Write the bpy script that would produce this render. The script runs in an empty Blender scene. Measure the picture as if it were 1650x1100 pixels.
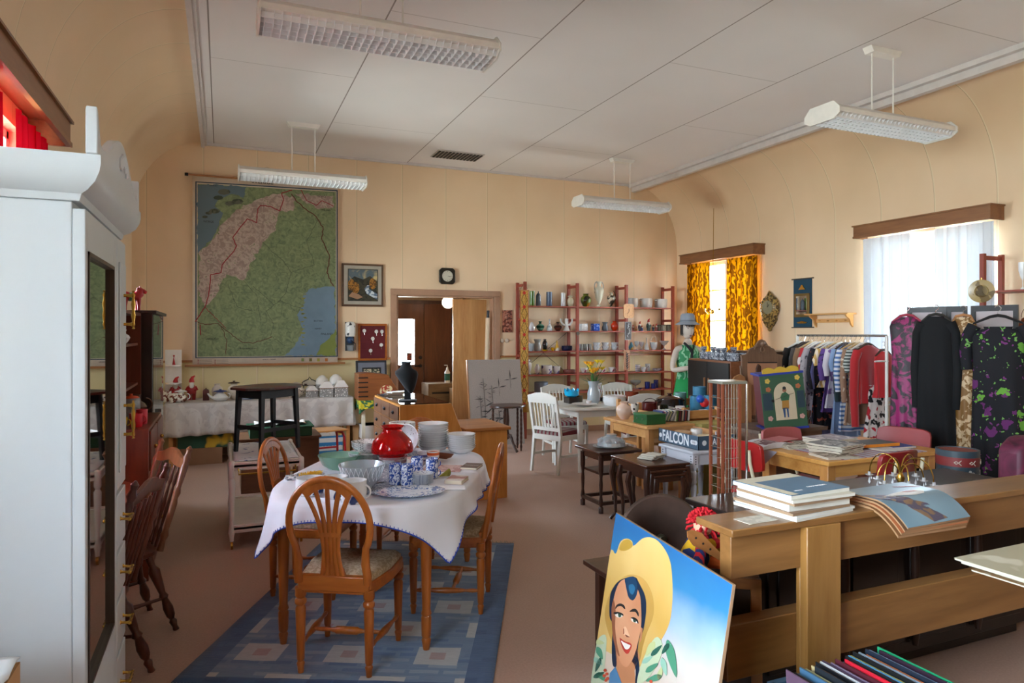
import bpy, math, random
from math import sin, cos, pi, radians, sqrt, atan2
from mathutils import Vector, Matrix
random.seed(7)
sc = bpy.context.scene
COL = sc.collection
# ---------------------------------------------------------------- survey of the photograph
CAM_YAW = radians(23.0); SY, CY = sin(CAM_YAW), cos(CAM_YAW); FPX = 1100.0; EYE = 1.6
def ray(u, v):
    r = (u - 825) / FPX
    return SY + r*CY, CY - r*SY, (535 - v) / FPX
def atz(u, v, z):
    x, y, w = ray(u, v); t = (z - EYE) / w
    return Vector((x*t, y*t, z))
def aty(u, v, Y):
    x, y, w = ray(u, v); t = Y / y
    return Vector((x*t, Y, EYE + w*t))
def atx(u, v, X):
    x, y, w = ray(u, v); t = X / x
    return Vector((X, y*t, EYE + w*t))
def dist(p): return p[0]*SY + p[1]*CY
# ---------------------------------------------------------------- materials
def lin(h):
    h = h.lstrip('#'); o = []
    for i in (0, 2, 4):
        c = int(h[i:i+2], 16)/255
        o.append(c/12.92 if c <= .04045 else ((c+.055)/1.055)**2.4)
    return (*o, 1)
MC = {}
def newmat(name):
    m = bpy.data.materials.new(name); m.use_nodes = True
    nt = m.node_tree; b = nt.nodes['Principled BSDF']
    return m, nt, b
def nd(nt, t, ins=None, **kw):
    n = nt.nodes.new(t)
    for k, v in kw.items(): setattr(n, k, v)
    for k, v in (ins or {}).items():
        if isinstance(v, bpy.types.NodeSocket): nt.links.new(v, n.inputs[k])
        else: n.inputs[k].default_value = v
    return n
def coords(nt, scale=(1, 1, 1), kind='Object', loc=(0, 0, 0), rot=(0, 0, 0)):
    tc = nd(nt, 'ShaderNodeTexCoord')
    mp = nd(nt, 'ShaderNodeMapping', {'Vector': tc.outputs[kind], 'Scale': scale, 'Location': loc, 'Rotation': rot})
    return mp.outputs['Vector']
def ramp(nt, fac, stops, interp='LINEAR'):
    r = nd(nt, 'ShaderNodeValToRGB', {'Fac': fac}); cr = r.color_ramp; cr.interpolation = interp
    while len(cr.elements) < len(stops): cr.elements.new(.5)
    for e, (p, c) in zip(cr.elements, stops): e.position = p; e.color = lin(c) if isinstance(c, str) else c
    return r.outputs['Color']
def mix(nt, fac, a, b):
    n = nd(nt, 'ShaderNodeMix', data_type='RGBA')
    for i, v in ((0, fac), (6, a), (7, b)):
        if isinstance(v, bpy.types.NodeSocket): nt.links.new(v, n.inputs[i])
        else: n.inputs[i].default_value = v
    return n.outputs[2]
def mth(nt, op, a, b=0.0):
    n = nd(nt, 'ShaderNodeMath', operation=op)
    for i, v in enumerate((a, b)):
        if isinstance(v, bpy.types.NodeSocket): nt.links.new(v, n.inputs[i])
        else: n.inputs[i].default_value = v
    return n.outputs[0]
def bump(nt, b, h, s=.2, d=.01):
    n = nd(nt, 'ShaderNodeBump', {'Height': h, 'Strength': s, 'Distance': d}); nt.links.new(n.outputs[0], b.inputs['Normal'])
def mat(c, rough=.5, metal=0., var=.06, coat=0., sheen=0.):
    k = ('m', c, rough, metal, var, coat, sheen)
    if k in MC: return MC[k]
    m, nt, b = newmat('paint_' + c.strip('#')); L = lin(c)
    b.inputs['Roughness'].default_value = rough; b.inputs['Metallic'].default_value = metal
    b.inputs['Coat Weight'].default_value = coat; b.inputs['Sheen Weight'].default_value = sheen
    n = nd(nt, 'ShaderNodeTexNoise', {'Vector': coords(nt), 'Scale': 9.0, 'Detail': 4.0})
    d = tuple(min(1, x*(1+var)) for x in L[:3])+(1,); e = tuple(x*(1-var) for x in L[:3])+(1,)
    nt.links.new(ramp(nt, n.outputs['Fac'], [(.3, e), (.7, d)]), b.inputs['Base Color'])
    MC[k] = m; return m
def pat(c1, c2, scale=20., thr=.5, kind='noise', rough=.4, c3=None, thr2=.7, soft=.02, coat=0., stretch=(1, 1, 1)):
    k = ('p', c1, c2, scale, thr, kind, rough, c3, thr2, soft, coat, stretch)
    if k in MC: return MC[k]
    m, nt, b = newmat('pattern_'+c1.strip('#')+'_'+c2.strip('#')); b.inputs['Roughness'].default_value = rough
    b.inputs['Coat Weight'].default_value = coat
    co = coords(nt, stretch)
    if kind == 'noise': f = nd(nt, 'ShaderNodeTexNoise', {'Vector': co, 'Scale': scale, 'Detail': 2.0}).outputs['Fac']
    elif kind == 'vor': f = nd(nt, 'ShaderNodeTexVoronoi', {'Vector': co, 'Scale': scale}).outputs['Distance']
    elif kind == 'crack': f = nd(nt, 'ShaderNodeTexVoronoi', {'Vector': co, 'Scale': scale}, feature='DISTANCE_TO_EDGE').outputs['Distance']
    elif kind == 'wavex': f = nd(nt, 'ShaderNodeTexWave', {'Vector': co, 'Scale': scale}, bands_direction='X').outputs['Fac']
    elif kind == 'wavey': f = nd(nt, 'ShaderNodeTexWave', {'Vector': co, 'Scale': scale}, bands_direction='Y').outputs['Fac']
    elif kind == 'wavez': f = nd(nt, 'ShaderNodeTexWave', {'Vector': co, 'Scale': scale}, bands_direction='Z').outputs['Fac']
    elif kind == 'swirl': f = nd(nt, 'ShaderNodeTexWave', {'Vector': co, 'Scale': scale, 'Distortion': 9.0, 'Detail': 1.5, 'Detail Scale': 2.0}).outputs['Fac']
    elif kind == 'magic': f = nd(nt, 'ShaderNodeTexNoise', {'Vector': co, 'Scale': scale, 'Detail': 5.0, 'Distortion': 1.5}).outputs['Fac']
    st = [(max(0, thr-soft), c1), (min(1, thr+soft), c2)]
    if c3: st += [(min(1, thr2-soft), c2), (min(1, thr2+soft), c3)]
    nt.links.new(ramp(nt, f, st), b.inputs['Base Color'])
    MC[k] = m; return m
def wood(c1, c2, rough=.4, axis='z', scale=6., coat=0.1):
    k = ('w', c1, c2, rough, axis, scale, coat)
    if k in MC: return MC[k]
    m, nt, b = newmat('wood_'+c1.strip('#')); b.inputs['Roughness'].default_value = rough; b.inputs['Coat Weight'].default_value = coat
    s = {'x': (.12, 1, 1), 'y': (1, .12, 1), 'z': (1, 1, .12)}[axis]
    co = coords(nt, s)
    n1 = nd(nt, 'ShaderNodeTexNoise', {'Vector': co, 'Scale': scale, 'Detail': 6.0, 'Roughness': .65, 'Distortion': .8})
    n2 = nd(nt, 'ShaderNodeTexNoise', {'Vector': co, 'Scale': scale*9, 'Detail': 3.0})
    f = mth(nt, 'ADD', mth(nt, 'MULTIPLY', n1.outputs['Fac'], .75), mth(nt, 'MULTIPLY', n2.outputs['Fac'], .25))
    nt.links.new(ramp(nt, f, [(.34, c1), (.66, c2)]), b.inputs['Base Color'])
    bump(nt, b, n2.outputs['Fac'], .08, .002)
    MC[k] = m; return m
def glass(c='#ffffff', alpha=.12, rough=.05, tint=None):
    k = ('g', c, alpha, rough)
    if k in MC: return MC[k]
    m = bpy.data.materials.new('glass_'+c.strip('#')); m.use_nodes = True; nt = m.node_tree; nt.nodes.clear()
    o = nd(nt, 'ShaderNodeOutputMaterial'); t = nd(nt, 'ShaderNodeBsdfTransparent', {'Color': lin(c)})
    g = nd(nt, 'ShaderNodeBsdfGlossy', {'Color': (1, 1, 1, 1), 'Roughness': rough})
    d = nd(nt, 'ShaderNodeBsdfDiffuse', {'Color': lin(c)})
    lw = nd(nt, 'ShaderNodeLayerWeight', {'Blend': .35})
    a = nd(nt, 'ShaderNodeMixShader', {0: alpha, 1: t.outputs[0], 2: d.outputs[0]})
    s = nd(nt, 'ShaderNodeMixShader', {0: mth(nt, 'MULTIPLY', lw.outputs['Fresnel'], .8), 1: a.outputs[0], 2: g.outputs[0]})
    nt.links.new(s.outputs[0], o.inputs[0]); MC[k] = m; return m
def fabric(c, c2=None, trans=.35, scale=30., thr=.5, kind='noise'):
    k = ('f', c, c2, trans, scale, thr, kind)
    if k in MC: return MC[k]
    m = bpy.data.materials.new('curtain_'+c.strip('#')); m.use_nodes = True; nt = m.node_tree; nt.nodes.clear()
    o = nd(nt, 'ShaderNodeOutputMaterial'); co = coords(nt)
    if c2:
        co = coords(nt, (.6, 1, .55))
        f1 = nd(nt, 'ShaderNodeTexWave', {'Vector': co, 'Scale': scale*.4, 'Distortion': 10.0, 'Detail': 2.0, 'Detail Scale': 1.2}).outputs['Fac']
        f2 = nd(nt, 'ShaderNodeTexVoronoi', {'Vector': co, 'Scale': scale}).outputs['Distance']
        f = mth(nt, 'ADD', mth(nt, 'MULTIPLY', f1, .6), mth(nt, 'MULTIPLY', f2, .5))
        colr = ramp(nt, f, [(thr-.04, c), (thr+.04, c2)])
    else: colr = ramp(nt, nd(nt, 'ShaderNodeTexNoise', {'Vector': co, 'Scale': 60.}).outputs['Fac'], [(0, c), (1, c)])
    d = nd(nt, 'ShaderNodeBsdfDiffuse', {'Color': colr}); t = nd(nt, 'ShaderNodeBsdfTranslucent', {'Color': colr})
    s = nd(nt, 'ShaderNodeMixShader', {0: trans, 1: d.outputs[0], 2: t.outputs[0]})
    nt.links.new(s.outputs[0], o.inputs[0]); MC[k] = m; return m
def emit(c, s):
    m, nt, b = newmat('lamp_glow'); b.inputs['Base Color'].default_value = lin(c)
    b.inputs['Emission Color'].default_value = lin(c); b.inputs['Emission Strength'].default_value = s; return m
# ---------------------------------------------------------------- mesh builder
class MB:
    def __init__(s): s.v = []; s.f = []; s.mi = []; s.cur = 0; s.X = None
    def add(s, vs, fs):
        o = len(s.v)
        s.v += [tuple(s.X @ Vector(p)) if s.X else tuple(p) for p in vs]
        for f in fs: s.f.append([i+o for i in f]); s.mi.append(s.cur)
        return s
    def m(s, i): s.cur = i; return s
    def xf(s, loc=(0, 0, 0), rot=(0, 0, 0), sc_=(1, 1, 1)):
        from mathutils import Euler
        s.X = Matrix.Translation(loc) @ Euler(rot).to_matrix().to_4x4() @ Matrix.Diagonal((*sc_, 1)); return s
    def nox(s): s.X = None; return s
    def box(s, x0, x1, y0, y1, z0, z1):
        v = [(x, y, z) for x in (x0, x1) for y in (y0, y1) for z in (z0, z1)]
        return s.add(v, [(0, 1, 3, 2), (4, 6, 7, 5), (0, 4, 5, 1), (2, 3, 7, 6), (0, 2, 6, 4), (1, 5, 7, 3)])
    def cbox(s, c, d):
        return s.box(c[0]-d[0]/2, c[0]+d[0]/2, c[1]-d[1]/2, c[1]+d[1]/2, c[2]-d[2]/2, c[2]+d[2]/2)
    def bar(s, p, q, w, h=None, w2=None, h2=None, up=(0, 0, 1)):
        p = Vector(p); q = Vector(q); d = (q-p).normalized(); u = Vector(up)
        if abs(d.dot(u)) > .95: u = Vector((0, 1, 0))
        a = d.cross(u).normalized(); b = a.cross(d).normalized(); h = h or w; w2 = w2 or w; h2 = h2 or h
        v = [p+a*i*w/2+b*j*h/2 for i, j in ((-1, -1), (1, -1), (1, 1), (-1, 1))]+[q+a*i*w2/2+b*j*h2/2 for i, j in ((-1, -1), (1, -1), (1, 1), (-1, 1))]
        return s.add(v, [(3, 2, 1, 0), (4, 5, 6, 7), (0, 1, 5, 4), (1, 2, 6, 5), (2, 3, 7, 6), (3, 0, 4, 7)])
    def tube(s, pts, r, seg=8, closed=False, flat=1.):
        P = [Vector(p) for p in pts]; n = len(P); R = r if isinstance(r, (list, tuple)) else [r]*n
        vs = []; ref = None
        for i, p in enumerate(P):
            t = (P[(i+1) % n]-P[i-1]) if closed else (P[min(i+1, n-1)]-P[max(i-1, 0)])
            t = t.normalized() if t.length > 1e-9 else Vector((0, 0, 1))
            if ref is None:
                ref = Vector((0, 0, 1)) if abs(t.z) < .9 else Vector((1, 0, 0))
            a = (ref - t*ref.dot(t)); a = a.normalized() if a.length > 1e-6 else t.orthogonal().normalized(); ref = a
            b = t.cross(a)
            for k in range(seg):
                g = 2*pi*k/seg; vs.append(p+a*cos(g)*R[i]+b*sin(g)*R[i]*flat)
        fs = []
        for i in range(n if closed else n-1):
            for k in range(seg):
                j = (i+1) % n; fs.append((i*seg+k, i*seg+(k+1) % seg, j*seg+(k+1) % seg, j*seg+k))
        if not closed: fs += [tuple(range(seg))[::-1], tuple(range((n-1)*seg, n*seg))]
        return s.add(vs, fs)
    def lathe(s, prof, c=(0, 0, 0), seg=20, sx=1., sy=1., sz=1.):
        vs = []; fs = []; idx = []
        for r, z in prof:
            if r < 1e-6: idx.append([len(vs)]); vs.append((c[0], c[1], c[2]+z*sz))
            else:
                idx.append(list(range(len(vs), len(vs)+seg)))
                vs += [(c[0]+r*cos(2*pi*k/seg)*sx, c[1]+r*sin(2*pi*k/seg)*sy, c[2]+z*sz) for k in range(seg)]
        for a, b in zip(idx, idx[1:]):
            for k in range(seg):
                k2 = (k+1) % seg
                if len(a) == 1 and len(b) == 1: continue
                if len(a) == 1: fs.append((a[0], b[k2], b[k]))
                elif len(b) == 1: fs.append((a[k], a[k2], b[0]))
                else: fs.append((a[k], a[k2], b[k2], b[k]))
        if len(idx[0]) > 1: fs.append(tuple(idx[0])[::-1])
        if len(idx[-1]) > 1: fs.append(tuple(idx[-1]))
        return s.add(vs, fs)
    def turn(s, p, q, prof, seg=12):
        p = Vector(p); q = Vector(q); L = (q-p).length; R = (q-p).to_track_quat('Z', 'Y').to_matrix().to_4x4()
        old = s.X; M = Matrix.Translation(p) @ R; s.X = (old @ M) if old else M
        s.lathe([(r, t*L) for t, r in prof], seg=seg); s.X = old; return s
    def prism(s, poly, a, b, ax='y'):
        f = {'y': lambda p, t: (p[0], t, p[1]), 'x': lambda p, t: (t, p[0], p[1]), 'z': lambda p, t: (p[0], p[1], t)}[ax]
        n = len(poly)
        vs = [f(p, a) for p in poly]+[f(p, b) for p in poly]
        return s.add(vs, [tuple(range(n))[::-1], tuple(range(n, 2*n))]+[(i, (i+1) % n, (i+1) % n+n, i+n) for i in range(n)])
    def loft(s, rings, cap=True, closed=True):
        n = len(rings[0]); vs = [p for r in rings for p in r]; fs = []
        for i in range(len(rings)-1):
            for k in range(n if closed else n-1):
                k2 = (k+1) % n; fs.append((i*n+k, i*n+k2, (i+1)*n+k2, (i+1)*n+k))
        if cap and closed: fs += [tuple(range(n))[::-1], tuple(range((len(rings)-1)*n, len(rings)*n))]
        return s.add(vs, fs)
    def grid(s, fn, nu, nv):
        vs = [fn(i/nu, j/nv) for i in range(nu+1) for j in range(nv+1)]
        fs = [(i*(nv+1)+j, (i+1)*(nv+1)+j, (i+1)*(nv+1)+j+1, i*(nv+1)+j+1) for i in range(nu) for j in range(nv)]
        return s.add(vs, fs)
    def ball(s, c, r, seg=14, rings=9, sc3=(1, 1, 1)):
        return s.lathe([(r*sin(pi*i/rings), -r*cos(pi*i/rings)*sc3[2]) for i in range(rings+1)], c, seg, sc3[0], sc3[1])
    def build(s, name, mats, parent=None, smooth=45, bev=0, solid=0, sub=0, loc=(0, 0, 0), rot=(0, 0, 0)):
        me = bpy.data.meshes.new(name); me.from_pydata(s.v, [], s.f)
        mats = mats if isinstance(mats, (list, tuple)) else [mats]
        for m_ in mats: me.materials.append(m_)
        if len(mats) > 1: me.polygons.foreach_set('material_index', s.mi)
        if smooth:
            me.polygons.foreach_set('use_smooth', [True]*len(me.polygons))
            me.set_sharp_from_angle(angle=radians(smooth))
        me.validate(); me.update()
        o = bpy.data.objects.new(name, me); COL.objects.link(o)
        o.location = loc; o.rotation_euler = rot
        if parent: o.parent = parent
        if solid: q = o.modifiers.new('thick', 'SOLIDIFY'); q.thickness = solid; q.offset = 0
        if sub: q = o.modifiers.new('sub', 'SUBSURF'); q.levels = sub; q.render_levels = sub
        if bev: q = o.modifiers.new('bev', 'BEVEL'); q.width = bev; q.segments = 2; q.limit_method = 'ANGLE'
        return o
def tag(o, label, cat, group=None):
    o['label'] = label; o['category'] = cat
    if group: o['group'] = group
    return o
def thing(name, label, cat, loc=(0, 0, 0), rz=0., group=None, rot=None):
    o = bpy.data.objects.new(name, None); COL.objects.link(o); o.empty_display_size = .1
    o.location = loc; o.rotation_euler = rot or (0, 0, rz); return tag(o, label, cat, group)
def struct(name, mb, m, **k):
    o = mb.build(name, m, **k); o['kind'] = 'structure'; return o
def dup(root, loc, rz=None, label=None, group=None, rot=None):
    r = root.copy(); COL.objects.link(r); r.location = loc
    if rz is not None: r.rotation_euler = (0, 0, rz)
    if rot is not None: r.rotation_euler = rot
    if label: r['label'] = label
    if group: r['group'] = group
    for ch in list(root.children):
        c = ch.copy(); COL.objects.link(c); c.parent = r
        for g in list(ch.children):
            d = g.copy(); COL.objects.link(d); d.parent = c
    return r
def single(name, label, cat, mb, m, loc=(0, 0, 0), rz=0., group=None, **k):
    o = mb.build(name, m, **k); o.location = loc; o.rotation_euler = k.get('rot', (0, 0, rz)); return tag(o, label, cat, group)
def text(name, s, size, m, parent, loc, rot, depth=.002, width=None, bold=0.):
    c = bpy.data.curves.new(name, 'FONT'); c.body = s; c.size = size; c.extrude = depth; c.align_x = 'CENTER'; c.align_y = 'CENTER'; c.offset = bold
    t = bpy.data.objects.new('tmp', c); COL.objects.link(t)
    dg = bpy.context.evaluated_depsgraph_get(); me = bpy.data.meshes.new_from_object(t.evaluated_get(dg))
    bpy.data.objects.remove(t); me.name = name; me.materials.clear(); me.materials.append(m)
    if width:
        xs = [v.co.x for v in me.vertices]; k = width/max(1e-6, max(xs)-min(xs))
        for v in me.vertices: v.co.x *= k
    o = bpy.data.objects.new(name, me); COL.objects.link(o); o.parent = parent; o.location = loc; o.rotation_euler = rot
    return o
def arc(cx, cz, r, a0, a1, n=10, rz=None):
    rz = rz or r
    return [(cx+r*cos(radians(a0+(a1-a0)*i/n)), cz+rz*sin(radians(a0+(a1-a0)*i/n))) for i in range(n+1)]
# profiles (radius, height), both 0..1
PR = {
 'cyl': [(0, 0), (.96, 0), (1, .03), (1, 1), (.9, 1), (.9, .1), (0, .1)],
 'mug': [(0, 0), (.85, 0), (.95, .05), (1, .5), (1, 1), (.92, 1), (.9, .5), (.85, .1), (0, .1)],
 'cup': [(0, 0), (.5, 0), (.55, .08), (.85, .4), (1, 1), (.93, 1), (.78, .4), (.45, .15), (0, .13)],
 'bowl': [(0, 0), (.45, 0), (.48, .08), (.8, .38), (1, 1), (.95, 1), (.74, .42), (.4, .16), (0, .15)],
 'pot': [(0, 0), (.8, 0), (.9, .08), (1, .5), (.97, .95), (1, 1), (.9, 1), (.9, .9), (.9, .5), (.8, .12), (0, .1)],
 'vase': [(0, 0), (.45, 0), (.5, .03), (.85, .25), (1, .5), (.88, .72), (.5, .86), (.45, .92), (.58, 1), (.48, 1), (.36, .9), (.7, .7), (.8, .5), (.4, .1), (0, .08)],
 'amph': [(0, 0), (.5, 0), (.52, .03), (.22, .1), (.3, .16), (.75, .38), (1, .62), (.85, .74), (.4, .8), (.34, .9), (.6, 1), (.48, 1), (.25, .9), (.3, .8), (0, .7)],
 'squat': [(0, 0), (.4, 0), (.75, .2), (1, .42), (.8, .58), (.3, .72), (.28, .88), (.45, 1), (.36, 1), (.2, .88), (.2, .7), (0, .6)],
 'bottle': [(0, 0), (.9, 0), (1, .08), (.95, .3), (.45, .55), (.25, .68), (.24, .95), (.34, 1), (.2, 1), (.18, .7), (0, .6)],
 'carafe': [(0, 0), (.75, 0), (1, .15), (.95, .5), (.7, .68), (.68, .78), (.95, 1), (.87, 1), (.6, .78), (.6, .66), (.85, .45), (.85, .1), (0, .06)],
 'goblet': [(0, 0), (.6, 0), (.5, .04), (.1, .1), (.1, .35), (.5, .45), (.95, .7), (1, 1), (.93, 1), (.85, .7), (.4, .5), (0, .45)],
 'coupe': [(0, 0), (.4, 0), (.35, .06), (.08, .15), (.1, .45), (.5, .6), (1, 1), (.94, 1), (.45, .66), (0, .55)],
 'plate': [(0, 0), (.55, 0), (.6, .25), (1, .9), (1, 1), (.95, 1), (.58, .45), (0, .4)],
 'lamp': [(.62, 0), (.6, .1), (.64, .14), (.98, .2), (1, .33), (.9, .55), (.6, .75), (.46, .84), (.44, .9), (.58, 1), (.55, 1), (.41, .9), (.43, .83), (.57, .74), (.87, .54), (.96, .33), (.94, .22), (.6, .15), (.56, .1), (.58, 0)],
 'solid': [(0, 0), (.92, 0), (1, .05), (1, .95), (.92, 1), (0, 1)],
 'pear': [(0, 0), (.6, 0), (.95, .2), (1, .4), (.7, .65), (.5, .8), (.45, .92), (.2, 1), (0, 1)],
 'lid': [(0, 0), (1, 0), (1, .12), (.75, .4), (.2, .6), (.14, .7), (.22, .85), (.2, 1), (0, 1)],
}
def prf(n, w, h): return [(r*w/2, z*h) for r, z in PR[n]]
def pot(name, label, cat, pos, w, h, p, m, handle=0, hang=0., lid=None, spout=None, group=None, seg=20, sy=1., loop=None, ears=0, em=None):
    """lathe-turned vessel; handle=side handles count, lid=(mat,h), spout=mat"""
    em = em or (m[0] if isinstance(m, list) else m)
    if not (handle or lid or spout or loop or ears):
        return single(name, label, cat, MB().lathe(prf(p, w, h), seg=seg, sy=sy), m, pos, hang, group)
    t = thing(name, label, cat, pos, hang, group)
    MB().lathe(prf(p, w, h), seg=seg, sy=sy).build('body', m, t)
    for i in range(handle):
        sgn = 1 if i == 0 else -1; r = w*.44; q_ = min(h*.28, w*.3); zc = h*.52 if p != 'amph' else h*.8; r = r if p != 'amph' else w*.22
        pts = [(sgn*(r+q_*sin(a)), 0, zc+min(h*.28, w*.5)*cos(a)) for a in [pi*k/8 for k in range(9)]]
        MB().tube(pts, max(.003, min(h, w)*.045), 6).build('handle', em, t)
    for i in range(ears):
        sgn = 1 if i == 0 else -1
        MB().tube([(sgn*(w*.47+w*.12*sin(a)), w*.12*cos(a), h*.82) for a in [pi*k/6 for k in range(7)]], max(.003, w*.035), 6).build('handle', em, t)
    if lid: MB().lathe(prf('lid', w*.9, lid[1]), (0, 0, h), seg).build('lid', lid[0], t)
    if spout: MB().tube([(-w*.4, 0, h*.35), (-w*.62, 0, h*.5), (-w*.78, 0, h*.85)], [w*.1, w*.07, w*.045], 8).build('spout', spout, t)
    if loop:
        MB().tube([(w*.45*cos(a), 0, h+(loop)*sin(a)) for a in [pi*k/10 for k in range(11)]], max(.002, w*.02), 6).build('handle', em, t)
    return t
def pitem(name, label, cat, u, v, w, h, p, m, Z=None, Y=None, zs=None, **k):
    """u, v: foot of the item in the photograph; w, h its size there"""
    P = atz(u, v, Z) if Z is not None else aty(u, v, Y)
    if zs is not None: P.z = zs
    s = dist(P)/FPX
    return pot(name, label, cat, P, w*s, h*s, p, m, **k)
WHITE = mat('#e6e3de', .35); CREAM = mat('#d8cfba', .5)
PINE = wood('#b5793f', '#d39a5c', .38); PINEX = wood('#b5793f', '#d39a5c', .38, 'x'); DARKW = wood('#2a1610', '#4a2a1c', .3); DARKWX = wood('#2a1610', '#4a2a1c', .3, 'x')
CHERRY = wood('#87410f', '#bf6f2a', .3, 'z', 5, .1); CHERRYX = wood('#87410f', '#bf6f2a', .3, 'x', 5, .1)
BRASS = mat('#c09a4a', .25, 1.); CHROME = mat('#d8d8d8', .12, 1.); BLACK = mat('#101012', .5); IRON = mat('#26262a', .4, .6)
# ================================================================ ROOM
YB = 9.7; XL = -1.04; XR = 7.2; YF = -4.2; ZC = 4.05; CL = -.23; CR = 6.33
def line(nt, x, per, off, wdt):
    f = mth(nt, 'FRACT', mth(nt, 'ADD', mth(nt, 'DIVIDE', mth(nt, 'SUBTRACT', x, off), per), 40.5))
    return mth(nt, 'LESS_THAN', mth(nt, 'ABSOLUTE', mth(nt, 'SUBTRACT', f, .5)), wdt/per)
def wallmat(axis, per, off, wains=False):
    m, nt, b = newmat('painted_wall_panels'); b.inputs['Roughness'].default_value = .42
    tc = nd(nt, 'ShaderNodeTexCoord'); sp = nd(nt, 'ShaderNodeSeparateXYZ', {0: tc.outputs['Object']})
    n = nd(nt, 'ShaderNodeTexNoise', {'Vector': tc.outputs['Object'], 'Scale': 1.3, 'Detail': 3.0})
    c = ramp(nt, n.outputs['Fac'], [(.3, '#e2c6a2'), (.7, '#e9ceac')])
    if wains:
        w = ramp(nt, n.outputs['Fac'], [(.3, '#dac894'), (.7, '#dfce9e')])
        c = mix(nt, mth(nt, 'LESS_THAN', sp.outputs['Z'], 1.22), c, w)
    l1 = line(nt, sp.outputs[axis], per, off, .006); l2 = line(nt, sp.outputs[axis], per, off+.009, .0025)
    c = mix(nt, l1, c, lin('#ead6b4')); c = mix(nt, mth(nt, 'MULTIPLY', l2, .7), c, lin('#a58a66'))
    nt.links.new(c, b.inputs['Base Color'])
    bump(nt, b, mth(nt, 'MULTIPLY', l1, 1.), .5, .004)
    return m
WB = wallmat('X', .655, -.23, True); WS = wallmat('Y', .66, 9.7)
def ceilmat():
    m, nt, b = newmat('ceiling_boards'); b.inputs['Roughness'].default_value = .6
    tc = nd(nt, 'ShaderNodeTexCoord'); sp = nd(nt, 'ShaderNodeSeparateXYZ', {0: tc.outputs['Object']})
    x, y = sp.outputs['X'], sp.outputs['Y']
    lx = line(nt, x, 1.28, 1.18, .006)
    col = mth(nt, 'FLOOR', mth(nt, 'DIVIDE', mth(nt, 'ADD', x, .1+12.8-.0), 1.28))
    par = mth(nt, 'MODULO', col, 2.)
    ly = line(nt, mth(nt, 'ADD', y, mth(nt, 'MULTIPLY', par, 1.5)), 3., 6.65, .005)
    n = nd(nt, 'ShaderNodeTexNoise', {'Vector': tc.outputs['Object'], 'Scale': .8, 'Detail': 3.})
    c = ramp(nt, n.outputs['Fac'], [(.3, '#dedada'), (.7, '#e4e0e0')])
    c = mix(nt, mth(nt, 'MAXIMUM', lx, mth(nt, 'MULTIPLY', ly, .5)), c, lin('#8f8683'))
    nt.links.new(c, b.inputs['Base Color']); return m
CE = ceilmat()
def floormat():
    m, nt, b = newmat('brown_linoleum')
    co = coords(nt); n = nd(nt, 'ShaderNodeTexNoise', {'Vector': co, 'Scale': 90., 'Detail': 3.})
    n2 = nd(nt, 'ShaderNodeTexNoise', {'Vector': co, 'Scale': 1.1, 'Detail': 4.})
    c = ramp(nt, n.outputs['Fac'], [(.3, '#a38574'), (.7, '#bb9a88')])
    c2 = ramp(nt, n2.outputs['Fac'], [(.3, '#a68877'), (.7, '#bb9a89')])
    nt.links.new(mix(nt, .5, c, c2), b.inputs['Base Color'])
    nt.links.new(ramp(nt, n2.outputs['Fac'], [(.3, (.5,)*3+(1,)), (.7, (.6,)*3+(1,))]), b.inputs['Roughness'])
    return m
struct('floor', MB().box(XL-.3, XR+.3, YF-.2, 12., -.1, 0), floormat(), smooth=0)
def holewall(mb, a0, a1, z0, z1, holes, put):
    """put(a0,a1,z0,z1) adds one solid piece"""
    a = a0
    for (h0, h1, g0, g1) in sorted(holes):
        put(a, h0, z0, z1); put(h0, h1, z0, g0) if g0 > z0 else None; put(h0, h1, g1, z1); a = h1
    put(a, a1, z0, z1)
ZS = 3.0
def cove(mb, xw, xc):
    n = 14; sg = 1 if xc > xw else -1
    def f(i, j):
        a = pi/2*i; return (xw+(xc-xw)*(1-cos(a)), YF+(YB-YF)*j, ZS+(ZC-ZS)*sin(a))
    mb.grid(f, n, 2)
LH = [(-.35, 1.5, 1.0, 2.72), (3.05, 4.62, 1.0, 2.72), (6.3, 7.75, 1.0, 2.72)]
RH = [(4.53, 5.83, .98, 2.72), (7.8, 9.2, .98, 2.72)]
m = MB(); holewall(m, YF, YB, 0, ZS, LH, lambda a, b, c, d: m.box(XL-.2, XL, a, b, c, d)); cove(m, XL, CL); struct('wall_left', m, WS, smooth=30)
m = MB(); holewall(m, YF, YB, 0, ZS, RH, lambda a, b, c, d: m.box(XR, XR+.2, a, b, c, d)); cove(m, XR, CR); struct('wall_right', m, WS, smooth=30)
m = MB(); holewall(m, XL-.2, XR+.2, 0, 4.15, [(2.31, 3.82, 0, 2.14)], lambda a, b, c, d: m.box(a, b, YB, YB+.14, c, d)); struct('wall_back', m, WB, smooth=0)
struct('wall_front', MB().box(XL-.2, XR+.2, YF-.15, YF, 0, 4.15), WB, smooth=0)
struct('ceiling', MB().box(XL-.2, XR+.2, YF, YB, ZC, ZC+.12), CE, smooth=0)
TR = mat('#cfc8c6', .5)
struct('trim_1', MB().box(CL-.02, CL+.05, YF, YB, ZC-.035, ZC-.001).box(CL-.02, CL+.02, YF, YB, ZC-.06, ZC-.034), TR)
struct('trim_2', MB().box(CR-.11, CR+.02, YF, YB, ZC-.05, ZC-.001).box(CR-.05, CR+.02, YF, YB, ZC-.12, ZC-.049), TR)
struct('trim_3', MB().box(CL+.05, CR-.1, YB-.035, YB-.001, ZC-.03, ZC-.001), TR)
RAIL = wood('#9a6238', '#b27b4b', .4, 'x')
struct('trim_4', MB().box(XL, 2.22, YB-.022, YB-.001, 1.212, 1.24).box(3.9, XR, YB-.022, YB-.001, 1.212, 1.24), RAIL)
DT = mat('#a9846a', .45)
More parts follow.
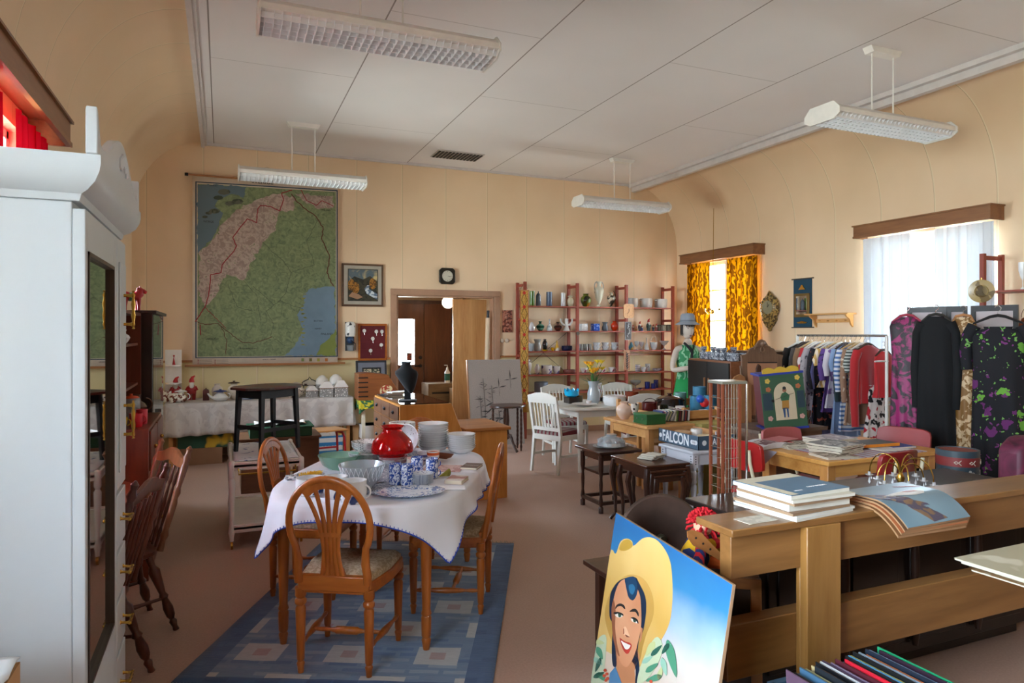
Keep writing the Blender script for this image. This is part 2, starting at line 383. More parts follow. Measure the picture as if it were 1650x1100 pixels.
m = MB().box(2.22, 2.31, YB-.03, YB+.02, 0, 2.14).box(3.82, 3.91, YB-.03, YB+.02, 0, 2.14).box(2.22, 3.91, YB-.03, YB+.02, 2.14, 2.225)
m.box(2.31, 2.335, YB-.01, YB+.14, 0, 2.14).box(3.795, 3.82, YB-.01, YB+.14, 0, 2.14).box(2.31, 3.82, YB-.01, YB+.14, 2.115, 2.14)
struct('trim_5', m, DT, bev=.004)
struct('baseboard_back', MB().box(XL, 2.22, YB-.018, YB-.001, 0, .09).box(3.91, XR, YB-.018, YB-.001, 0, .09), DT)
# hinges on the left jamb
# ---- windows
WF = mat('#ece8e0', .35)
PANE = glass('#f4f8fa', .03, .02)
def window(i, X, y0, y1, z0, z1, sgn):
    xa, xb = (X+.06, X+.12) if sgn > 0 else (X-.12, X-.06)
    m = MB(); fw = .05
    m.box(xa, xb, y0, y0+fw, z0, z1).box(xa, xb, y1-fw, y1, z0, z1).box(xa, xb, y0, y1, z0, z0+fw).box(xa, xb, y0, y1, z1-fw, z1)
    ym = (y0+y1)/2; m.box(xa-.01, xb+.01, ym-.045, ym+.045, z0, z1)
    for z in (1.78, 2.27): m.box(xa+.01, xb-.01, y0, y1, z-.013, z+.013)
    w = struct('window_%d' % i, m, WF, bev=.004)
    p = MB().box(X+sgn*.088, X+sgn*.092, y0+fw, y1-fw, z0+fw, z1-fw).build('pane', PANE, w)
    s = MB().box(min(X-sgn*.07, X+sgn*.06), max(X-sgn*.07, X+sgn*.06), y0-.04, y1+.04, z0-.03, z0).build('window_sill', WF, w)
    L = bpy.data.lights.new('window_daylight', 'AREA'); L.shape = 'RECTANGLE'; L.size = z1-z0; L.size_y = y1-y0; L.energy = 1
    o = bpy.data.objects.new('window_daylight', L); COL.objects.link(o)
    o.location = (X+sgn*.2, ym, (z0+z1)/2); o.rotation_euler = (0, radians(90)*sgn, 0); L.cycles.is_portal = True
    return w
k = 1
for (a, b, c, d) in LH: window(k, XL, a, b, c, d, -1); k += 1
for (a, b, c, d) in RH: window(k, XR, a, b, c, d, 1); k += 1
# pelmets
OAK = wood('#74492c', '#9a683f', .45, 'y', 5)
def pelmet(X, y0, y1, z0, z1, sgn, label):
    m = MB(); x0, x1 = sorted((X, X-sgn*.018)); m.box(x0, x1, y0, y1, z0, z1)
    xw = XR-.001 if sgn > 0 else XL+.001
    a, b = sorted((X, xw)); m.box(a, b, y0, y0+.018, z0, z1).box(a, b, y1-.018, y1, z0, z1)
    m.box(min(X-sgn*.035, xw), max(X-sgn*.035, xw), y0-.012, y1+.012, z1, z1+.014)
    m.box(*sorted((X-sgn*.018, X-sgn*.028)), y0-.004, y1+.004, z0, z0+.025)
    single('curtain_pelmet', label, 'pelmet', m, OAK, group=None)
pelmet(7.0, 7.63, 9.33, 2.72, 2.86, 1, 'brown wooden pelmet above the yellow patterned curtains')
pelmet(7.0, 4.36, 5.95, 2.72, 2.86, 1, 'brown wooden pelmet above the white sheer curtains')
pelmet(-.85, 2.85, 4.77, 2.7, 2.84, -1, 'brown wooden pelmet above the red curtains at the left edge')
# curtains hang from under the pelmets
def curtain(label, X, y0, y1, z0, z1, m, folds, amp=.035, gather=0.):
    def f(i, j):
        yy = y0+(y1-y0)*i; z = z1+(z0-z1)*j; a = amp*(.55+.6*j)
        g = 1-gather*j; yc = (y0+y1)/2
        return (X+a*sin(i*folds*2*pi+.6*sin(i*9)+.5*j)+.3*a*sin(i*folds*4.7*pi+j*2), yc+(yy-yc)*g+.012*sin(i*folds*4*pi), z)
    mb = MB().grid(f, int(folds*14), 10)
    return single('curtain', label, 'curtain', mb, m, smooth=80)
YEL = fabric('#d08c0a', '#74420a', .1, 26, .52)
RED = fabric('#b80f22', None, .06); SHEER = fabric('#dfe4ea', None, .03)
pelmet(-.85, 6.15, 7.9, 2.7, 2.84, -1, 'brown wooden pelmet on the left wall hidden behind the wardrobe') if 0 else None
curtain('yellow and brown patterned curtain, the one nearer the back corner', 7.1, 8.72, 9.29, .7, 2.715, YEL, 5)
curtain('yellow and brown patterned curtain on the side of the gilt wall clock', 7.1, 7.68, 8.33, .7, 2.715, YEL, 6)
curtain('white sheer curtain on the far side of the window behind the clothes rail', 7.1, 5.3, 5.91, .8, 2.715, SHEER, 5, .03)
curtain('white sheer curtain behind the tall red-brown shelf post', 7.1, 4.4, 5.02, .8, 2.715, SHEER, 5, .03)
curtain('red curtain cut by the left edge of the view', -.93, 2.9, 3.78, .9, 2.695, RED, 6, .03)
curtain('red curtain behind the white wardrobe pediment', -.93, 4.02, 4.7, .9, 2.695, RED, 5, .03)
# curtain cord and pulley in the left window
t = thing('blind_pulley', 'small white blind pulley in the window between the red curtains', 'pulley', (-.985, 3.9, 2.5))
MB().lathe([(0, 0), (.035, 0), (.035, .012), (.02, .018), (.035, .024), (.035, .036), (0, .036)], seg=16).build('wheel', WHITE, t, rot=(radians(90), 0, 0))
MB().tube([(0, -.018, .03), (0, -.02, .22)], .006).build('cord', WHITE, t)
MB().box(-.08, .012, -.03, 0, .2, .23).build('bracket', WHITE, t)
# ---- hall behind the doorway
HW = mat('#b79a78', .6)
m = MB().box(1.6, 1.7, YB+.14, 11.3, 0, 2.5).box(3.86, 3.96, YB+.14, 11.3, 0, 2.5); struct('wall_hall_side', m, HW, smooth=0)
m = MB(); holewall(m, 1.6, 3.96, 0, 2.5, [(2.34, 2.99, 1.05, 1.82)], lambda a, b, c, d: m.box(a, b, 11.311, 11.4, c, d)); struct('wall_hall_back', m, HW, smooth=0)
struct('ceiling_hall', MB().box(1.6, 3.96, YB+.14, 11.4, 2.3, 2.4), mat('#b9a48a', .7), smooth=0)
HD = wood('#4e2814', '#6b3c22', .35); HDX = wood('#3a1c10', '#51301f', .4)
struct('trim_6', MB().box(2.06, 2.12, 11.24, 11.36, 0, 2.14).box(3.64, 3.72, 11.24, 11.36, 0, 2.14).box(2.06, 3.72, 11.24, 11.36, 2.08, 2.14), HDX)
m = MB(); holewall(m, 2.13, 3.15, 0, 2.08, [(2.34, 2.99, 1.05, 1.82)], lambda a, b, c, d: m.box(a, b, 11.26, 11.31, c, d))
d1 = struct('door_1', m, HD, smooth=0)
MB().box(2.34, 2.99, 11.28, 11.29, 1.05, 1.82).build('glass_pane', PANE, d1)
h = MB().turn((3.09, 11.26, 1.03), (3.09, 11.23, 1.03), [(0, .028), (1, .028)]).tube([(3.09, 11.22, 1.03), (2.97, 11.2, 1.03)], .011).turn((3.09, 11.26, 1.17), (3.09, 11.23, 1.17), [(0, .028), (1, .028)])
h.build('door_handle', IRON, d1)
MB().box(2.86, 2.95, 11.262, 11.278, 1.12, 1.25).build('sticker', pat('#4a3a3a', '#8a3a34', 20, .5), d1)
d2 = struct('door_2', MB().box(3.16, 3.64, 11.26, 11.31, 0, 2.08), HD, smooth=0)
L = bpy.data.lights.new('hall_daylight', 'AREA'); L.shape = 'RECTANGLE'; L.size = .65; L.size_y = .77
o = bpy.data.objects.new('hall_daylight', L); COL.objects.link(o); o.location = (2.665, 11.42, 1.435); o.rotation_euler = (radians(-90), 0, 0); L.cycles.is_portal = True
P = aty(722, 487, 10.4)
t = thing('globe_lamp', 'round white glass globe lamp hanging in the hall beyond the doorway', 'lamp', (P.x, P.y, P.z))
MB().ball((0, 0, 0), .1, 20, 12).build('globe', emit('#f4ecdd', .5), t)
MB().tube([(0, 0, .095), (0, 0, 2.3-P.z)], .012).build('rod', BRASS, t)
t = thing('ceiling_lamp', 'flat square white ceiling lamp in the hall', 'lamp', (2.95, 10.4, 2.3))
MB().loft([[(-.28*k, -.28*k, z), (.28*k, -.28*k, z), (.28*k, .28*k, z), (-.28*k, .28*k, z)] for k, z in ((.7, 0), (1, -.04), (.8, -.06))]).build('shade', emit('#eee6d8', .45), t)
MB().ball((0, 0, -.065), .012).build('finial', BRASS, t)
t = thing('framed_photo', 'small dark framed picture on the hall side wall', 'picture', (3.86, 10.9, 1.55))
MB().box(-.02, 0, -.14, .14, -.2, .2).build('frame', BLACK, t); MB().box(-.023, -.021, -.1, .1, -.15, .15).build('print', pat('#3a3026', '#8a7a60', 12), t)
PLY = wood('#a9743f', '#cf9e66', .45, 'z', 4)
single('plywood_sheet', 'tall pale veneer sheet standing inside the doorway behind the reed panel', 'board', MB().box(-.27, .27, 0, .035, 0, 2.1), PLY, (3.5, YB+.2, 0))
t = thing('rolled_map', 'rolled cream wall chart leaning in the right side of the doorway', 'roll', (3.68, YB+.02, 0), rot=(0, radians(1.5), 0))
MB().lathe([(0, 0), (.035, 0), (.035, 1.82), (0, 1.82)], seg=14).build('paper', mat('#cdb79a', .7), t)
MB().lathe([(0, 1.82), (.022, 1.82), (.022, 1.93), (0, 1.93)], seg=10).build('rod_end', IRON, t)
CR1 = wood('#6a5138', '#8d7353', .7, 'x')
t = thing('drawer_crate', 'weathered wooden crate chest with three slots in the hall', 'crate', (3.3, 10.65, 0))
MB().box(-.3, .3, -.2, .2, 0, .78).build('body', CR1, t)
for z in (.28, .45, .62): MB().box(-.24, .24, -.205, -.198, z, z+.03).build('slot', BLACK, t)
single('wooden_box', 'plain wooden box in front of the crate chest in the hall', 'box', MB().box(-.16, .16, -.12, .12, 0, .72), wood('#7a5a36', '#9c7a4e', .6, 'z'), (3.47, 10.22, 0))
t = thing('pump_bottle', 'white pump bottle with green label on the hall crate', 'bottle', (3.36, 10.6, .78))
MB().lathe([(0, 0), (.045, 0), (.045, .17), (.02, .21), (.014, .25), (0, .25)], seg=16).tube([(0, 0, .25), (0, 0, .285), (-.05, 0, .285)], .007).build('bottle', mat('#e8eaec', .3), t)
MB().lathe([(.0455, .04), (.0457, .15)], seg=16).build('label', mat('#2d6f63', .5), t)
for z in (1.25, 1.62): single('door_hinge', 'steel hinge on the left jamb of the doorway, %s' % ('the lower one' if z < 1.4 else 'the upper one'), 'hinge', MB().box(2.335, 2.342, YB+.0, YB+.03, z, z+.13), CHROME)
# ---- ceiling lamps
LAMPW = mat('#e8e5e0', .4); LOUV = mat('#eceef2', .4)
def fixture():
    t = thing('pendant_strip_lamp', 'x', 'ceiling lamp', (0, 0, ZC), group=None)
    L = 1.42; zt = -.58; 
    # housing
    m = MB(); W = .17
    prof = [(-.1, zt), (.1, zt), (W, zt-.05), (W, zt-.085), (-W, zt-.085), (-W, zt-.05)]
    m.prism(prof, -L/2, L/2, 'x'); m.build('housing', LAMPW, t)
    for s_ in (-1, 1):
        MB().prism([(-.12, zt+.01), (.12, zt+.01), (W+.01, zt-.05), (W+.01, zt-.1), (W-.05, zt-.135), (-W+.05, zt-.135), (-W-.01, zt-.1), (-W-.01, zt-.05)], s_*L/2-.006, s_*L/2+.006, 'x').build('end_cap', mat('#e2dfda', .35), t)
    m = MB()
    for i in range(30):
        x = -L/2+.03+i*(L-.06)/29; m.prism([(-W+.01, zt-.085), (W-.01, zt-.085), (W-.05, zt-.125), (-W+.05, zt-.125)], x-.0015, x+.0015, 'x')
    for y in (-.13, -.065, 0, .065, .13): m.box(-L/2, L/2, y-.002, y+.002, zt-.12, zt-.086)
    m.build('louvre', LOUV, t)
    MB().prism([(-.19, -.001), (.19, -.001), (.16, -.05), (-.16, -.05)], -.045, .045, 'y').build('canopy', LAMPW, t)
    for x in (-.13, .13): MB().tube([(x, 0, -.05), (x, 0, zt)], .006, 6).build('rod', LAMPW, t)
    return t
f0 = fixture(); f0['label'] = 'white louvred strip lamp hanging nearest, at the top left'; f0.location = (.9, 4.16, ZC)
dup(f0, (.88, 8.35, ZC), label='white louvred strip lamp hanging in front of the wall map')
dup(f0, (5.22, 8.3, ZC), label='white louvred strip lamp hanging above the ceramics shelves')
dup(f0, (5.28, 4.2, ZC), label='white louvred strip lamp hanging at the upper right above the clothes rail')
t = thing('ceiling_vent', 'dark slatted ventilation grille in the ceiling', 'vent', (3.0, 9.0, ZC))
MB().box(-.33, .33, -.2, .2, -.012, -.001).build('frame', mat('#b9b2ae', .5), t)
m = MB()
for i in range(13): x = -.3+i*.05; m.box(x-.014, x+.014, -.17, .17, -.02, -.013)
m.build('slats', mat('#1c1a1a', .6), t)
# ---- camera, sky
cd = bpy.data.cameras.new('camera'); cam = bpy.data.objects.new('camera', cd); COL.objects.link(cam)
cam.location = (0, 0, EYE); cam.rotation_euler = (radians(90), 0, -CAM_YAW); cd.sensor_width = 36; cd.lens = 36*FPX/1650; cd.shift_y = -15/1650; cd.clip_start = .05
sc.camera = cam
w = bpy.data.worlds.new('sky'); sc.world = w; w.use_nodes = True; nt = w.node_tree; bg = nt.nodes['Background']
tc = nd(nt, 'ShaderNodeTexCoord'); sp = nd(nt, 'ShaderNodeSeparateXYZ', {0: tc.outputs['Generated']})
c = ramp(nt, mth(nt, 'ADD', mth(nt, 'MULTIPLY', sp.outputs['Z'], .5), .5), [(.42, '#b9bdb4'), (.5, '#e6eef4'), (.75, '#dbe9fb')])
nt.links.new(c, bg.inputs['Color']); bg.inputs['Strength'].default_value = 26.
vs = sc.view_settings; vs.view_transform = 'Standard'; vs.look = 'None'; vs.gamma = 1; vs.use_curve_mapping = False; vs.exposure = 1.6
sc.cycles.max_bounces = 10; sc.cycles.diffuse_bounces = 6; sc.cycles.transparent_max_bounces = 12; sc.cycles.use_denoising = True
sc.cycles.sample_clamp_indirect = 8
# ================================================================ RUG + DINING SET
def rugmat():
    m, nt, b = newmat('woven_blue_rug'); b.inputs['Roughness'].default_value = .95; b.inputs['Sheen Weight'].default_value = .2
    co = coords(nt); sp = nd(nt, 'ShaderNodeSeparateXYZ', {0: co}); X, Y = sp.outputs['X'], sp.outputs['Y']
    br = nd(nt, 'ShaderNodeTexBrick', {'Vector': co, 'Color1': lin('#557299'), 'Color2': lin('#93a5b6'), 'Mortar': lin('#6d87a4'), 'Scale': 1., 'Mortar Size': .012, 'Brick Width': .16, 'Row Height': .055, 'Bias': -.1})
    base = br.outputs['Color']
    # big light squares on a stepped lattice
    def cell(v, per, off): return mth(nt, 'ABSOLUTE', mth(nt, 'SUBTRACT', mth(nt, 'FRACT', mth(nt, 'ADD', mth(nt, 'DIVIDE', v, per), off+20)), .5))
    row = mth(nt, 'MODULO', mth(nt, 'FLOOR', mth(nt, 'ADD', mth(nt, 'DIVIDE', Y, .3), 20)), 2.)
    cx = cell(mth(nt, 'ADD', X, mth(nt, 'MULTIPLY', row, .22)), .44, 0); cy = cell(Y, .3, 0)
    q1 = mth(nt, 'MULTIPLY', mth(nt, 'LESS_THAN', cx, .24), mth(nt, 'LESS_THAN', cy, .3))
    q2 = mth(nt, 'MULTIPLY', mth(nt, 'LESS_THAN', cx, .085), mth(nt, 'LESS_THAN', cy, .12))
    c = mix(nt, mth(nt, 'MULTIPLY', q1, .85), base, lin('#c6c8c4')); c = mix(nt, q2, c, lin('#b29a96'))
    edge = mth(nt, 'MAXIMUM', mth(nt, 'GREATER_THAN', mth(nt, 'ABSOLUTE', X), .6), mth(nt, 'GREATER_THAN', mth(nt, 'ABSOLUTE', Y), 1.0))
    br2 = nd(nt, 'ShaderNodeTexBrick', {'Vector': co, 'Color1': lin('#34517a'), 'Color2': lin('#4a6890'), 'Mortar': lin('#405e88'), 'Scale': 1., 'Mortar Size': .004, 'Brick Width': .12, 'Row Height': .05})
    c = mix(nt, edge, c, br2.outputs['Color'])
    n = nd(nt, 'ShaderNodeTexNoise', {'Vector': coords(nt, (.2, 1, 1)), 'Scale': 120., 'Detail': 2.})
    c = mix(nt, mth(nt, 'MULTIPLY', n.outputs['Fac'], .35), c, lin('#3c5068'))
    nt.links.new(c, b.inputs['Base Color']); bump(nt, b, n.outputs['Fac'], .5, .004); return m
RA = atan2(-.436, .9)
rc = Vector((.905, 4.095, 0))
t = thing('woven_rug', 'blue and grey flat-woven rug with checked squares under the dining table', 'rug', rc, RA)
MB().grid(lambda i, j: (-.73+1.46*i, -1.06+2.12*j, .006+.001*sin(i*40+j*23)), 30, 40).build('weave', rugmat(), t, solid=.01)
for e in (-1, 1):
    m = MB()
    for i in range(90):
        x = -.72+1.44*i/89; dx = random.uniform(-.02, .02)
        m.tube([(x, e*1.06, .008), (x+dx*.5, e*1.09, .01), (x+dx, e*(1.12+random.uniform(-.02, .02)), .003)], .0025, 4)
    o = m.build('fringe', mat('#9a958a', .9), t)
# --- dining table: frame axes  a (long), p (across)
TA = atan2(-.47, .88); TC = Vector((.925, 4.07, .014))
Tm = Matrix.Translation(TC) @ Matrix.Rotation(TA, 4, 'Z')
t = thing('dining_table', 'oval wooden dining table on tapered legs under the white cloth on the blue rug', 'dining table', TC, TA)
se = 2.9
def sell(phi, a, b, n=se):
    c, s_ = abs(cos(phi)), abs(sin(phi)); return ((c/a)**n+(s_/b)**n)**(-1/n)
TWa, TWb = .53, .83
MB().prism([(sell(f, TWa, TWb)*cos(f), sell(f, TWa, TWb)*sin(f)) for f in [2*pi*k/64 for k in range(64)]], .722, .742, 'z').build('tabletop', CHERRYX, t)
MB().box(-.38, .38, -.64, -.615, .64, .722).box(-.38, .38, .615, .64, .64, .722).box(-.4, -.375, -.62, .62, .64, .722).box(.375, .4, -.62, .62, .64, .722).build('apron', CHERRY, t)
for x in (-.37, .37):
    for y in (-.66, .66):
        m = MB().lathe([(0, 0), (.016, 0), (.021, .03), (.024, .05), (.019, .06), (.024, .07), (.026, .16), (.022, .17), (.027, .18), (.021, .2), (.032, .6), (.034, .62), (.034, .722), (0, .722)], (x, y, 0), 16)
        m.build('leg', CHERRY, t)
# cloth
HX, HY = .65, .905
def cl(i, j):
    f = 2*pi*i; R = sell(f, TWa+.012, TWb+.012)
    c, s_ = abs(cos(f)), abs(sin(f)); RR = min(HX/max(c, 1e-4), HY/max(s_, 1e-4))
    drop = max(.05, (RR-R)*.88)
    if j <= .5: k = j/.5; return (R*k*cos(f), R*k*sin(f), .7485+.0012*sin(f*5+k*9))
    k = (j-.5)/.5; d = drop*k
    r = R+.012*sin(min(1, k*4)*pi/2)+(.03+.05*k)*(drop/.3)*(.5+.5*sin(f*19+1.4*sin(f*3)))*k*.9+.01*k
    z = .7485-.01*min(1, k*5)-d
    return (r*cos(f), r*sin(f), z)
TC = Vector((TC.x, TC.y, .014)); t = thing('tablecloth', 'white tablecloth with blue crocheted edge draped over the oval dining table', 'tablecloth', TC, TA)
CLO = mat('#e4e6ee', .8, var=.02)
MB().grid(cl, 200, 26).build('cloth', CLO, t, smooth=180, solid=.003)
m = MB(); pts = [Vector(cl(k/300, 1.)) for k in range(300)]
m.tube(pts, .0035, 5, closed=True)
for i, p in enumerate(pts):
    if i % 1 == 0: q = p+Vector((0, 0, .012)); m.bar(p, q, .003)
m.build('blue_edging', mat('#1f46b4', .7), t, smooth=0)
single('table_runner', 'thin white and grey printed runner lying down the middle of the white tablecloth', 'table runner', MB().grid(lambda i, j: (-.17+.34*i, -.60+1.3*j, .7525+.001*sin(i*30)), 10, 20), pat('#d9dbe0', '#7d8494', 55, .44, 'magic', .8), TC, TA, solid=.0012)
# --- oval-back chair (faces +y of its own frame, origin between the rear feet)
SEATF = pat('#b9a78c', '#a08c70', 70, .5, 'noise', .9)
def oval_chair():
    t = thing('dining_chair', 'x', 'chair', (0, 0, 0))
    zs = .43
    # hoop and rear posts in the back plane; lean to -y
    def bp(x, z): return (x, -.02-.16*max(0, z-zs)-.0*x, z)
    pts = []; 
    for a in range(-38, 219, 8):
        A = radians(a); pts.append((.192*cos(A), .71+.215*sin(A)))
    low = [(.165, .43), (.166, .48), (.16, .53)]
    prof = low+pts[1:-1]+[(-x, z) for x, z in low[::-1]]
    m = MB(); rr = [.021]*3+[.017]*(len(prof)-6)+[.021]*3
    m.tube([bp(x, z) for x, z in prof], rr, 10, flat=.8); m.build('back_hoop', CHERRY, t, smooth=60)
    # fan splat with slots
    def half(z):  # half width of splat
        if z < .545: return .062-.1*(z-.46)
        if z < .7: return .045+0*(z)
        return .045+.38*(z-.7)**1.25*1.0+.0
    m = MB()
    nb = 5
    for k in range(nb):
        u = (k-(nb-1)/2)/((nb-1)/2)
        P = []; 
        for i in range(13):
            z = .47+i*(.415)/12; hw = .052-.016*sin(min(1, (z-.47)/.24)*pi) if z < .71 else .052+.075*((z-.71)/.175)**1.3
            P.append(bp(u*hw*.92, z))
        w_ = .0095
        m.tube(P, [.0115 if abs(i-6) > 1 else .012 for i in range(13)], 8, flat=.7)
    m.prism([(-.062, .462), (.062, .462), (.05, .5), (-.05, .5)], -.03, -.012, 'y')
    yb = bp(0, .65)[1]; m.prism([(-.05, .655), (.05, .655), (.049, .675), (-.049, .675)], yb-.011, yb+.011, 'y')
    # crown of the fan, following the hoop
    A = [radians(a) for a in range(48, 133, 6)]
    out = [(.185*cos(a), .71+.208*sin(a)) for a in A]; inn = [(.135*cos(a), .71+.172*sin(a)) for a in A]
    vs = []; fs = []
    n = len(A)
    for off in (-.009, .009):
        vs += [(x, bp(x, z)[1]+off, z) for x, z in out]+[(x, bp(x, z)[1]+off, z) for x, z in inn]
    for i in range(n-1):
        fs += [(i, i+1, n+i+1, n+i), (2*n+i+1, 2*n+i, 3*n+i, 3*n+i+1), (n+i, n+i+1, 3*n+i+1, 3*n+i)]
    m.add(vs, fs); m.build('splat', CHERRY, t, smooth=60)
    MB().prism([(-.17, .39), (.17, .39), (.17, .462), (-.17, .462)], -.022, .012, 'y').build('back_rail', CHERRYX, t, bev=.005)
    # seat frame and cushion
    q = [(-.175, -.01), (.175, -.01), (.215, .2), (.215, .38), (.19, .405), (-.19, .405), (-.215, .38), (-.215, .2)]
    MB().prism(q, .375, .432, 'z').build('seat_frame', CHERRYX, t, bev=.006)
    m = MB(); rings = []
    for k, z in ((.96, .432), (.96, .448), (.9, .463), (.6, .474), (.15, .478)):
        rings.append([(x*k, .19+(y-.19)*k, z) for x, y in q])
    m.loft(rings).build('seat_cushion', SEATF, t, smooth=60)
    lp = [(0, 0), (.013, 0), (.016, .03), (.019, .045), (.014, .055), (.018, .065), (.024, .3), (.019, .315), (.027, .325), (.028, .34), (.019, .35), (.026, .36), (.026, .4), (0, .4)]
    for x, y in ((-.165, 0), (.165, 0), (-.19, .38), (.19, .38)):
        MB().lathe(lp, (x, y, 0), 14).build('leg', CHERRY, t)
    for s_ in (-1, 1):
        MB().turn((s_*.165, .01, .13), (s_*.19, .375, .13), [(0, .008), (.1, .012), (.2, .008), (.3, .013), (.5, .018), (.7, .013), (.8, .008), (.9, .012), (1, .008)]).build('stretcher', CHERRY, t)
    MB().turn((-.175, .16, .135), (.175, .16, .135), [(0, .008), (.15, .011), (.25, .008), (.33, .014), (.35, .019), (.65, .019), (.67, .014), (.75, .008), (.85, .011), (1, .008)]).build('stretcher', CHERRY, t)
    return t
ch = oval_chair()
ch['label'] = 'oval-backed wooden dining chair nearest the view, back turned, at the near end of the table'
a_dir = Vector((.47, .88, 0)); p_dir = Vector((.88, -.47, 0))
ch.location = (.48, 3.235, .014); ch.rotation_euler = (0, 0, atan2(-.5, .86))
dup(ch, (1.42, 3.76, .0125), radians(90)+TA, 'oval-backed wooden dining chair on the right long side of the table')
dup(ch, (.36, 4.5, 0), radians(-90)+TA, 'oval-backed wooden dining chair on the left long side beside the white trolley')
dup(ch, (1.37, 5.06, .0), radians(180)+TA+.0, 'wooden dining chair at the far end of the table behind the stacked plates')
# ---------------- things on the dining table
ZT = .7655
def ti(name, label, cat, u, v, w, h, p, m, **k): return pitem(name, label, cat, u, v, w, h, p, m, Z=k.pop('Z', ZT), **k)
BW = pat('#2c4fa3', '#dfe6f2', 60, .5, 'magic', .25, coat=.4)
PORC = mat('#e9ebec', .2, coat=.5)
REDG = glass('#f01c1e', .22, .03)
CRY = glass('#f4f8fb', .22, .04); CRYD = glass('#e6edf2', .3, .08)
GRNG = glass('#b6e2cf', .3, .05)
t = thing('lamp_shade', 'red glass oil lamp shade standing on a clear glass base on the white cloth', 'lamp shade', atz(632, 752, ZT))
MB().lathe([(r*.13, z*.2+.055) for r, z in PR['lamp']], seg=40).build('shade', REDG, t)
MB().lathe([(.045, 0), (.075, .0), (.082, .03), (.084, .07), (.078, .07), (.076, .03), (.045, .004)], seg=32).build('glass_base', CRY, t)
def stack(n, label_t, label_m, label_b, pos, prof, w, h, dz, m, name='plate', cat='plate', group=None, seg=40):
    o0 = None; P = prf(prof, w, h)
    for i in range(n):
        lab = label_t if i == n-1 else (label_b if i == 0 else label_m)
        jx, jy = random.uniform(-.002, .002), random.uniform(-.002, .002)
        if o0 is None: o = o0 = single(name, lab, cat, MB().lathe(P, seg=seg), m, pos, 0, group)
        else: o = o0.copy(); COL.objects.link(o); o['label'] = lab; o.location = (pos[0]+jx, pos[1]+jy, pos[2]+i*dz)
stack(11, 'white deep plate, topmost of the tall stack at the far end of the table', 'white deep plate inside the tall stack at the far end of the table', 'white deep plate, bottom of the tall stack at the far end of the table', atz(698, 727, ZT), 'bowl', .215, .045, .0155, PORC, group='tall stack of white plates')
stack(8, 'white plate, topmost of the lower stack nearer the table edge', 'white plate inside the lower stack nearer the table edge', 'white plate, bottom of the lower stack nearer the table edge', atz(743, 729, ZT), 'bowl', .2, .042, .013, PORC, group='lower stack of white plates')
stack(9, 'grey-rimmed plate, topmost flat plate under the patterned bowls', 'grey-rimmed flat plate inside the stack left of the red lamp shade', 'grey-rimmed flat plate, bottom of the stack left of the red lamp shade', atz(592, 748, ZT), 'plate', .235, .02, .0075, pat('#dfe2e2', '#b8bcbe', 60, .5, 'magic', .25), group='flat plates left of the lamp shade')
stack(3, 'white patterned deep bowl, topmost left of the red lamp shade', 'white patterned deep bowl in the middle of three', 'white patterned deep bowl resting on the flat plates', atz(592, 748, ZT)+Vector((0, 0, .0075*8+.021)), 'bowl', .2, .04, .013, pat('#8d9492', '#e4e6e4', 50, .45, 'magic', .25), name='deep_bowl', cat='bowl', group='bowls on the flat plates')
# colander bowl seen edge on behind the shade
t = thing('colander', 'white perforated colander bowl standing on edge behind the red lamp shade', 'colander', atz(655, 735, ZT)+Vector((0, 0, .105)), rot=(radians(68), 0, radians(-40)))
MB().lathe(prf('bowl', .21, .09), (0, 0, -.045), 32).build('bowl', pat('#3a3a3e', '#e2e4e6', 42, .16, 'vor', .3, soft=.02), t)
t = pitem('tall_canister', 'white and brown dotted tall canister right behind the red lamp shade', 'canister', 648, 722, 42, 42, 'cyl', pat('#5a3a34', '#e0dcd6', 40, .2, 'vor', .35), Z=ZT)
ti('glass_bowl', 'pale green glass bowl with beaded rim on the left of the table', 'bowl', 547, 756, 68, 24, 'bowl', GRNG, seg=36)
ti('crystal_bowl', 'large cut crystal bowl in the middle of the table', 'bowl', 583, 787, 74, 40, 'bowl', pat('#9aa3ab', '#e8edf2', 22, .1, 'crack', .1, soft=.05) if 0 else CRYD, seg=24)
m = MB(); P0 = atz(583, 787, ZT); s0 = dist(P0)/FPX
for k in range(28):
    a = 2*pi*k/28; b = a+.32
    for sg in (1, -1):
        pts = [( .8*37*s0*cos(a)*1.0, .8*37*s0*sin(a), 40*s0*.4), (37*s0*cos(a+sg*.22), 37*s0*sin(a+sg*.22), 40*s0*.97)]
        m.tube(pts, .0009, 4)
for o in [x for x in COL.objects if x.name == 'crystal_bowl']:
    m.build('cut_pattern', mat('#f0f4f7', .15, var=0), o)
def mug_pair(u, v, lab, rz):
    p = atz(u, v, ZT)
    for k in (0, 1):
        pot('mug', ('blue and white floral mug, upper of two, ' if k else 'blue and white floral mug, lower of two, ')+lab, 'mug', p+Vector((0, 0, k*.052)), .072, .062, 'mug', BW, handle=1, hang=rz, em=BW)
mug_pair(637, 780, 'leftmost pair', .9); mug_pair(656, 781, 'second pair from the left', .2); mug_pair(672, 768, 'pair in the back of the group', 1.6); mug_pair(696, 770, 'rightmost pair beside the saucers', -.3)
stack(9, 'blue-rimmed saucer, topmost beside the floral mugs', 'blue-rimmed saucer inside the stack beside the floral mugs', 'blue-rimmed saucer, bottom of the stack beside the floral mugs', atz(680, 780, ZT), 'plate', .125, .014, .0062, pat('#8794b4', '#dfe4ec', 50, .42, 'magic', .25), name='saucer', cat='saucer', group='saucers beside the mugs')
t = thing('serving_platter', 'oval blue and white serving platter near the front edge of the table', 'platter', atz(661, 797, ZT), TA+radians(20))
MB().lathe(prf('plate', .36, .022), seg=48, sy=.7).build('platter', pat('#5a76a8', '#dce4ec', 34, .47, 'magic', .2, coat=.5), t)
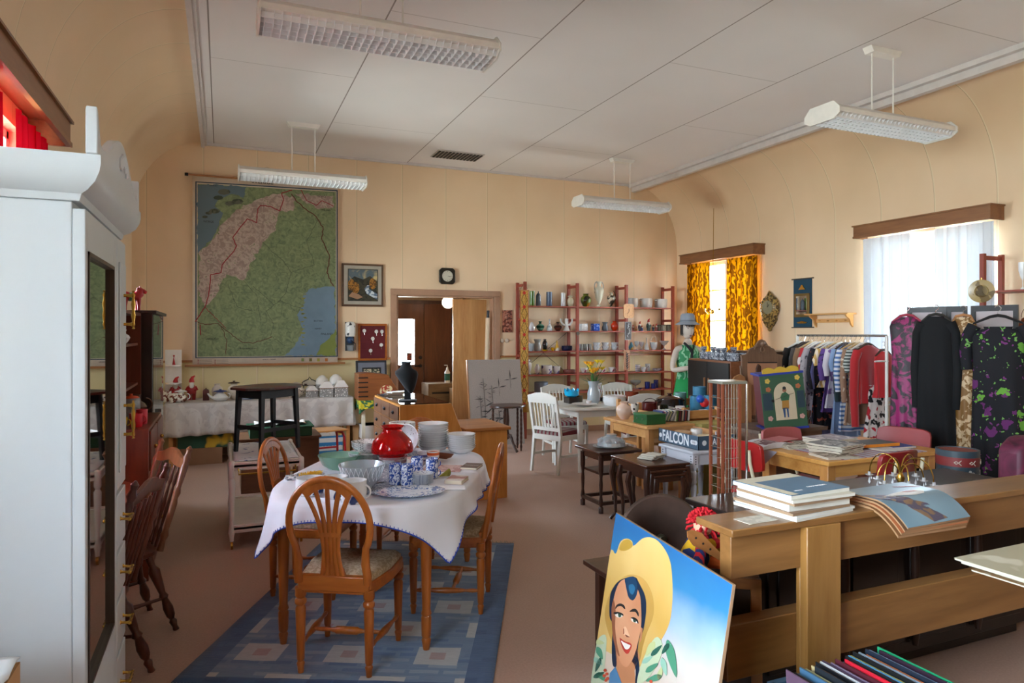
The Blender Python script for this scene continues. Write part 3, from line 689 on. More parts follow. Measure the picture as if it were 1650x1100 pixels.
MB().lathe([(0, .0097), (.11, .0097), (.112, .0105), (0, .0105)], seg=40, sy=.68).build('centre', pat('#e4ebf0', '#8296bc', 26, .58, 'magic', .2, coat=.5), t)
for u, v, w, h, c1, c2, lab in ((645, 751, 22, 18, '#b03a52', '#e8c9c4', 'pink-red banded'), (682, 742, 20, 15, '#6a6fa8', '#dfe0ea', 'violet-banded'), (668, 752, 20, 15, '#d8d4cc', '#8a8c9a', 'grey-white'), (698, 748, 21, 22, '#d8622c', '#e8e6e4', 'orange-banded'), (650, 735, 20, 12, '#7c78a8', '#e6e4ee', 'lilac')):
    ti('tea_bowl', lab+' porcelain cup without handle between the lamp shade and the plates', 'cup', u, v, w, h, 'cup', pat(c1, c2, 9, .5, 'wavez', .25))
ti('tall_box', 'small pink and grey card box standing behind the blue mugs', 'box', 661, 760, 14, 24, 'solid', pat('#d6a79a', '#e8d9cc', 14, .5), seg=4, hang=.6)
t = thing('wooden_bowl', 'oval brown wooden dish tilted near the stacked plates', 'bowl', atz(712, 742, ZT)+Vector((0, 0, .014)), rot=(radians(-8), radians(5), -.5))
MB().lathe(prf('bowl', .15, .036), (0, 0, 0), 28, sy=.55).build('bowl', wood('#5a2a14', '#8a4a28', .35, 'x'), t)
def book(name, label, cat, pos, w, d, h, rz, cover, page=mat('#ddd2bb', .8), group=None, tx=None):
    t = thing(name, label, cat, pos, rz, group)
    m = MB().box(-w/2, w/2, -d/2, d/2, 0, .0015 if h > .006 else h*.3).box(-w/2, w/2, -d/2, d/2, h-.0015 if h > .006 else h*.7, h).box(-w/2, -w/2+.0015, -d/2, d/2, 0, h)
    m.build('cover', cover, t, smooth=0)
    MB().box(-w/2+.002, w/2-.003, -d/2+.002, d/2-.002, .0013, h-.0013).build('pages', page, t, smooth=0)
    if tx: text('title', tx[0], tx[1], tx[2], t, (0, tx[3] if len(tx) > 3 else 0, h+.0004), (0, 0, 0), .0003)
    return t
book('book', 'brown booklet lying on the right side of the white cloth', 'book', atz(760, 753, ZT), .105, .15, .014, -.62, mat('#6f5a52', .5), tx=('PRACTICE GUIDE', .011, WHITE))
book('book', 'small pink and grey boxed book in front of the brown booklet', 'book', atz(736, 776, ZT), .1, .14, .022, -.62, pat('#b07c74', '#d8ccc2', 9, .5))
t = thing('paper_cone', 'olive green folded felt cone beside the platter', 'cone', atz(716, 770, ZT)+Vector((0, 0, .022)), rot=(radians(6), radians(90), radians(52)))
MB().lathe([(0, -.07), (.022, .06), (.0205, .062), (.004, -.055)], seg=14, sy=.6).build('cone', mat('#8f8a34', .9), t)
single('napkin', 'folded white paper under the pink boxed book', 'napkin', MB().box(-.07, .07, -.045, .045, 0, .002), mat('#eef0f2', .8), atz(728, 786, ZT), -.3)
single('place_mat', 'faded pink patterned mat behind the pink boxed book', 'place mat', MB().box(-.12, .12, -.1, .1, 0, .0025), pat('#d4b8b4', '#b8908c', 20, .5, 'magic', .8), atz(718, 757, ZT)+Vector((.0, .05, .0005)), -.5)
# left side: rope-like beads, yellow brush dish, white pots
m = MB()
for k in range(9):
    pts = []; r0 = random.uniform(.03, .05)
    for i in range(22):
        a = i/21*2*pi*1.0+k; pts.append((r0*cos(a)*1.3+random.uniform(-.006, .006), r0*.8*sin(a)+random.uniform(-.006, .006), .006+.012*(k % 4)/3+.003*sin(i)))
    m.tube(pts, .0045, 6, closed=False)
single('bead_strings', 'heap of white and grey bead strings at the left end of the cloth', 'beads', m, pat('#7e8a92', '#e4e8ea', 90, .5), atz(478, 771, ZT), .2)
m = MB()
for k in range(120):
    a = random.uniform(0, 2*pi); r = random.uniform(0, .05); x, y = r*1.5*cos(a), r*.7*sin(a)
    m.tube([(x, y, .03), (x+random.uniform(-.006, .006), y, .045)], .0018, 4)
t = thing('yellow_garland', 'yellow bristly garland lying over a small white dish', 'garland', atz(502, 773, ZT), .2)
MB().lathe(prf('bowl', .15, .03), seg=24, sy=.6).build('dish', CRY, t); m.build('bristles', mat('#d8a400', .7), t)
BLF = pat('#e9ebec', '#22386e', 12, .62, 'noise', .25)
ti('ramekin', 'white pot with dark blue flowers on the left, behind the near chair back', 'pot', 500, 796, 46, 27, 'pot', BLF)
ti('ramekin', 'white pot with dark blue flowers, right of the near chair back, front one', 'pot', 570, 809, 42, 36, 'pot', BLF, handle=1, hang=-.6, em=PORC)
ti('ramekin', 'white pot with dark blue flowers, right of the near chair back, rear one', 'pot', 541, 801, 38, 34, 'pot', BLF, handle=1, hang=-.4, em=PORC)
ti('cut_glass_dish', 'shallow cut glass dish beside the green glass bowl', 'dish', 525, 772, 50, 10, 'bowl', CRYD)
single('scissors_case', 'small grey metal triangle lying beside the platter', 'trinket', MB().prism([(-.03, -.01), (.03, -.008), (-.01, .02)], 0, .006, 'z'), mat('#6a6c70', .4, .5), atz(613, 778, ZT), .2)
# ================================================================ LEFT SIDE
WP = mat('#ccd4da', .35, var=.01, coat=.2)
WX, W0, W1, WZ = -.372, 2.225, 3.09, 1.965   # front plane, near and far side, carcass top
t = thing('wardrobe', 'tall white painted wardrobe with mirrored door and brass handles at the left edge', 'wardrobe', (WX, W0, 0))
WW = W1-W0
m = MB().box(-.56, -.012, 0, WW, .06, WZ).box(-.56, 0, .02, WW-.02, .0, .07)
m.build('body', WP, t, bev=.004)
crn = [(0, 0), (.006, .0), (.012, .02), (.03, .03), (.05, .05), (.062, .075), (.066, .095), (.066, .12)]
m = MB()
rings = []
for d, z in crn: rings.append([(-.565, -d, WZ+z), (d, -d, WZ+z), (d, WW+d, WZ+z), (-.565, WW+d, WZ+z)])
m.loft(rings).build('cornice', WP, t, smooth=30)
# pediment: scrolled board along the front
n = 40; P = [(-.07, 0)]
for i in range(n+1):
    y = -.07+(WW+.14)*i/n; k = abs(y-WW/2)/(WW/2+.07)
    z = .105+.11*cos(min(1, k/.62)*pi/2)**1.2 if k < .62 else .105-.02*sin((k-.62)/.38*pi)
    if k > .9: z += .085*(k-.9)/.1
    P.append((y, z))
P.append((WW+.07, 0))
MB().prism([(y, WZ+.121+max(0, z*.9-.04)) for y, z in P], .03, .06, 'x').build('pediment', WP, t, smooth=40, bev=.004)
m = MB()
for sg in (-1, 1):
    for i in range(3): m.tube([(.062, WW/2+sg*(.02+.026*i)+sg*.012*cos(a), WZ+.21-.012*i+.022*sin(a)) for a in [k*pi/5-.5 for k in range(8)]], .006, 6)
m.build('carved_scroll', WP, t)
# left mirrored door
MY = .61
m = MB(); holes = (.035, MY-.075, .57, 1.83)
m.box(-.012, .02, .0, holes[0], .07, WZ-.02).box(0, .02, holes[1], MY, .07, WZ-.02).box(0, .02, holes[0], holes[1], .07, holes[2]).box(0, .02, holes[0], holes[1], holes[3], WZ-.02)
dr = m.build('mirror_door', WP, t, bev=.003)
mi, nt, b = newmat('mirror_glass'); b.inputs['Metallic'].default_value = 1; b.inputs['Roughness'].default_value = .02; b.inputs['Base Color'].default_value = (.62, .66, .64, 1)
MB().box(.004, .010, holes[0], holes[1], holes[2], holes[3]).build('mirror', mi, dr)
m = MB(); g = .012
m.box(.008, .024, holes[0], holes[0]+g, holes[2], holes[3]).box(.008, .024, holes[1]-g, holes[1], holes[2], holes[3]).box(.008, .024, holes[0], holes[1], holes[2], holes[2]+g).box(.008, .024, holes[0], holes[1], holes[3]-g, holes[3])
m.build('mirror_beading', mat('#3b2f28', .4), dr)
def pull(z0, z1, y, vertical, par):
    m = MB()
    for zz in ((z0, z1) if vertical else (z0,)):
        pass
    if vertical:
        for zz in (z0+.01, z1-.01): m.turn((.018, y, zz), (.055, y, zz), [(0, .012), (.2, .006), (.8, .006), (1, .009)])
        m.turn((.058, y, z0-.01), (.058, y, z1+.01), [(0, 0), (.02, .006), (.06, .003), (.12, .007), (.2, .004), (.35, .008), (.5, .005), (.65, .008), (.8, .004), (.88, .007), (.94, .003), (.98, .006), (1, 0)])
    else:
        for yy in (y-.035, y+.035): m.turn((.018, yy, z0), (.05, yy, z0-.004), [(0, .01), (.2, .005), (.8, .005), (1, .008)])
        m.turn((.052, y-.05, z0-.004), (.052, y+.05, z0-.004), [(0, 0), (.08, .006), (.2, .003), (.35, .007), (.5, .004), (.65, .007), (.8, .003), (.92, .006), (1, 0)])
    m.build('handle', BRASS, par)
DY0, DY1 = MY+.015, WW-.012
ud = MB().box(0, .02, DY0, DY1, 1.02, WZ-.02).build('upper_door', WP, t, bev=.003)
MB().prism([(DY0+.04, 1.08), (DY1-.03, 1.08), (DY1-.03, 1.86), (DY0+.04, 1.86)], .02, .026, 'x').build('raised_panel', WP, ud, bev=.003)
pull(1.62, 1.75, DY0+.13, True, ud); pull(1.2, 1.33, DY0+.13, True, ud)
for z0, z1 in ((.8, 1.0), (.62, .78), (.42, .6), (.1, .4)):
    d_ = MB().box(0, .02, DY0, DY1, z0, z1).build('drawer', WP, t, bev=.003)
    pull((z0+z1)/2 if z0 > .2 else .29, 0, DY0+.12, False, d_)
# cardboard box in front of it
CARD = mat('#b98d5e', .85)
t = thing('cardboard_box', 'open cardboard box with crumpled white plastic on top, lower left corner', 'box', (-.56, 1.95, 0))
MB().box(-.2, .1, -.12, .08, .0, .785).build('carton', CARD, t, smooth=0)
MB().grid(lambda i, j: (-.2+.3*i, -.12+.2*j, .79+.012*abs(sin(i*7+j*5))), 14, 10).build('plastic_sheet', mat('#dfe2e4', .3), t, solid=.003)
# round-edged side table with two spindle chairs
SPN = wood('#3a1a0e', '#6b3620', .32); SPNL = wood('#63391f', '#8c5c38', .4)
t = thing('side_table', 'small dark reddish table behind the wardrobe with a white cloth on it', 'table', (-.7, 4.0, 0), radians(4))
MB().prism([(sell(f, .27, .5, 4)*cos(f), sell(f, .33, .52, 4)*sin(f)) for f in [2*pi*k/40 for k in range(40)]], .715, .742, 'z').build('tabletop', wood('#6a2c18', '#94482c', .3, 'y'), t)
MB().box(-.22, .22, -.38, .38, .63, .715).build('apron', SPN, t)
for x in (-.2, .2):
    for y in (-.34, .34): MB().lathe([(0, 0), (.02, 0), (.03, .05), (.022, .07), (.04, .2), (.045, .5), (.03, .6), (.035, .63), (0, .63)], (x, y, 0), 14).build('leg', SPN, t)
single('lace_cloth', 'white cloth lying on the small dark table behind the wardrobe', 'cloth', MB().grid(lambda i, j: (-.22+.44*i, -.36+.72*j, .745+.002*sin(i*9+j*7)), 12, 12), mat('#e4dfe4', .8), (-.7, 4.0, 0), radians(4), solid=.002)
def spindle_chair(crest):
    t = thing('spindle_chair', 'x', 'chair')
    zs = .43
    m = MB(); q = [(sell(f, .21, .2, 3)*cos(f), .2+sell(f, .21, .2, 3)*sin(f)) for f in [2*pi*k/28 for k in range(28)]]
    m.loft([[(x*k, .2+(y-.2)*k, z) for x, y in q] for k, z in ((.86, .405), (1, .42), (1, .44), (.9, .45), (.7, .443))]).build('seat', SPN, t)
    lp = [(0, .017), (.05, .013), (.12, .02), (.15, .012), (.2, .022), (.3, .026), (.42, .016), (.45, .025), (.5, .016), (.62, .022), (.8, .03), (.86, .016), (1, .02)]
    for (x, y), (x2, y2) in zip(((-.19, -.06), (.19, -.06), (-.2, .4), (.2, .4)), ((-.13, .06), (.13, .06), (-.14, .33), (.14, .33))):
        MB().turn((x, y, 0), (x2, y2, .41), lp).build('leg', SPN, t)
    for s_ in (-1, 1): MB().turn((s_*.17, 0, .18), (s_*.18, .37, .16), [(0, .008), (.3, .01), (.5, .016), (.7, .01), (1, .008)]).build('stretcher', SPN, t)
    pp = [(0, .018), (.1, .014), (.15, .022), (.2, .014), (.45, .019), (.5, .013), (.55, .021), (.6, .014), (.8, .02), (.84, .013), (.88, .022), (.93, .012), (.97, .017), (1, .004)]
    for s_ in (-1, 1): MB().turn((s_*.18, .02, .44), (s_*.2, -.13, .98), pp).build('back_post', crest and SPNL or SPN, t)
    for k in range(5):
        x = -.11+.055*k; MB().turn((x*.9, .015, .44), (x*1.1, -.1, .86), [(0, .006), (.2, .011), (.25, .006), (.5, .012), (.75, .006), (.8, .011), (1, .006)], 8).build('spindle', SPN, t)
    m = MB(); yb = lambda z: .02-.15*(z-.44)/.54
    P = [(-.19, .86), (-.1, .865), (0, .885), (.1, .865), (.19, .86), (.19, .91), (.12, .92), (.05, .945), (0, .95), (-.05, .945), (-.12, .92), (-.19, .91)]
    m.add([(x, yb(z)-.011, z) for x, z in P]+[(x, yb(z)+.011, z) for x, z in P], [tuple(range(12))[::-1], tuple(range(12, 24))]+[(i, (i+1) % 12, (i+1) % 12+12, i+12) for i in range(12)])
    m.build('crest_rail', crest and SPNL or SPN, t, bev=.004)
    return t
s1 = spindle_chair(False); s1['label'] = 'dark turned spindle chair half hidden by the white wardrobe'
s1.location = (-.41, 3.46, 0); s1.rotation_euler = (0, 0, radians(90)-.24)
s2 = spindle_chair(True); s2['label'] = 'spindle chair with lighter carved crest rail, the one farther from the wardrobe'
s2.location = (-.36, 4.24, 0); s2.rotation_euler = (0, 0, radians(90)+.42)
# picture frames on the left wall
for y, z, hy, hz, lab in ((5.4, 2.5, .28, .22, 'dark picture frame on the left wall beside the red curtain'), (8.2, 2.5, .18, .24, 'small dark framed picture high on the left wall near the back')):
    t = thing('picture_frame', lab, 'picture', (XL, y, z))
    MB().box(0.001, .025, -hy, hy, -hz, hz).build('frame', mat('#4d4a42', .5), t, bev=.004); MB().box(.024, .027, -hy+.05, hy-.05, -hz+.05, hz-.05).build('print', pat('#55594f', '#8a8f86', 6, .5), t)
# hutch with open shelves
HUT = wood('#5c2613', '#7d3a20', .4); HUTD = wood('#20110c', '#33201a', .4)
t = thing('shelf_hutch', 'reddish brown hutch with open shelves above a drawer base on the left wall', 'cabinet', (-1.035, 4.95, 0))
b_ = MB().box(0, .6, 0, 1.0, 0, .98).build('base', HUT, t, bev=.004)
for k in range(2):
    for z in (.1, .4, .7):
        dd = MB().box(.6, .612, .03+.49*k, .48+.49*k, z, z+.26).build('drawer', HUT, t, bev=.003); MB().ball((.622, .25+.49*k, z+.13), .014).build('knob', BRASS, dd)
MB().box(0, .46, 0, .02, .98, 1.745).box(0, .46, .98, 1.0, .98, 1.745).box(0, .46, 0, 1.0, 1.725, 1.745).box(0, .012, 0, 1.0, .98, 1.73).build('upper_case', HUT, t)
for z in (1.2, 1.5): MB().box(.012, .44, .02, .98, z, z+.018).build('shelf', HUT, t)
t = thing('glass_cabinet', 'tall dark brown display cabinet with glass front beside the hutch', 'cabinet', (-1.035, 6.03, 0))
MB().box(0, .53, 0, .03, 0, 1.75).box(0, .53, .99, 1.02, 0, 1.75).box(0, .02, 0, 1.02, 0, 1.75).box(0, .53, 0, 1.02, 0, .25).box(-.0, .56, -.02, 1.04, 1.745, 1.77).build('case', HUTD, t, bev=.003)
for z in (.6, .95, 1.3): MB().box(.02, .5, .03, .99, z, z+.008).build('glass_shelf', glass('#cfe0da', .25, .05), t)
g = MB().box(.53, .536, .02, 1.0, .26, 1.74).build('glass_door', glass('#c8d4ce', .12, .02), t)
MB().box(.536, .56, .45, .47, .8, .95).build('handle', CHROME, g)
REDP = mat('#a3161c', .4)
def dala(label, pos, h, rz, m):
    t = thing('painted_horse', label, 'figurine', pos, rz)
    k = h
    mb = MB().tube([(-.34*k, 0, .58*k), (-.2*k, 0, .62*k), (0, 0, .58*k), (.2*k, 0, .6*k), (.3*k, 0, .72*k), (.34*k, 0, .86*k), (.36*k, 0, .93*k)], [.1*k, .19*k, .17*k, .19*k, .17*k, .12*k, .07*k], 12, flat=.75)
    mb.tube([(.3*k, 0, .88*k), (.45*k, 0, .82*k), (.56*k, 0, .76*k)], [.11*k, .09*k, .06*k], 10, flat=.7)
    for x, y in ((-.27, .08), (-.22, -.08), (.22, .08), (.27, -.08)): mb.tube([(x*k, y*k, 0), (x*k, y*k, .2*k), (x*k*.95, y*k, .52*k)], [.055*k, .06*k, .1*k], 10)
    for y in (-.04, .04): mb.tube([(.3*k, y*k, .93*k), (.31*k, y*k, 1.03*k)], [.03*k, .008*k], 6)
    mb.build('body', m, t)
    MB().tube([(-.08*k, 0, .59*k), (.1*k, 0, .58*k)], [.185*k, .185*k], 12, flat=.8).build('saddle', pat('#3d6a4a', '#d8cfb4', 30, .55), t)
    MB().tube([(.2*k, 0, .78*k), (.26*k, 0, .93*k), (.36*k, 0, .99*k)], [.05*k, .06*k, .03*k], 8).build('mane', pat('#7a1a1c', '#c9b48a', 40, .5), t)
    return t
P = atx(237, 500, -.62); dala('red painted wooden horse on top of the dark display cabinet', (-.68, 6.3, 1.77), .2, radians(15), pat('#a3161c', '#d8b98a', 14, .7))
dala('small red and white dotted wooden horse on the hutch', (-.72, 5.55, 1.745), .13, radians(15), pat('#e0d4cc', '#c0202a', 40, .45))
t = thing('pepper_grinder', 'brown and grey glass grinder-shaped lantern on top of the hutch', 'lantern', (-.76, 5.04, 1.745))
MB().lathe([(0, 0), (.05, 0), (.052, .02), (.045, .1), (0, .1)], seg=18).build('glass_jar', glass('#b8b4b0', .4, .08), t)
MB().lathe([(0, .1), (.05, .1), (.05, .115), (.03, .125), (.032, .2), (0, .2)], seg=18).build('body', wood('#6a3a24', '#8a5236', .4), t); MB().lathe([(0, .2), (.034, .2), (.02, .215), (.006, .22), (.01, .235), (0, .235)], seg=12).build('top', BLACK, t)
def hi(name, label, cat, y, z, w, h, p, m, x=-.68, **k): return pot(name, label, cat, (x, y, z), w, h, p, m, **k)
hi('storage_jar', 'glass jar with an orange lid on the upper hutch shelf', 'jar', 5.5, 1.218, .08, .1, 'solid', CRY, lid=(mat('#d8501e', .4), .03))
hi('storage_jar', 'glass jar with an orange-red lid on the hutch base', 'jar', 5.55, .98, .12, .15, 'solid', CRY, lid=(mat('#d8501e', .4), .03), x=-.6)
hi('white_basket', 'small white wire basket on the lower hutch shelf', 'basket', 5.25, 1.218, .12, .1, 'cyl', pat('#8a8a88', '#dcdcd8', 40, .4), x=-.66)
hi('coffee_pot', 'glass coffee pot on the hutch base', 'pot', 5.75, .98, .13, .16, 'squat', glass('#8a6a5a', .5, .05), handle=1, x=-.58)
hi('mug', 'bright red mug on the hutch base behind the wardrobe handle', 'mug', 5.08, .98, .08, .09, 'mug', mat('#c41826', .4), handle=1, x=-.52)
hi('mug', 'pink-red tumbler on the hutch base', 'mug', 5.22, .98, .07, .1, 'mug', mat('#c83a4a', .4), x=-.5)
hi('mug', 'yellow cup on the hutch base', 'cup', 4.99+.06, .98, .075, .07, 'cup', mat('#d8b41e', .4), handle=1, x=-.6)
hi('milk_jug', 'small white jug on the upper hutch shelf', 'jug', 5.7, 1.518, .08, .1, 'squat', PORC, x=-.66)
t = thing('tiered_shelf', 'white round-fronted tiered shelf standing on the back table by the glass cabinet', 'shelf', (-.56, 9.38, .762))
t.scale = (.62, .8, 1)
MB().box(-.15, .15, .12, .14, 0, .62).build('back', WHITE, t)
for z in (0.0, .2, .42): MB().prism([(.15*cos(pi+a*pi/8), .12+.3*sin(pi+a*pi/8)*.9) for a in range(9)], z, z+.015, 'z').build('shelf', WHITE, t)
m = MB(); m.tube([(0, 0, 0), (0, 0, .1)], [.018, .004], 8).ball((0, 0, .11), .012)
single('bell_ornament', 'tiny red standing ornament on top of the white tiered shelf', 'ornament', m, REDP, (-.55, 9.4, 1.197))
# ---- long back table with grey cloth
BT = (-.62, 1.57, 8.98, 9.62)
t = thing('trestle_table', 'long table under the grey patterned cloth against the back wall', 'table', (0, 0, 0))
MB().box(BT[0]+.01, BT[1]-.01, BT[2]+.01, BT[3]-.01, .72, .745).build('tabletop', PINEX, t)
for x in (BT[0]+.06, BT[1]-.06):
    for y in (BT[2]+.06, BT[3]-.06): MB().bar((x, y, 0), (x, y, .72), .045).build('leg', PINE, t)
# cloth: top plus folded skirt
def skirt(i, j):
    L1 = BT[3]-BT[2]; L2 = BT[1]-BT[0]; T = 2*L1+L2; d = i*T
    if d < L1: x, y, nx, ny = BT[0], BT[3]-d, -1, 0
    elif d < L1+L2: x, y, nx, ny = BT[0]+d-L1, BT[2], 0, -1
    else: x, y, nx, ny = BT[1], BT[2]+d-L1-L2, 1, 0
    k = max(0, 1-(x-BT[0])/1.5)
    drop = .36+.03*k; a = .045*(j**.7)*(.35+.65*k); w_ = sin(d*27+.8*sin(d*6))
    out = .006+a*(1+w_)
    return (x+nx*out, y+ny*out, .752-drop*j)
GC = pat('#b5aca6', '#c3bbb4', 6, .5, 'magic', .55)
m = MB().box(BT[0], BT[1], BT[2], BT[3], .748, .756); m.grid(skirt, 220, 8)
single('tablecloth', 'grey-white oilcloth hanging in folds from the long back table', 'tablecloth', m, GC, solid=.003)
ZB = .7585
def bi(name, label, cat, u, v, w, h, p, m, Y=9.25, **k): return pitem(name, label, cat, u, v, w, h, p, m, Y=Y, zs=ZB, **k)
BRC = pat('#e4ddd0', '#6e2c14', 26, .55, 'noise', .3)
bi('coffee_cup', 'white cup with brown pattern, leftmost on the back table', 'cup', 268, 645, 15, 17, 'mug', BRC, handle=1, em=PORC)
bi('coffee_cup', 'white cup with brown pattern, second from the left on the back table', 'cup', 279, 648, 16, 15, 'cup', BRC, handle=1, Y=9.1, em=PORC)
bi('teapot', 'white lidded teapot with brown pattern on the back table', 'teapot', 291, 645, 20, 17, 'pear', BRC, handle=1, spout=PORC, lid=(PORC, .03), Y=9.12, em=PORC)
def gnome(label, pos, h, rz=0., coat='#9a1418', beard='#e0dcd4', name='gnome_figurine'):
    t = thing(name, label, 'figurine', pos, rz)
    mb = MB()
    for s_ in (-1, 1): mb.tube([(s_*.08*h, 0, 0), (s_*.08*h, 0, .3*h)], [.07*h, .08*h], 8)
    mb.lathe([(0, .22*h), (.17*h, .25*h), (.18*h, .4*h), (.13*h, .58*h), (.08*h, .64*h), (0, .64*h)], seg=12)
    for s_ in (-1, 1): mb.tube([(s_*.14*h, 0, .55*h), (s_*.21*h, -.03*h, .42*h), (s_*.1*h, -.13*h, .4*h)], .045*h, 6)
    mb.build('body', mat(coat, .45), t)
    MB().ball((0, 0, .7*h), .095*h, 10, 7).build('head', mat('#d29a7a', .5), t)
    MB().tube([(0, -.06*h, .7*h), (0, -.1*h, .55*h), (0, -.09*h, .4*h)], [.09*h, .09*h, .02*h], 8).build('beard', mat(beard, .8), t)
    MB().tube([(0, 0, .74*h), (.0, 0, .84*h), (.03*h, 0, .93*h), (.12*h, 0, 1*h)], [.11*h, .09*h, .06*h, .02*h], 10).build('hat', mat('#b01a1e', .5), t)
    return t
gnome('red-capped gnome figurine on the back table, the left one of two', aty(283, 640, 9.4)[:2]+(ZB,) if 0 else Vector((aty(283, 640, 9.42).x, 9.42, ZB)), .29)
gnome('red-capped gnome figurine on the back table, the right one of two', Vector((aty(309, 640, 9.38).x, 9.38, ZB)), .3)
bi('lidded_box', 'small dark red lidded box with a knob on the back table', 'box', 332, 643, 13, 16, 'solid', mat('#4a1c1a', .3), lid=(mat('#4a1c1a', .3), .03), seg=4, hang=pi/4)
bi('cream_jug', 'tall cream jug standing behind the blue-based teapot', 'jug', 350, 638, 17, 24, 'vase', mat('#cbbdae', .4), Y=9.42)
bi('teapot', 'white teapot with a blue base on the back table', 'teapot', 355, 645, 24, 15, 'pear', pat('#1f3670', '#d8d6d2', 1, .5, 'noise', .3) if 0 else mat('#d6d2cc', .3), handle=1, spout=mat('#d6d2cc', .3), lid=(mat('#1f3670', .3), .03), Y=9.1)
for o in list(COL.objects)[-6:]:
    pass
P_ = aty(355, 645, 9.1); 
bi('bean_pot', 'round cream pot with brown line drawing next to the teapot', 'pot', 377, 643, 20, 26, 'vase', pat('#3a2218', '#cfc2b0', 30, .3, 'noise', .4), lid=(mat('#4a3020', .4), .03))
bi('casserole', 'blue and white casserole behind the black-legged stool', 'casserole', 402, 643, 28, 15, 'pot', pat('#233d80', '#d9d5ce', 7, .5, 'wavez', .3), ears=2)
for i, (u, w, h, lab) in enumerate(((440, 60, 12, 'left oval baking dish with dark beaded rim seen through the stool legs'), (474, 60, 13, 'right oval baking dish with dark beaded rim behind the stool'))):
    bi('baking_dish', lab, 'dish', u, 644, w*.62, h, 'bowl', pat('#2a1c16', '#cdbfae', 26, .35, 'vor', .4), sy=.6, Y=9.2)
bi('soup_tureen', 'cream soup tureen with brown loop handles right of the stool', 'tureen', 477, 635, 28, 22, 'pear', mat('#cfc0ae', .35), ears=2, Y=9.42, em=mat('#4a2a1c', .4))
def house_jar(label, u, w, h, Y, dome=False, v=645):
    P = aty(u, v, Y); s = dist(P)/FPX; w *= s; h *= s
    t = thing('house_shaped_jar', label, 'jar', (P.x, Y, ZB))
    BR = pat('#8c8884', '#dad6d0', 40, .22, 'crack', .4)
    if dome:
        MB().lathe([(0, 0), (w/2, 0), (w/2, h*.55), (0, h*.55)], seg=20).build('body', BR, t); MB().lathe([(w*.52, h*.55), (w*.45, h*.8), (w*.2, h*.97), (0, h)], seg=20).build('lid', mat('#dcd6ce', .35), t)
    else:
        MB().box(-w/2, w/2, -w*.35, w*.35, 0, h*.58).build('body', BR, t); MB().prism([(-w*.55, h*.58), (w*.55, h*.58), (w*.2, h), (-w*.2, h)], -w*.4, w*.4, 'y').build('lid', mat('#dcd6ce', .35), t)
        MB().box(-w*.56, w*.56, -w*.42, w*.42, h*.56, h*.59).build('brown_band', mat('#8a5a3a', .5), t)
for u, w, h, Y, dm, lab in ((502, 18, 18, 9.2, 0, 'smallest one on the left'), (526, 20, 25, 9.12, 0, 'gabled, middle of the front row'), (549, 21, 26, 9.12, 0, 'gabled, at the table corner'), (519, 20, 32, 9.42, 1, 'domed, left one of the back row'), (541, 21, 33, 9.42, 1, 'domed, right one of the back row')):
    house_jar('white brick-patterned house jar on the back table, '+lab, u, w, h, Y, dm)
t = thing('cup_hook_rack', 'black scrolled wire rack leaning on the wall behind the house jars', 'rack', (aty(499, 620, 9.6).x, 9.6, ZB))
MB().tube([(-.09, 0, .12), (-.1, 0, .16), (-.05, 0, .19), (-.02, 0, .2), (0, 0, .235), (.02, 0, .2), (.05, 0, .19), (.1, 0, .16), (.09, 0, .12)], .006, 6).tube([(-.09, 0, .12), (.09, 0, .12)], .006, 6).tube([(-.08, 0, 0), (-.08, 0, .12)], .006).tube([(.08, 0, 0), (.08, 0, .12)], .006).build('frame', IRON, t)
MB().box(-.085, .085, .004, .01, .12, .19).build('panel', mat('#cfc3b0', .6), t)
# boxes under the back table and around
GREENB = mat('#1f4a30', .7)
def carton(label, x0, x1, y0, y1, z0, z1, m, name='cardboard_box', cat='box', txt=None):
    t = thing(name, label, cat, ((x0+x1)/2, (y0+y1)/2, z0)); w, d, h = (x1-x0)/2, (y1-y0)/2, z1-z0
    MB().box(-w, w, -d, d, 0, h).build('carton', m, t, smooth=0)
    MB().box(-w-.003, w+.003, -d-.003, d+.003, h*.78, h).build('lid_edge', m, t, smooth=0)
    if txt: text('printed_word', txt[0], txt[1], txt[2], t, (0, -d-.004, h*.4), (radians(90), 0, 0), .0005)
    return t
carton('brown carton on the floor under the left end of the back table', -.5, -.0, 9.06, 9.4, 0, .2, mat('#8a6446', .8))
carton('green fruit carton with yellow print on the brown carton under the back table', -.49, .12, 9.07, 9.4, .2, .36, pat('#1e4a34', '#c9a42a', 3.2, .62, 'noise', .6))
carton('dark carton under the middle of the back table', .25, .6, 9.1, 9.5, 0, .3, mat('#3a2c24', .8))
carton('white fruit carton with blue band, lower one behind the red-legged stool', 1.0, 1.44, 9.02, 9.4, 0, .26, pat('#e0dfda', '#2a7ab0', 3, .58, 'wavez', .6), txt=('BANANAS', .09, WHITE))
carton('white fruit carton with printed fruit, upper one behind the red-legged stool', .98, 1.43, 9.04, 9.4, .26, .385, pat('#dfdcd2', '#c9a23a', 7, .6, 'noise', .6, '#7a2a3a', .68))
carton('tan carton standing beside the fruit cartons', 1.575, 1.65, 9.05, 9.4, 0, .38, CARD)
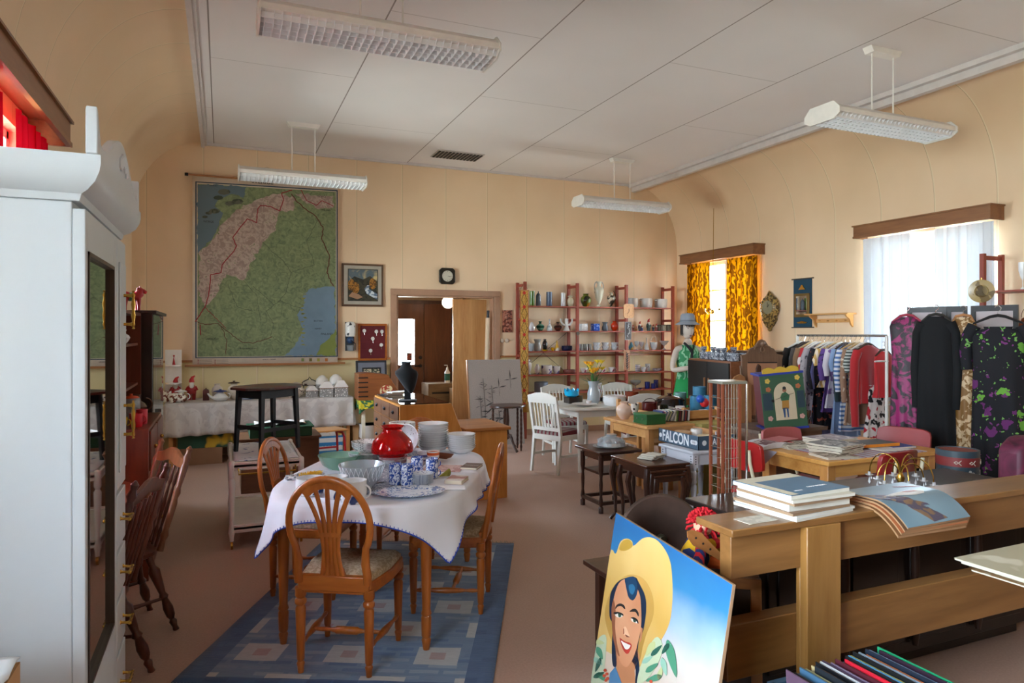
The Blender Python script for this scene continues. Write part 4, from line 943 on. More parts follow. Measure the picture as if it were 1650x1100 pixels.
# ---- white serving trolley
TRW = mat('#ddd8cf', .4)
t = thing('serving_trolley', 'cream painted serving trolley on brass castors left of the dining table', 'trolley', (.05, 5.42, 0), 0)
LX, LY = .52, .95
for z in (.14, .6): MB().box(.0, LX, 0, LY, z, z+.025).box(0, LX, 0, .025, z-.02, z+.04).box(0, LX, LY-.025, LY, z-.02, z+.04).box(0, .02, 0, LY, z-.02, z+.04).box(LX-.02, LX, 0, LY, z-.02, z+.04).build('tray', TRW, t, bev=.004)
for x in (.015, LX-.015):
    for y in (.015, LY-.015):
        lg = MB().lathe([(0, .06), (.014, .06), (.018, .1), (.024, .12), (.018, .18), (.014, .2), (.022, .4), (.024, .5), (.014, .52), (.022, .54), (.022, .64), (.014, .65), (0, .655)], (x, y, 0), 12).build('leg', TRW, t)
        MB().turn((x-.008, y, .028), (x+.008, y, .028), [(0, .028), (1, .028)], 16).build('castor', BRASS, lg)
MB().tube([(.06, -.03, .6), (.06, -.045, .56), (LX-.06, -.045, .56), (LX-.06, -.03, .6)], .007).build('rail', BRASS, t)
single('embroidered_cloth', 'white cloth with blue embroidery on the trolley top', 'cloth', MB().grid(lambda i, j: (.03+.46*i, .03+.89*j, .6425+.002*sin(i*8+j*11)), 16, 20), pat('#43609c', '#dcdfe6', 9, .36, 'magic', .8), (.05, 5.42, 0), solid=.002)
# black-legged stool standing on the trolley
P0 = Vector((.34, 5.9, .645)); t = thing('stool', 'black-legged stool with worn reddish top standing on the trolley', 'stool', P0, radians(38))
MB().prism([(-.28, -.1), (-.16, -.21), (.16, -.21), (.28, -.1), (.28, .1), (.16, .21), (-.16, .21), (-.28, .1)], .5, .52, 'z').build('top', pat('#5e2d22', '#4e4740', 5, .5, 'noise', .4), t, bev=.003)
for x in (-.17, .17):
    for y in (-.13, .13): MB().bar((x*1.12, y*1.12, 0), (x, y, .5), .026, .026, .036, .036).build('leg', mat('#15181c', .45), t)
MB().bar((-.18, -.14, .18), (.18, -.14, .18), .014, .03).bar((-.18, .14, .18), (.18, .14, .18), .014, .03).bar((-.18, -.14, .2), (-.18, .14, .2), .014, .03).bar((.18, -.14, .2), (.18, .14, .2), .014, .03).build('stretcher', mat('#15181c', .45), t)
MB().box(-.18, .18, -.14, -.12, .43, .5).box(-.18, .18, .12, .14, .43, .5).box(-.18, -.16, -.14, .14, .43, .5).box(.16, .18, -.14, .14, .43, .5).build('apron', mat('#15181c', .45), t)
# brown cabinet and green box behind the trolley
t = thing('chest', 'low brown wooden chest behind the serving trolley', 'chest', (.62, 7.5, 0))
MB().box(-.45, .3, -.25, .25, 0, .52).build('body', wood('#5a3620', '#7a4e32', .5, 'x'), t, bev=.005); MB().box(-.47, .32, -.27, .27, .52, .54).build('lid', wood('#5a3620', '#7a4e32', .5, 'x'), t)
t = thing('storage_crate', 'dark green plastic crate on the low brown chest', 'crate', (.55, 7.45, .54))
MB().lathe([(0, 0), (.3, 0), (.32, .09), (.335, .09), (.335, .11), (.3, .11), (.28, .01), (0, .01)], seg=4, sy=.6).build('crate', GREENB, t, smooth=0, rot=(0, 0, pi/4)) if 0 else MB().box(-.3, .3, -.2, .2, 0, .09).box(-.32, .32, -.22, .22, .09, .105).build('crate', GREENB, t, bev=.006)
MB().grid(lambda i, j: (-.25+.5*i, -.15+.3*j, .112+.03*abs(sin(i*9+2*j))*abs(sin(j*5+1))), 24, 14).build('white_paper', mat('#dcd6d0', .8), t, solid=.003)
# school stool with red tube legs
P = atz(528, 700, .42)
t = thing('school_stool', 'small wooden stool on bent red tube legs before the back table', 'stool', (P.x, 8.35, 0), radians(10))
MB().prism([(-.24, -.16), (.24, -.16), (.2, .17), (-.2, .17)], .43, .45, 'z').build('seat', PINEX, t, bev=.006)
for s_ in (-1, 1):
    MB().tube([(s_*.22, -.14, 0), (s_*.2, -.13, .36), (s_*.18, -.12, .41), (s_*.12, -.1, .425), (s_*.12, .1, .425), (s_*.18, .12, .41), (s_*.2, .14, .36), (s_*.22, .16, 0)], .014, 10).build('leg', mat('#a01820', .3), t)
MB().tube([(-.2, .14, .2), (.2, .14, .2)], .012).build('crossbar', mat('#a01820', .3), t)
# small table with green cloth
t = thing('side_table', 'small table with white legs beside the doorway under a green and yellow cloth', 'table', (1.82, 8.95, 0))
MB().box(-.2, .27, -.26, .26, .7, .72).build('tabletop', WHITE, t)
for x in (-.17, .24):
    for y in (-.23, .23): MB().bar((x, y, 0), (x, y, .7), .04).build('leg', mat('#d8cfb8', .5), t)
GY = pat('#1d5a3a', '#c9b81e', 8, .5, 'magic', .7)
def gsk(i, j):
    T = [(-.21, .27), (-.21, -.27), (.28, -.27), (.28, .27)]; d = i*3; k = min(2, int(d)); f = d-k; a, b = T[k], T[k+1]
    x, y = a[0]+(b[0]-a[0])*f, a[1]+(b[1]-a[1])*f; return (x+.01*sin(d*20)*j*(k != 1), y-.012*(1+sin(d*22))*j, .727-(.13+.04*sin(d*9))*j)
single('printed_cloth', 'green and yellow printed cloth on the small table by the doorway', 'tablecloth', MB().box(-.21, .28, -.27, .27, .7215, .7275).grid(gsk, 60, 6), GY, (1.82, 8.95, 0), solid=.003)
t = thing('letter_rack', 'brown wooden sorter box with five slots and a round medallion', 'sorter', (1.86, 8.92, .729), 0)
MB().prism([(-.26, 0), (-.26, .34), (-.13, .35), (.12, .32), (.26, .1), (.26, 0)], -.15, .15, 'y').build('body', wood('#74401f', '#94582f', .4, 'x'), t, bev=.003)
for k in range(5): MB().box(-.264, -.14, -.153, -.148, .04+.06*k, .055+.06*k).build('slot', BLACK, t)
MB().turn((.1, -.15, .1), (.1, -.165, .1), [(0, .09), (1, .088)], 24).build('medallion', pat('#a33a2a', '#d8c89a', 30, .5), t)
carton('white and grey carton under the green-clothed table', 1.66, 1.9, 8.8, 9.1, .22, .4, mat('#cfcac4', .7)); carton('brown carton on the floor under the green-clothed table', 1.66, 2.02, 8.8, 9.15, 0, .22, mat('#8a6446', .8))
t = thing('picture_frame', 'wide grey and black frame with a garden picture leaning on the wall by the doorway', 'picture', (1.92, 9.55, .729), rot=(radians(-8), 0, 0)); t.location = (1.92, 9.5, .729)
fw = .215
for a in (0,): 
    MB().box(-fw, fw, 0, .02, 0, .48).build('frame', mat('#2b2d33', .4), t, bev=.004); MB().box(-fw+.03, fw-.03, -.006, 0, .03, .45).build('grey_mat', mat('#6f727c', .5), t); MB().box(-fw+.085, fw-.085, -.01, -.005, .1, .38).build('inner_frame', BLACK, t); MB().box(-fw+.105, fw-.105, -.013, -.009, .12, .36).build('print', pat('#36402e', '#b9a98c', 22, .5, 'magic', .6), t)
# ---- haberdashery counter
DRW = wood('#5f3a22', '#7b5236', .45, 'y'); CNT = wood('#b8742e', '#d8964a', .4, 'z')
t = thing('drawer_counter', 'wooden shop counter with many small drawers and a glass top', 'counter', (1.47, 6.05, 0))
MB().prism([(0, 0), (.62, 0), (.62, .6), (.49, .94), (0, .94)], 0, 1.1, 'y').build('body', CNT, t, bev=.004)
for i in range(3):
    for j in range(6):
        d_ = MB().box(-.012, 0, .02+.36*i, .36+.36*i, .05+.147*j, .19+.147*j).build('drawer', DRW, t, bev=.003)
        MB().turn((-.012, .19+.36*i, .13+.147*j), (-.03, .19+.36*i, .115+.147*j), [(0, .02), (1, .012)], 8).build('knob', IRON, d_)
gt, nt, b = newmat('counter_glass'); b.inputs['Roughness'].default_value = .04; b.inputs['Base Color'].default_value = lin('#3a2a22'); b.inputs['Coat Weight'].default_value = 1
MB().box(.02, .47, .02, 1.08, .941, .949).build('glass_top', gt, t)
t = thing('slatted_bench_box', 'low wooden box with a moulded lid right of the drawer counter', 'box', (2.32, 6.3, 0))
MB().box(-.2, .22, -.2, .45, 0, .66).build('body', CNT, t, bev=.004); MB().box(-.22, .25, -.23, .47, .66, .69).build('lid', wood('#9a5c28', '#bf7f40', .4, 'x'), t, bev=.006)
P = atz(660, 646, .95)
t = thing('necklace_bust', 'black velvet necklace bust on the counter', 'display bust', (1.62, 6.35, .95), radians(-25))
MB().lathe([(0, 0), (.085, 0), (.085, .012), (0, .012)], seg=24).box(-.03, .03, -.015, .015, .01, .12).loft([[(a*cos(f)+c, b*sin(f), z) for f in [2*pi*k/20 for k in range(20)]] for a, b, c, z in ((.012, .02, .03, .07), (.05, .035, .02, .12), (.085, .045, .005, .19), (.11, .05, -.01, .25), (.105, .045, -.015, .28), (.06, .035, -.015, .31), (.042, .03, -.015, .345), (.05, .03, -.015, .37), (.0, .0, -.015, .371))]).build('bust', mat('#0c0d10', .9, sheen=.2), t, smooth=60)
for k in range(3): book('booklet', ('dark booklet on the far end of the glass counter, ' + ('top', 'middle', 'bottom')[2-k]), 'booklet', (1.62+.03*k, 6.98, .95+.012*k), .2, .14, .012, .1*k, (mat('#2b2b30', .5), mat('#7a6a60', .5), mat('#c8c4be', .5))[k])
# wall things left of the doorway
t = thing('landscape_painting', 'painting of a river and autumn trees in a grey frame on the back wall', 'painting', aty(584, 459.5, YB-.002))
MB().box(-.29, .29, -.03, 0, -.3, .3).build('frame', wood('#4a3424', '#6a4c34', .5, 'x'), t, bev=.005); MB().box(-.262, .262, -.036, -.03, -.272, .272).build('grey_liner', mat('#a9a294', .6), t)
c = MB().box(-.21, .21, -.041, -.036, -.225, .225).build('canvas', pat('#22251f', '#3c3a2c', 9, .45, 'magic', .5, '#5c5a3a', .62), t)
MB().prism([(-.2, .05), (-.12, .12), (0, .08), (.1, .13), (.2, .06), (.2, .215), (-.2, .215)], -.0425, -.041, 'y').build('painted_sky', pat('#56666e', '#c9b37a', 6, .55, 'magic', .5, soft=.1), t)
MB().prism([(.2, -.2), (.05, -.12), (.02, -.05), (.06, .0), (.09, -.0), (.08, -.05), (.2, -.12)], -.0432, -.041, 'y').build('painted_river', pat('#5f7488', '#c8d0d4', 20, .5), t)
MB().prism([(-.2, -.16), (-.08, -.2), (0, -.17), (-.06, -.13), (-.15, -.1)], -.0432, -.041, 'y').build('painted_roofs', mat('#a07a5c', .6), t)
for x0, z0, x1, z1 in ((-.16, -.1, -.14, .1), (-.1, -.12, -.08, .04), (.14, -.05, .16, .1)): MB().ball((x0, -.041, (z0+z1)/2), .05, 10, 7, (1, .04, 1.6)).build('painted_tree', pat('#5a3a16', '#a3702a', 30, .5, 'magic'), t)
t = thing('wall_coffee_grinder', 'white and blue wall-mounted coffee grinder with crank', 'grinder', (aty(563, 540, YB).x, YB-.002, 1.54))
MB().box(-.06, .06, -.03, 0, -.2, .2).build('backplate', mat('#3a3c40', .6), t); MB().lathe([(0, .0), (.06, .0), (.07, .05), (.07, .17), (.05, .2), (0, .21)], (0, -.07, -.0), 18).build('hopper', pat('#2c2c30', '#dad6ce', 14, .36, 'noise', .3), t)
MB().ball((0, -.075, -.05), .05).build('mill', mat('#2b4668', .4), t); MB().tube([(0, -.12, -.05), (.06, -.13, -.1), (.06, -.13, -.19)], .006).build('crank', IRON, t); MB().lathe([(0, -.2), (.04, -.2), (.05, -.12), (0, -.12)], (0, -.075, 0), 12).build('cup', glass('#c8d0d4', .3), t)
t = thing('watch_display', 'dark red board with hanging pocket watches in a wooden frame', 'display', (aty(600, 551, YB).x, YB-.002, aty(600, 551, YB).z))
MB().box(-.205, .205, -.025, 0, -.26, .26).build('frame', CHERRYX, t, bev=.005); MB().box(-.175, .175, -.028, -.024, -.23, .23).build('board', mat('#5c0f16', .8), t)
for x, z in ((-.12, .16), (.05, .15), (.13, .15), (.0, .05), (.12, -.04), (-.03, -.12)): 
    w_ = MB().turn((x, -.028, z), (x, -.036, z), [(0, .026), (1, .024)], 16).build('pocket_watch', mat('#d4d0c8', .3), t); MB().tube([(x, -.032, z-.026), (x+.004, -.032, z-.06)], .004).build('chain', CHROME, w_)
for z in (-.1, .0, .1): MB().box(-.175, .175, -.03, -.028, z, z+.002).build('seam', mat('#7a1a20', .8), t)
t = thing('wall_clock', 'black square clock with round cream face above the doorway', 'clock', aty(719.5, 445, YB-.002))
MB().prism([(-.12, -.085), (-.085, -.12), (.085, -.12), (.12, -.085), (.12, .085), (.085, .12), (-.085, .12), (-.12, .085)], -.05, 0, 'y').build('case', mat('#15140f', .3), t, bev=.006)
f_ = MB().turn((0, -.05, 0), (0, -.055, 0), [(0, .082), (1, .08)], 32).build('dial', mat('#c9c4b2', .5), t)
m = MB()
for k in range(12): a = pi/6*k; m.bar((.062*sin(a), -.0565, .062*cos(a)), (.074*sin(a), -.0565, .074*cos(a)), .006, .002)
m.build('hour_marks', BLACK, t)
MB().bar((0, -.058, 0), (.045, -.058, -.012), .008, .002).bar((0, -.058, 0), (.062, -.058, -.002), .005, .002).build('hands', BLACK, t)
# ================================================================ WALL MAP
MYY = 9.64
def mp(cx, cy, dy=0.): # crop pixel on the printed map -> wall point
    p = aty(290+cx*.309, 260+cy*.309, MYY); return (p.x, p.z)
cA, cB = aty(310, 284, MYY), aty(545, 577, MYY)
t = thing('wall_map', 'large hanging school map of northern Sweden on wooden rods on the back wall', 'map', (0, 0, 0))
x0, x1, z0, z1 = -.35, 1.47, 1.185, 3.6
m = MB().grid(lambda i, j: (x0+(x1-x0)*i, MYY+.004*sin(i*9)*(j-.3), z0+(z1-z0)*j), 20, 10)
m.build('paper', mat('#e0d2c0', .8), t, solid=.002)
def flat(name, poly, y, mt, par=None, d=.0015): return MB().prism(poly, y-d, y, 'y').build(name, mt, par or t, smooth=0)
GR = pat('#56644a', '#93a074', 16, .5, 'magic', .8, soft=.3); PK = pat('#968279', '#b8a498', 14, .5, 'magic', .8, '#66704e', .66, soft=.08)
SEA = pat('#5a6c76', '#687c86', 2, .5, 'noise', .8, soft=.3); SEB = mat('#71899a', .8)
I = [mp(*c) for c in ((92, 118), (812, 160), (812, 1012), (92, 1018))]
FR = [mp(*c) for c in ((80, 104), (822, 150), (822, 1018), (80, 1026))]
flat('blue_border', FR, MYY-.005, mat('#2c4258', .7)); flat('white_border', [mp(*c) for c in ((87, 110), (816, 156), (816, 1013), (87, 1021))], MYY-.0068, mat('#c8bda8', .8))
pr_ = flat('printed_land', I, MYY-.0085, GR)
def rag(pts, amp=8, n=5):
    o = []
    for a, b in zip(pts, pts[1:]+pts[:1]):
        o.append(mp(*a))
        L = max(1, int(math.hypot(b[0]-a[0], b[1]-a[1])/14))
        for k in range(1, L): f = k/L; o.append(mp(a[0]+(b[0]-a[0])*f+random.uniform(-amp, amp), a[1]+(b[1]-a[1])*f+random.uniform(-amp, amp)))
    return o
sea1 = rag([(92, 119), (350, 132), (330, 190), (270, 170), (200, 200), (180, 235), (225, 270), (205, 330), (170, 400), (110, 460), (92, 480)], 6)
flat('printed_mountains', rag([(100, 470), (180, 400), (215, 330), (300, 250), (400, 200), (520, 170), (600, 190), (590, 260), (520, 260), (500, 360), (430, 420), (380, 520), (330, 620), (240, 590), (200, 680), (130, 760), (98, 700)], 9), MYY-.0102, PK)
flat('printed_mountains', rag([(600, 170), (800, 180), (800, 240), (720, 250), (650, 210)], 6), MYY-.0102, PK)
flat('printed_sea', sea1, MYY-.0118, SEA)
for c, s_ in (((230, 160), 26), ((200, 190), 20), ((300, 210), 24), ((260, 220), 20), ((180, 260), 22), ((150, 270), 14), ((130, 290), 12)): 
    flat('printed_islands', rag([(c[0]+s_*cos(a)*1.3, c[1]+s_*sin(a)*.6) for a in [k*pi/4 for k in range(8)]], 5), MYY-.0134, pat('#3c4638', '#5c5f50', 12, .5))
flat('printed_sea', rag([(690, 660), (805, 655), (812, 1012), (545, 1012), (600, 960), (640, 880), (610, 800), (650, 740), (640, 700)], 5), MYY-.0118, SEB)
flat('printed_coast', rag([(812, 880), (812, 1012), (710, 1010), (730, 960), (780, 920)], 5), MYY-.0134, mat('#7f8a45', .8))
for k in range(14): flat('printed_coast', rag([(640+random.uniform(-18, 18)+dx, 690+k*20+dy) for dx, dy in ((0, 0), (9, 2), (7, 9), (-2, 8))], 2), MYY-.0134, mat('#8a8a3e', .8))
def ml(name, pts, w, mt, jit=0):
    P = []
    for a, b in zip(pts, pts[1:]):
        n = max(1, int(math.hypot(b[0]-a[0], b[1]-a[1])/12))
        P += [(a[0]+(b[0]-a[0])*k/n+random.uniform(-jit, jit)*(k > 0), a[1]+(b[1]-a[1])*k/n+random.uniform(-jit, jit)*(k > 0)) for k in range(n)]
    P.append(pts[-1]); m = MB()
    q = [(mp(*p)[0], MYY-.0142, mp(*p)[1]) for p in P]
    for a, b in zip(q, q[1:]): m.bar(a, b, .0012, w, up=(0, 1, 0)) if 0 else m.bar(a, b, w, .0012, up=(0, 1, 0))
    m.build(name, mt, t, smooth=0)
RL = mat('#8c1c26', .7); DL = mat('#2f3326', .8); BL = mat('#5c2a1e', .8)
ml('red_border_line', [(585, 150), (530, 165), (540, 200), (520, 260), (470, 235), (420, 230), (405, 250), (400, 320), (350, 300), (310, 350), (275, 400), (295, 440), (280, 470), (220, 540), (215, 580), (160, 590), (150, 700), (130, 760), (80, 835)], .012, RL, 2)
ml('red_border_line', [(630, 150), (660, 205), (710, 230), (740, 205), (800, 235)], .01, RL, 3); ml('red_border_line', [(105, 850), (108, 905)], .012, RL, 2)
ml('red_border_line', [(130, 760), (200, 830), (240, 870)], .007, RL, 2)
ml('brown_border_line', [(580, 170), (640, 240), (700, 280), (745, 340), (740, 410), (755, 440), (780, 500), (765, 580), (800, 650)], .012, BL, 4)
ml('brown_border_line', [(80, 835), (130, 850), (200, 845), (240, 880), (320, 940), (380, 948), (480, 915)], .008, BL, 3); ml('brown_border_line', [(215, 860), (245, 940), (240, 1005)], .007, BL, 4)
for pts in ([(580, 580), (700, 540), (660, 420), (715, 310)], [(580, 580), (540, 520), (470, 460), (430, 420)], [(580, 580), (550, 690), (520, 725), (640, 770)], [(520, 725), (450, 780), (490, 850), (470, 910)], [(380, 650), (460, 720), (490, 750)], [(470, 910), (550, 960)], [(330, 620), (400, 700), (420, 830)], [(250, 640), (300, 760), (380, 780)]): ml('province_line', pts, .0035, DL, 3)
for s_, c, sz in (('SVERIGE', (430, 108), .075), ('NORGE', (150, 315), .035), ('NORGE', (740, 185), .035), ('FINLAND', (760, 255), .03), ('FINLAND', (765, 900), .038), ('BOTTEN', (720, 832), .03), ('HAVET', (720, 872), .03), ('SKALA 1 : 300000', (465, 1032), .022), ('JÄMTLAND', (170, 925), .03), ('ÅNGERMANLAND', (360, 975), .028), ('ISHAVET', (175, 128), .025)):
    p = mp(*c); text('map_lettering', s_, sz, mat('#1c1a18', .8), t, (p[0], MYY-.0145, p[1]), (radians(90), 0, 0), .0004)
for k in range(3): 
    for q in range(2): p = mp(95+q*88, 1036+k*9); MB().box(p[0]-.006, p[0]+.006, MYY-.005, MYY-.003, p[1]-.006, p[1]+.006).build('legend_mark', RL, t); MB().box(p[0]+.015, p[0]+.16, MYY-.005, MYY-.003, p[1]-.002, p[1]+.002).build('legend_line', mat('#857464', .8), t)
for k, c in enumerate(('#7c8a4a', '#6a6a34', '#a09a40', '#b06a2a')): p = mp(640+k*41, 1034); MB().box(p[0]-.018, p[0]+.018, MYY-.005, MYY-.003, p[1]-.02, p[1]+.02).build('legend_colour', mat(c, .8), t)
MB().turn((-.44, MYY, 3.615), (1.5, MYY, 3.615), [(0, .012), (1, .012)], 10).build('top_rod', RAIL, t); MB().turn((-.44, MYY, 3.615), (-.4, MYY, 3.615), [(0, .02), (1, .02)], 10).build('rod_end', IRON, t)
MB().box(-.44, 1.57, MYY-.015, MYY+.015, 1.158, 1.185).build('bottom_rod', RAIL, t)
MB().tube([(.1, MYY, 3.615), (.55, MYY+.02, 3.8), (1.0, MYY, 3.615)], .002, 4).build('hanging_cord', mat('#a08a6a', .8), t)
# ================================================================ CERAMICS SHELVES
IV = mat('#8e3b28', .45, var=.1); YS, YR = 9.37, 9.655
LADX = [4.19, 5.08, 5.97, 6.87]; SZ = {1: 2.0, 2: 1.62, 3: 1.31, 4: .955, 5: .675}
for i, X in enumerate(LADX):
    t = thing('shelf_ladder', ('red-brown shelf ladder frame with the long woven hanging', 'red-brown shelf ladder frame, second from the left', 'red-brown shelf ladder frame with the small wooden clock', 'red-brown shelf ladder frame beside the mannequin')[i], 'shelf frame', (X, 0, 0))
    MB().box(-.022, .022, YS-.02, YS+.02, 0, 2.36).build('front_post', IV, t, bev=.003); MB().box(-.022, .022, YR-.02, YR+.02, 0, 2.36).build('rear_post', IV, t, bev=.003)
    for z in (2.31, 1.79, 1.24, .8, .25): MB().box(-.014, .014, YS+.02, YR-.02, z-.02, z+.02).build('rung', IV, t)
SHT = {}
NM = {1: 'top', 2: 'second', 3: 'third', 4: 'fourth', 5: 'lowest visible'}; BAY = ('left', 'middle', 'right')
for b_ in range(3):
    for r_, z in SZ.items():
        X0, X1 = LADX[b_]+.024, LADX[b_+1]-.024
        single('shelf_board', 'red-brown %s shelf board of the %s bay of the ceramics shelves' % (NM[r_], BAY[b_]), 'shelf', MB().box(X0, X1, YS-.02, YR+.02, z-.018, z), IV, (0, 0, 0), bev=.002)
t = thing('cross_brace', 'thin dark metal cross brace behind the left bay of the ceramics shelves', 'brace', (0, 0, 0))
MB().bar((4.21, YR+.018, .95), (5.06, YR+.018, 1.6), .012, .003).build('strut', IRON, t); MB().bar((4.21, YR+.018, 1.6), (5.06, YR+.018, .95), .012, .003).build('strut', IRON, t)
def sh(name, label, cat, u, row, w, h, p, m, dy=.13, **k):
    Y = YS+dy; P = aty(u, 500, Y); s = dist(P)/FPX
    return pot(name, label, cat, (P.x, Y, SZ[row]+.0005), w*s, h*s, p, m, **k)
GLZ = lambda c: mat(c, .22, coat=.5)
GREENV = GLZ('#4f7a22')
sh('vase', 'tall green glass cylinder vase on the top shelf', 'vase', 857.5, 1, 8.5, 24, 'cyl', GREENV)
sh('lantern_jar', 'blue-grey domed glass jar on the top shelf beside the green cylinder', 'jar', 867.5, 1, 8, 17, 'cyl', glass('#8a98a8', .5), lid=(mat('#3e4c5e', .35), .065))
sh('vase', 'dark blue ribbed cylinder vase on the top shelf', 'vase', 885, 1, 9.5, 23, 'cyl', pat('#141c30', '#4c5a72', 30, .16, 'vor', .25))
sh('vase', 'slim white cylinder vase on the top shelf by the second ladder', 'vase', 907.5, 1, 7.5, 22, 'cyl', GLZ('#cfd0d2'))
sh('ginger_jar', 'cream round lidded jar on the top shelf between the ladder posts', 'jar', 919, 1, 12, 16, 'vase', GLZ('#c4b79a'), lid=(GLZ('#c4b79a'), .03))
sh('vase', 'dark round vase with green and orange glaze on the top shelf', 'vase', 944, 1, 17, 21, 'vase', pat('#1c1a12', '#5c6a24', 5, .45, 'noise', .2, '#b0601c', .6, soft=.05))
sh('amphora_vase', 'tall cream two-handled vase with painted roses on the top shelf', 'vase', 965, 1, 16, 41, 'amph', pat('#c6c2ae', '#8e3a28', 9, .66, 'noise', .3), handle=2, em=GLZ('#8fa0a0'))
sh('ewer', 'dark and cream relief ewer jug on the top shelf', 'jug', 985, 1, 14, 24, 'amph', pat('#2a2a22', '#c2b8a0', 16, .5, 'noise', .3), handle=1, em=GLZ('#2c2a22'))
GRYP = pat('#c4c4c0', '#7e828c', 30, .68, 'magic', .35)
sh('cachepot', 'light grey ceramic pot on the top shelf, hidden in part by the small clock', 'pot', 1020, 1, 16, 15, 'pot', GRYP, ears=2, em=mat('#b8b8b4', .4))
sh('cachepot', 'light grey ceramic pot with ears, middle one on the top shelf', 'pot', 1041, 1, 20, 15, 'pot', GRYP, ears=2, em=mat('#b8b8b4', .4))
sh('cachepot', 'light grey ceramic pot with ears, right one on the top shelf', 'pot', 1065, 1, 20, 14.5, 'pot', GRYP, ears=2, em=mat('#b8b8b4', .4))
# second shelf
sh('bird_figurine', 'white bird-shaped jar on the second shelf behind the woven hanging', 'figurine', 857, 2, 10, 14, 'pear', GLZ('#d4d4d6'))
sh('vase', 'squat dark green banded vase on the second shelf', 'vase', 870.5, 2, 14, 15.5, 'squat', pat('#0f4a3a', '#6aa288', 5, .6, 'wavez', .2))
sh('vase', 'slim white and blue flecked bottle vase on the second shelf', 'vase', 885.5, 2, 9, 19, 'bottle', pat('#cdd2d2', '#5a7482', 30, .6, 'noise', .25))
sh('vase', 'squat brown vase on the second shelf', 'vase', 899, 2, 14, 14, 'squat', pat('#2e1612', '#5a2c22', 5, .5, 'wavez', .2))
P = aty(913, 500, 9.5); t = thing('candelabra', 'white three-armed ceramic candelabra on the second shelf', 'candelabra', (P.x, 9.5, SZ[2]))
MB().lathe([(0, 0), (.055, 0), (.03, .06), (.022, .1), (.03, .19), (0, .19)], seg=14).build('stem', GLZ('#cfccc6'), t)
for s_ in (-1, 1): MB().tube([(0, 0, .09), (s_*.06, 0, .1), (s_*.095, 0, .14), (s_*.1, 0, .19)], [.02, .018, .016, .02], 8).build('arm', GLZ('#cfccc6'), t)
for i, (u, c, lab) in enumerate(((940, '#d0d0d0', 'clear and white'), (959, '#2a4ca0', 'cobalt blue'))):
    sh('glass_holder', lab+' pressed glass block holder on the second shelf', 'holder', u, 2, 15, 11.5, 'cyl', pat(c, '#e6e8ea' if i == 0 else '#7a94cc', 24, .55, 'noise', .15), seg=4, hang=pi/4)
sh('glass_jar', 'clear grey glass jar with narrow neck on the second shelf', 'jar', 975, 2, 10, 14, 'carafe', glass('#8c949c', .35))
sh('vase', 'round orange-red vase on the second shelf', 'vase', 990, 2, 12, 16, 'vase', GLZ('#c8340e'))
for u, h, c, lab in ((1021, .1, '#8a5a3a', 'smallest brown one left'), (1027, .075, '#a8722a', 'yellow-brown low one'), (1036, .085, '#c9c4bc', 'white and blue one'), (1031.5, .15, '#3a2a3a', 'tall dark one with a red cap')): pass
for u, h, c, dy, lab in ((1020, .1, '#7a3a2c', .1, 'small brown figurine next to the relief plaque'), (1025.5, .075, '#a8722a', .14, 'low yellow-brown figurine'), (1031, .16, '#3a2e40', .2, 'taller dark-clothed figurine with a cap'), (1034.5, .09, '#2a4a8a', .07, 'blue and white seated figurine'), (1045, .2, '#3a4a44', .12, 'large gnome with a red pointed hat'), (1052.5, .11, '#2c3a52', .19, 'dark blue figurine beside the large gnome'), (1057.5, .12, '#7a2c22', .08, 'red-brown figurine near the little houses')):
    P = aty(u, 500, YS+dy); gnome(lab+' on the second shelf of the right bay', (P.x, YS+dy, SZ[2]+.0005), h, 0, c)
for u, lab, dy in ((1062.5, 'leftmost', .18), (1069, 'middle', .1), (1077, 'rightmost', .1)):
    P = aty(u, 500, YS+dy); t = thing('house_ornament', 'small grey-green house ornament, %s of three on the second shelf' % lab, 'ornament', (P.x, YS+dy, SZ[2]+.0005))
    MB().box(-.03, .03, -.03, .03, 0, .085).build('walls', pat('#55594c', '#8a8c7c', 40, .3, 'vor', .6), t); MB().prism([(-.033, .085), (.033, .085), (.02, .105), (-.02, .105)], -.033, .033, 'y').build('roof', mat('#6a6658', .7), t)
# third shelf
sh('glass_plate', 'white glass dish standing on the third shelf', 'dish', 856, 3, 14, 12, 'bowl', glass('#dfe3e4', .5), dy=.2)
sh('pitcher', 'clear frosted glass bowl on the third shelf', 'bowl', 866, 3, 13, 19, 'carafe', glass('#c9c9c6', .45), dy=.1)
sh('vase', 'black vase on a yellow base on the third shelf', 'vase', 878, 3, 9, 19, 'vase', GLZ('#150f0e'))
sh('saucer', 'small yellow dish under the black vase on the third shelf', 'saucer', 878, 3, 11, 2.2, 'bowl', GLZ('#c8a012'), dy=.06)
sh('candle_cup', 'yellow cup on the third shelf', 'cup', 890.5, 3, 6, 5.5, 'cup', GLZ('#c8920e'))
sh('candle_holder', 'white candle holder with a yellow foot on the third shelf', 'candle holder', 897.5, 3, 8, 17, 'bottle', pat('#c49a2a', '#d8d4cc', 3, .5, 'noise'))
sh('bowl', 'dark blue rounded bowl on the third shelf', 'bowl', 913.5, 3, 18, 8, 'pot', GLZ('#131b3a'))
for i, u in enumerate((936, 943.5, 949.5)): sh('small_mug', 'black and white banded mug on the third shelf, %s of three' % ('left', 'middle', 'right')[i], 'mug', u, 3, 7.5, 10.5, 'mug', pat('#1d1a1a', '#b9b6b0', 14, .5, 'wavex', .25))
GB = pat('#c6c8ca', '#5e6f7e', 30, .6, 'magic', .25)
